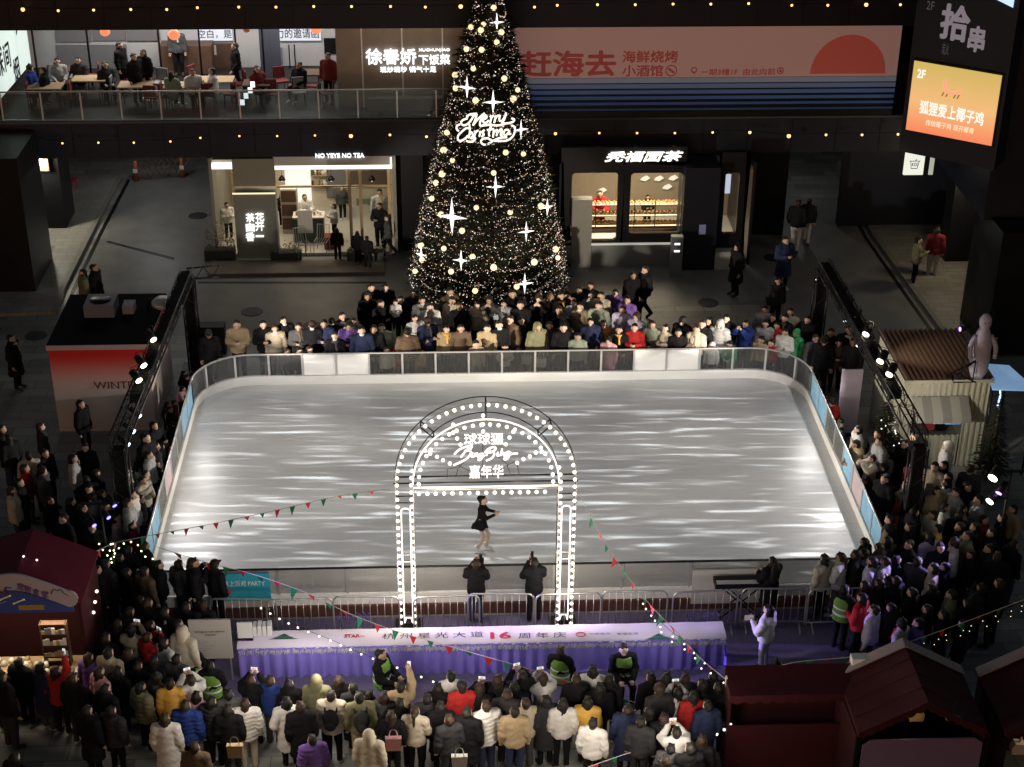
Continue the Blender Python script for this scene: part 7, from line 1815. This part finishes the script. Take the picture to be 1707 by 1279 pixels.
crowd('far', 'R7', """5 905 k s a; 145 900 v h a c v; 220 890 x l a c; 315 905 k s a; 490 868 n s k p; 578 878 O l a . k m; 683 918 k s k; 785 905 r s p; 900 885 e s a . k; 990 908 c l p; 1105 858 k C a; 1075 938 k s a; 1195 915 c s f; 1230 890 k s a; 1268 890 k l a c; 1350 880 G h a p; 1392 845 k s a; 1520 880 B s r p;
1650 880 G o a; 615 990 p k a c p; 705 1035 b o a . b; 787 1025 r s l . r; 875 1028 k s l; 940 1022 g o l; 1005 1027 c s l; 1297 1022 w h a; 1430 990 E s l . e; 1622 982 t l a; 1690 1000 r s a; 300 990 w l p . w; 335 980 g s a; 410 965 e s a""")
crowd('tree', 'R7', """30 755 k s a; 32 695 w k c; 150 715 k k r; 230 705 t h a c; 300 695 k s a; 340 685 p k a; 362 738 w s f . k; 285 790 k l k; 425 765 t s a c; 500 690 G l p; 540 690 b s a; 550 760 e s a . k; 655 675 P s f p; 705 788 L l a; 735 722 P s a; 800 832 L k p; 395 660 x s a; 470 640 k s a""")
crowd('far', 'R8', """40 955 r s a . g; 115 945 w s f; 185 955 E h a; 195 1015 c l l . w; 245 925 k l a; 100 885 k s a; 137 890 b o a; 40 900 k s a; 8 912 G s a""")
crowd('cfar', 'R8', """375 1000 k C a . k; 470 1015 o l p; 420 945 k s a; 500 935 k s p; 320 985 g s a; 545 1005 x s a""")
crowd('lane', 'R8', """120 330 n s p c k; 1005 330 v s p; 1130 262 m s a . G; 65 600 x o a; 1490 812 k l a . c; 205 80 k s w . w; 278 70 x s w . w""")
crowd('lane', 'R7', """858 522 k s w . k; 775 560 k o w c; 1470 372 k h a c""")
crowd('kfar', 'R5', """1567 885 t s p; 1380 945 k C a . k""")
crowd('lane', 'R5', """545 540 v o a p; 600 512 k s a c; 75 975 k s a c""")
crowd('left', 'L1', """1220 108 k s l; 1125 172 k l a; 1160 178 m s a; 1242 215 k l l; 1020 282 k l p; 1208 268 p l l; 1150 290 w o p; 965 365 k s a; 1030 415 x l a; 1120 335 k C l p; 1040 480 o l a; 985 478 G s a; 1000 560 w s p; 1100 535 k l p; 965 602 c s a; 945 645 c s p; 1020 625 t s a; 872 742 w o a; 930 762 k s a; 1042 728 x l l; 850 795 G s a; 905 800 m s a; 1003 805 r k l; 885 882 p l a; 832 652 k s a; 822 572 b s a; 1180 400 x l l; 950 920 k s a; 870 935 m l a; 1075 470 k s a; 1010 690 k o a; 1060 610 k s l""")
crowd('ldark', 'L1', """55 368 k l a; 190 482 b s a; 237 478 k s a; 165 565 r l a; 282 585 g k a; 485 500 G l a; 567 645 k s a; 565 428 k s a; 80 715 b o a p; 472 788 k s a; 612 765 g C a; 545 830 k s a . . m; 535 140 k l a; 270 290 x l a; 12 305 k s a; 130 660 k s a; 640 600 k l a; 700 740 x s a; 700 820 k s a; 420 900 k s a; 330 780 k s a c; 610 960 k s a; 760 700 k l a""")
crowd('lnear', 'L1', """960 1080 k s a c; 605 1160 g o a; 1050 1205 k s a; 1120 1215 g l a; 1195 1172 k s a; 1270 1218 k s r; 1420 1205 k C a . k; 840 1255 k l a; 900 1235 o s a; 740 1080 k s a; 790 1160 k l a; 640 1240 k s a; 700 1200 x s a; 850 1110 k s a""")
crowd('right', 'RR', """415 115 r l l p; 462 112 r k l p; 485 245 c l p; 600 312 w o a; 636 392 t l l; 500 385 g s l; 682 342 k l a; 745 392 G s p; 560 452 x s l; 640 475 c l p p; 690 505 c s r; 682 412 k l a; 780 640 k s a; 970 552 m l a; 950 650 c l p; 792 362 k s a; 700 640 k l l; 690 560 x s a""")
crowd('rdark', 'RR', """1172 552 k l a; 1195 422 w h a c; 1110 562 b s a; 1170 622 p o a; 1130 722 t l a; 1215 662 w o a; 1190 722 G s a; 1185 832 w l a; 1350 582 g C a; 1402 782 G s a; 1235 832 t l a; 1632 842 t l a; 1440 912 m s a; 1095 882 c l p; 1130 972 y s a; 812 912 x s a; 945 962 k s a; 822 992 t l a; 1240 1072 w k a; 860 1182 k l a; 1000 1192 x s a; 1035 1222 b l a; 1080 1030 L o a; 1330 1020 v s a; 1300 880 k s a; 1380 960 k l a; 1490 1000 k s a; 1560 900 k s a; 1280 960 k s a; 940 1080 k s a; 1150 1100 k s a; 1320 1140 k l a; 1420 1120 x s a; 1530 1160 k s a; 1640 1080 k s a; 1230 720 k s a; 1010 870 k s a""")
crowd('rnear', 'RR', """642 1062 k s a; 706 1092 x l a; 772 1062 k l a; 376 1172 c l a . k; 482 1162 w t p; 556 1152 k l a; 692 1192 L o a; 640 1135 k s a; 780 1190 G s a; 1100 1250 k s a""")
crowd('rnear', 'F8', """740 55 k l p; 855 40 k s r; 672 62 m l a; 625 155 r l p; 820 222 x s a; 892 332 G k a; 1002 322 P l a; 705 235 L s a; 1220 135 v s a; 960 120 k s a; 1090 90 k l a; 1060 230 k s a; 1170 270 k s a; 1330 190 k s a; 1420 90 x l a; 1540 60 k s a; 1300 330 k l a""")
crowd('front', 'F5', """1090 955 w l a c w; 1230 870 B s a p; 1300 805 p l a; 1402 845 x o a p; 1512 795 g s p p; 1622 855 w o a p c; 1125 722 y s a; 1265 698 w s r; 1660 700 k s r; 1520 740 k l a""")
crowd('front', 'F6', """82 705 B s a . g; 205 725 k l a; 385 702 v h a; 535 702 k l a; 600 715 x s a; 662 712 k l a; 190 845 w l k c k; 265 860 k s a c k; 485 805 c s a p k P; 672 812 v s a . b P; 800 775 g l a c; 945 742 t s u . k; 1040 905 c t p . k; 1210 875 k l a c k; 1385 915 k s a c k; 1510 872 w s a p; 1120 822 x s a; 1190 752 k l a; 1280 672 w s a; 1350 745 r C a; 1450 745 k k r; 1280 802 x s a; 860 735 k s a; 770 745 k l a; 735 1065 c h a c c; 360 1095 P s a p; 1590 695 k l a; 1650 795 x s a c; 1660 712 k l a; 1700 905 t s a""")
crowd('front', 'F7', """45 835 b s a . g; 40 672 k s r; 200 835 x l a c; 310 855 w l a . k; 475 840 y l a . k; 512 985 w s a . k; 180 695 w k r; 510 635 w l a c; 400 692 k s a; 622 692 k l a; 560 665 k l a; 892 682 k s a; 1000 675 k l a; 1082 652 x s a; 1150 662 k l a; 1236 662 k s a; 1306 672 k s a; 1080 722 w l r; 950 765 x k a; 1190 785 r l a; 740 895 n s a c; 882 905 k l p; 842 955 x s a; 960 935 k s a; 1270 865 n s a; 1062 1045 w s r; 1040 1135 g s a p; 990 1235 k l a; 1130 1135 k s a; 1232 1095 k l a""")
crowd('stall', 'F5', """130 585 k s a p; 270 615 n l a c g P; 368 640 r l u . k; 10 680 k s a; 580 905 k s a c k; 740 905 x l a p k; 935 745 v o a p k; 660 645 p l a . m; 870 375 b k r; 885 395 r s r; 1085 450 w l a; 1175 385 c h a; 995 335 k l r; 1170 560 g s a; 1345 205 k C a; 1232 215 k s r; 780 640 k l a; 850 520 k l a; 720 520 b s a; 620 560 P l a; 1020 570 k l a; 1040 690 g k a; 60 620 k l a; 950 600 k s a; 700 760 k l a; 480 690 k s a; 1290 1145 o s a; 100 1215 k l a; 1180 330 k s a; 1090 250 k l a; 1010 200 k s a; 930 170 k l a; 860 250 x s a; 780 330 k l a; 700 420 k s a""")
ZONE = {'far':'at the far boards','tree':'under the tree','cfar':'by the far container corner','kfar':'by the far kiosk corner','lane':'out in the dark lane','left':'at kiosk side boards','ldark':'before the dark kiosk','lnear':'by near kiosk corner',
        'right':'at container side boards','rdark':'by the floodlight stand','rnear':'by near container corner','front':'facing the draped table','stall':'near the gift stall'}
FROM = {'far':'kiosk','tree':'kiosk','cfar':'kiosk','kfar':'kiosk','lane':'kiosk','left':'far corner','ldark':'kiosk','lnear':'kiosk','right':'far corner','rdark':'rink','rnear':'rink','front':'gift stall','stall':'stall'}
GROUP = {k: 'onlookers '+v for k, v in ZONE.items()}
COATW = {'short':'jacket','puffer':'puffer jacket','coat':'long coat','dress':'dress'}
HAIRW = {'s':'short dark hair','l':'long dark hair','b':'hair bun','t':'ponytail','o':'bobbed hair','C':'peaked cap','k':'knit hat','h':'hood up'}
POSEW = {'a':'','f':'arms folded','p':'hands at chest','k':'hands in pockets','r':'phone hands raised','l':'leaning forward','u':'one arm up','w':'walking','c':'carried','g':'','t':'hands forward','s':'seated'}
made = []
def shade_name(c, coat): return PAL[c][0]
for (zone, px_, py_, top_, hair_, pose_, coat_, pants_, fl) in CROWD:
    H = rnd.gauss(1.72, .055) if hair_ not in 'lbto' else rnd.gauss(1.66, .045)
    if zone == 'far':
        p = az(px_, py_, .933*H)
        if pose_ == 'l': ymin = 41.05
        else: ymin = 40.86
        if p.y < ymin:
            q = ay(px_, py_, ymin); H = q.z/.933; p = q
            if pose_ == 'l' and H < 1.15: pose_ = 'a'
        elif p.y > 42.2: p = ay(px_, py_, 41.7); H = min(1.85, p.z/.933)
    elif zone in ('left', 'right'):
        Xl = -7.32 if zone == 'left' else 10.42
        p = az(px_, py_, .933*H); d_ = ray(px_, py_)
        if (zone == 'left' and p.x > Xl) or (zone == 'right' and p.x < Xl):
            p = CPOS + d_*(Xl/d_.x); H = min(1.86, p.z/.933)
            if p.z/.933 > 1.86: p = az(px_, py_, .933*1.86)
    elif zone == 'front':
        p = az(px_, py_, .933*H)
        if p.y > 26.95: p = ay(px_, py_, 26.95); H = min(1.8, p.z/.933)
    else:
        p = az(px_, py_, .933*H)
    if 'child' in fl: pass
    ch = H < 1.38
    if fl == 'm': mask_ = True
    else: mask_ = rnd.random() < .08 and zone in ('far','tree','left','right')
    if pose_ == 'c': z0 = p.z-.45; H = .95; ch = True; base = Vector((p.x, p.y-.02, p.z-.933*.95+.02))
    else: base = Vector((p.x, p.y, 0.012 if (zone in ('front',) or zone == 'stall') else 0.004))
    if base.x < -8.3 and base.y > 46 and zone == 'lane': base.z = .11
    face = {'far':0,'tree':0,'cfar':-.3,'kfar':.3,'left':math.pi/2-.15,'right':-math.pi/2+.15,'ldark':math.pi/2,'rdark':-math.pi/2,'lnear':math.pi*.72,'rnear':-math.pi*.72,'front':math.pi,'stall':math.pi*.85,'lane':0}[zone]
    rz = face + rnd.gauss(0, .22)
    if zone in ('far','tree'): rz += math.atan2((.8-base.x), 11)*.8
    if zone == 'rdark' and rnd.random() < .4: rz = rnd.uniform(-3.1, 3.1)
    if zone == 'ldark' and rnd.random() < .4: rz = rnd.uniform(-3.1, 3.1)
    if zone == 'lane': rz = rnd.choice((2.8, .3, 1.4, -1.2))
    # step aside where somebody (or a thing) already stands
    for _ in range(14):
        hit = None
        for b in made:
            dx, dy = base.x-b[0], base.y-b[1]
            if dx*dx*1.0+dy*dy < (.33 if not ch else .26)**2: hit = b; break
        if hit is None or pose_ == 'c': break
        dx, dy = base.x-hit[0], base.y-hit[1]; L = math.hypot(dx, dy) or 1e-3
        sh = .10
        if zone in ('far',): base.y += sh*.9; base.x += .03*(1 if dx > 0 else -1)
        elif zone == 'left': base.x -= sh
        elif zone == 'right': base.x += sh
        elif zone == 'front': base.y -= sh*.8; base.x += .05*(1 if dx > 0 else -1)
        else: base.x += sh*(1 if dx > 0 else -1); base.y += sh*.4*(1 if dy > 0 else -1)
    made.append((base.x, base.y))
    CLS = 'child' if ch else 'person'
    desc = [CLS+' in %s %s' % (PAL[top_][0], COATW[coat_]), HAIRW[hair_] + (' and mask' if mask_ else '')]
    if POSEW[pose_]: desc.append(POSEW[pose_])
    desc.append(ZONE[zone])
    made[-1] = (base.x, base.y, zone, ', '.join(desc), dict(x=base.x, y=base.y, z=base.z, rz=rz, top=top_, hair=hair_, pose={'c':'c'}.get(pose_, pose_), coat=coat_, pants=pants_, H=max(.85, H), child=ch, lean=.32 if pose_ == 'l' else 0.0,
        wide=1.15 if (len(made) % 3 == 0 and pants_ != 'k') else 1.0, mask=mask_, inner=rnd.choice('kwgkc'), collar=None), fl)
# the nearest and plainest three hundred stand as themselves, the rest of the dark crowd is one mass
SPECIAL = 52
WGT = {'far':2,'tree':1.7,'left':1.3,'right':1.5,'front':1.3,'lane':2,'cfar':1.5,'kfar':3,'stall':.95,'lnear':1.0,'rnear':.9,'rdark':.72,'ldark':.8}
rank = sorted(range(len(made)), key=lambda i: -made[i][4]['H']/made[i][1]*WGT[made[i][2]]*(1.25 if made[i][4]['top'] not in 'kxnm' else 1.0))
keep = set(rank[:298-SPECIAL])
crowd_mass([made[i][4] for i in range(len(made)) if i not in keep], 'dense unlit crowd in dark winter clothes filling the plaza around the rink')
from collections import defaultdict
same = defaultdict(list)
for i, m_ in enumerate(made):
    if i in keep: same[m_[3]].append(i)
for lab, ids in same.items():
    z = made[ids[0]][2]
    key = (lambda i: -made[i][1]) if z in ('left','right') else (lambda i: made[i][0])
    for k, i in enumerate(sorted(ids, key=key)):
        m_ = made[i]
        L = lab if len(ids) == 1 else lab.replace(' in ', ', ', 1) + ', %s from %s' % (ORD[min(k, 29)], FROM[z])
        if len(L.replace(',', '').split()) > 16 and POSEW[m_[4]['pose']]: L = L.replace(', '+POSEW[m_[4]['pose']], '')
        t = person(label=L, group=GROUP[z], **m_[4])
        if m_[4]['pose'] in 'ru' and z in ('front','stall','lnear','rnear') and not m_[4]['child']:
            J = joints(m_[4]['pose']); sc = m_[4]['H']/1.72; w_ = (Vector(J['wriL'])+Vector(J['wriR']))/2 if m_[4]['pose'] == 'r' else Vector(J['wriR'])
            q = Vector((m_[4]['x'], m_[4]['y'], m_[4]['z'])) + Matrix.Rotation(m_[4]['rz'], 3, 'Z') @ ((w_+Vector((0,-.03,.115)))*sc)
            R_ = Matrix.Rotation(m_[4]['rz'], 3, 'Z'); g = MB(); hx, hz = (.075,.038) if m_[4]['pose'] == 'r' else (.037,.075)
            c8 = [R_ @ Vector((a*hx, b*.004, c*hz))+q for b in (-1,1) for c in (-1,1) for a in (-1,1)]
            g.add(c8, [(0,1,3,2),(0,2,6,4),(1,5,7,3),(2,3,7,6),(0,4,5,1)], M_black); g.add([R_ @ Vector((a*hx*.92, .0055, c*hz*.92))+q for a, c in ((-1,-1),(1,-1),(1,1),(-1,1))], [(0,1,2,3)], emis('phone_screen_glow', (.75,.8,.85), .8))
            single(g, 'phone', 'lit phone raised by ' + L.split(', ')[0].replace('person in ', '') .replace('person', L.split(', ')[1] if ', ' in L else '') + ', ' + ', '.join(L.split(', ')[-2:]), 'phone', tuple(q), 'phones raised in the crowd')
        if 'P' in m_[5]: add_pack(t, fab('k') if 'c' == m_[4]['top'] else fab('x'))

# ------------------------------------------------------------------ people with a part of their own in the scene
def held(name, label, cat, loc, mb): return single(mb, name, label, cat, loc)
for px_, py_, Yc, lab, rz, z_ in ((1408,985,28.2,'guard in fluorescent green vest standing beside the carpet near the container side crowd',2.4,0),(1296,1108,25.9,'guard in green vest half hidden behind the low red tent',2.6,0),(351,1122,26.6,'guard in bright green vest with a white back patch behind the info board',3.1,0),(318,1098,27.3,'guard in green vest bending before the info board',2.8,0),
        (636,1118,26.85,'guard in green vest crouching at the middle of the draped table',1.2,0),(934,1118,26.85,'guard in green vest sitting before the violet skirt',2.8,0),(1038,1112,26.85,'bearded guard in green vest facing the front crowd',.15,0)):
    p = ay(px_, py_, Yc); H = max(1.1, min(1.8, p.z/.933))
    if H < 1.4: t = person(p.x, Yc, max(0.012, p.z-.933*1.68+.42), rz, top='k', pose='s', H=1.68, label=lab, group='guards in green vests')
    else: t = person(p.x, Yc, .012, rz, top='k', pose='a', H=H, label=lab, group='guards in green vests')
    add_vest(t, 0 if H >= 1.4 else -.42)
# the skater
sk = az(812, 921, ICEZ)
def skater():
    t = thing('person', 'figure skater in black dress and white skates gliding on the ice', 'person', (sk.x-.12, sk.y, ICEZ+.004), rad(78), 'performers'); t.scale = (.90, .90, .885)
    J = dict(pel=(0,.04,.98), waist=(0,.02,1.12), chest=(0,.0,1.33), neck=(0,.0,1.49), head=(.0,-.035,1.63),
        hipR=(-.08,.03,.93), kneR=(-.08,-.06,.52), ankR=(-.09,.10,.14), toeR=(-.09,-.06,.085), hipL=(.08,.03,.93), kneL=(.09,-.16,.54), ankL=(.09,-.10,.14), toeL=(.09,-.26,.085),
        shoR=(-.15,0,1.42), elbR=(-.22,-.16,1.22), wriR=(-.10,-.36,1.30), shoL=(.15,0,1.42), elbL=(.24,-.10,1.20), wriL=(.12,-.32,1.24))
    pr, ex = body_prims(J, .8); pr = [(a, b, ra*(.86 if m in (4,1) else 1), rb*(.86 if m in (4,1) else 1), sc, {1:0,2:2,4:1}.get(m, m)) for a, b, ra, rb, sc, m in pr]
    me = field_mesh('body', pr, .016, .022, None, 0, ex)
    for m in (SKIN[1], fab('k'), M_shoew, M_eye, fab('k'), M_lip): me.materials.append(m)
    b = bpy.data.objects.new('body', me); COL.objects.link(b); b.parent = t
    pr = [(J['chest'], J['waist'], .145, .12, (1,1.35,1), 0), (J['waist'], J['pel'], .12, .145, (1,1.25,1), 0), (J['neck'], J['neck'], .065, .065, ONE, 0)]
    for n in 'LR': pr += [(J['neck'], J['sho'+n], .06, .062, ONE, 0), (J['sho'+n], J['elb'+n], .060, .05, ONE, 0), (J['elb'+n], J['wri'+n], .048, .038, ONE, 0)]
    me = field_mesh('bodice', pr, .018, .025, None, .002); me.materials.append(fab('k')); o = bpy.data.objects.new('bodice', me); COL.objects.link(o); o.parent = t
    g = MB(); v = []; N = 26
    for i in range(N):
        a = 2*math.pi*i/N; w = 1+.10*math.sin(a*7)
        for r, z in ((.135,1.04),(.19,.93),(.215*w,.82+.03*math.sin(a*5))): v.append((r*math.cos(a), .03+r*.85*math.sin(a)+(.06 if z < .85 and math.sin(a) > .3 else 0), z))
    g.add(v, [(i*3+k, ((i+1) % N)*3+k, ((i+1) % N)*3+k+1, i*3+k+1) for i in range(N) for k in range(2)], fab('k'), True); k = g.build('skirt', None); k.parent = t
    h = bpy.data.objects.new('hair', get_hair('b', False)); COL.objects.link(h); h.parent = t; h.location = J['head']; slot(h, 0, M_hair)
    for n in 'LR':
        g = MB(); a, q = Vector(J['ank'+n]), Vector(J['toe'+n]); g.tube([a+Vector((0,.03,.12)), a], .056, M_shoew, 8, r1=.05); g.bar((a.x,a.y+.08,.012),(q.x,q.y-.07,.012), .006, .03, M_steel)
        g.tube([(a.x,a.y,.10),(a.x,a.y,.02)], .012, M_steel, 5); g.tube([(q.x,q.y+.02,.09),(q.x,q.y+.02,.02)], .012, M_steel, 5); k = g.build('skate', None); k.parent = t
skater()
# two photographers before the near boards
for px_, lab, rz, pants_ in ((794,'photographer in black jacket and blue jeans aiming a camera at the skater','a','n'),(889,'photographer in black clothes raising a camera with a tall flash','b','k')):
    p = ay(px_, 1036, 29.55); t = person(p.x, 29.5, .004, math.pi-.1 if rz == 'a' else math.pi+.15, top='k', pose='q', pants=pants_, H=1.76, label=lab, group='photographers'); t.scale = (.98, .98, .97)
    c = Vector((p.x+(.11 if rz == 'a' else -.03), 29.5+.26, 1.49)); g = MB(); g.box(c.x-.07, c.x+.07, c.y-.04, c.y+.04, c.z-.05, c.z+.05, M_black); g.tube([c+Vector((0,.03,0)), c+Vector((0,.20,0))], .038, M_black, 10)
    if rz == 'b': g.box(c.x-.03, c.x+.03, c.y-.03, c.y+.03, c.z+.05, c.z+.20, M_black)
    single(g, 'camera', 'black camera held up by the photographer %s' % ('in blue jeans' if rz == 'a' else 'with the tall flash'), 'camera', tuple(c), 'cameras of the photographers')
# the presenter in white
p = az(1271, 1117); t = person(p.x, p.y, .012, -2.2, top='w', hair='l', pose='g', coat='short', pants='L', H=1.66, wide=.95, label='woman in white suit with long dark hair holding a paper on the carpet', shoes=M_shoew)
g = MB(); q = p+Matrix.Rotation(-2.2,3,'Z') @ Vector((.12,-.36,1.30)); g.box(q.x-.10, q.x+.10, q.y-.005, q.y+.005, q.z-.06, q.z+.07, M_white); single(g, 'paper_sheet', 'white paper sheet held by the woman in the white suit', 'paper', tuple(q))
# keyboard player seen from behind with very long hair
t = person(kx+.52, ky-.12, .012, math.pi+.5, top='k', hair='l', pose='t', coat='coat', pants='k', H=1.62, label='keyboard player with very long black hair seen from behind', group='performers')
g = MB(); g.ball((0,.13,1.36), .17, M_hair, 12, 9, (.85,.45,1.9)); k = g.build('long_hair', None); k.parent = t
# child on the boards' end in cream and the person beside, staff and guests in the shops
for px_, py_, Yc, z0, top_, hair_, pose_, rz, lab in ((508,330,51.6,.12,'w','s','t',.4,'barista in white shirt behind the milk tea counter'),(556,345,51.2,.12,'G','l','p',-1.2,'customer in grey dress ordering at the milk tea counter'),(570,322,53,.12,'g','s','a',.3,'staff in grey apron at the back of the milk tea shop'),
      (632,345,50.6,.02,'k','l','p',-.4,'customer with long hair sitting by the milk tea doorway'),(646,365,50.0,0,'g','s','w',-1.5,'person in grey jacket walking past the milk tea shop'),(633,322,51.5,.12,'w','s','a',.2,'guest in white top inside the milk tea doorway'),(378,343,51.3,.12,'w','s','p',.5,'worker in white beside the oak wall'),
      (596,402,49.3,0,'k','l','a',3.0,'dark long haired person before the tea shop terrace'),(612,410,48.9,0,'k','s','a',2.9,'dark person standing nearest the terrace edge'),(562,400,49.6,0,'k','o','a',3.1,'dark person sitting with their back on the terrace'),
      (470,340,52.4,.12,'k','l','t',.2,'staff in black at the milk tea shelf unit'),(1080,330,51.9,.12,'k','l','t',.1,'dark baker behind the middle of the bread shelves'),(1000,325,50.9,.12,'r','s','t',0,'baker in red top behind the bread shelves')):
    p = ay(px_, py_, Yc); H = max(1.2, min(1.78, (p.z-z0)/.933)); person(p.x, Yc, z0, rz, top=top_, hair=hair_, pose=pose_, H=H, label=lab, group='people at the shops')
for px_, py_, Yc, top_, hair_, pose_, rz, lab in ((225,112,51.9,'k','s','a',.8,'dark dressed guest standing beside the upstairs tables'),(240,108,52.3,'k','l','a',-.5,'long haired guest standing close to the dark guest upstairs'),(299,118,55.0,'g','s','a',.1,'waiter in grey before the serving hatch'),(52,133,52.0,'B','k','s',1.4,'guest in blue seated near the calligraphy panel'),
      (323,145,51.5,'w','s','s',.3,'guest in white seated below the serving hatch'),(288,150,51.3,'e','l','s',2.8,'guest in grey green seated at the hatch table'),(356,152,51.6,'w','l','s',-1.2,'guest in white seated beside the brown door'),(548,133,51.8,'m','s','a',-.4,'guest in maroon beside the bronze wall end'),(100,140,52.8,'G','l','s',.3,'guest in light grey seated behind the long upstairs table'),(135,140,52.9,'x','s','s',-.2,'guest in charcoal seated behind the long upstairs table'),(205,128,53.2,'k','l','a',1.2,'dark guest standing behind the two standing guests upstairs'),(395,130,53.0,'k','s','w',-1.2,'dark waiter walking past the brown upstairs door'),(430,140,51.8,'m','l','s',.6,'guest in maroon seated near the big armchair'),(500,140,52.2,'k','s','s',-.6,'dark guest seated behind the glass doors'),(75,140,51.8,'k','s','s',-1.4,'dark guest seated across the blue guest'),
      (180,150,52.4,'x','l','s',.4,'dark guest seated at the long upstairs table')):
    p = ay(px_, py_, Yc); H = 1.68; 
    person(p.x, Yc, zF1+.0, rz, top=top_, hair=hair_, pose=pose_, H=H, label=lab, group='guests on the gallery')
# bags carried in the crowd
for px_, py_, Yc, c_, lab in ((902,603,40.82,'w','white tote bag held before the far boards by the crouching pair'),(656,1238,23.3,'p','pink carrier bag held low in the front crowd'),(392,1250,23.2,'t','tan paper bag beside the white puffer jacket'),(766,1268,22.9,'w','white plastic bag beside the grey haired man'),(878,598,40.82,'G','pale shoulder bag under the black jacket at the far boards')):
    p = ay(px_, py_, Yc); z = max(.25, p.z); g = MB(); g.prism([(p.x-.13,z-.16),(p.x+.13,z-.16),(p.x+.15,z+.12),(p.x-.15,z+.12)], Yc-.05, Yc+.05, fab(c_)); g.tube(smooth_line([(p.x-.08,Yc,z+.12),(p.x-.05,Yc,z+.28),(p.x+.05,Yc,z+.28),(p.x+.08,Yc,z+.12)], 3), .01, fab(c_), 4); single(g, 'bag', lab, 'bag', (p.x, Yc, z), 'bags in the crowd')
print('PEOPLE', PN[0])
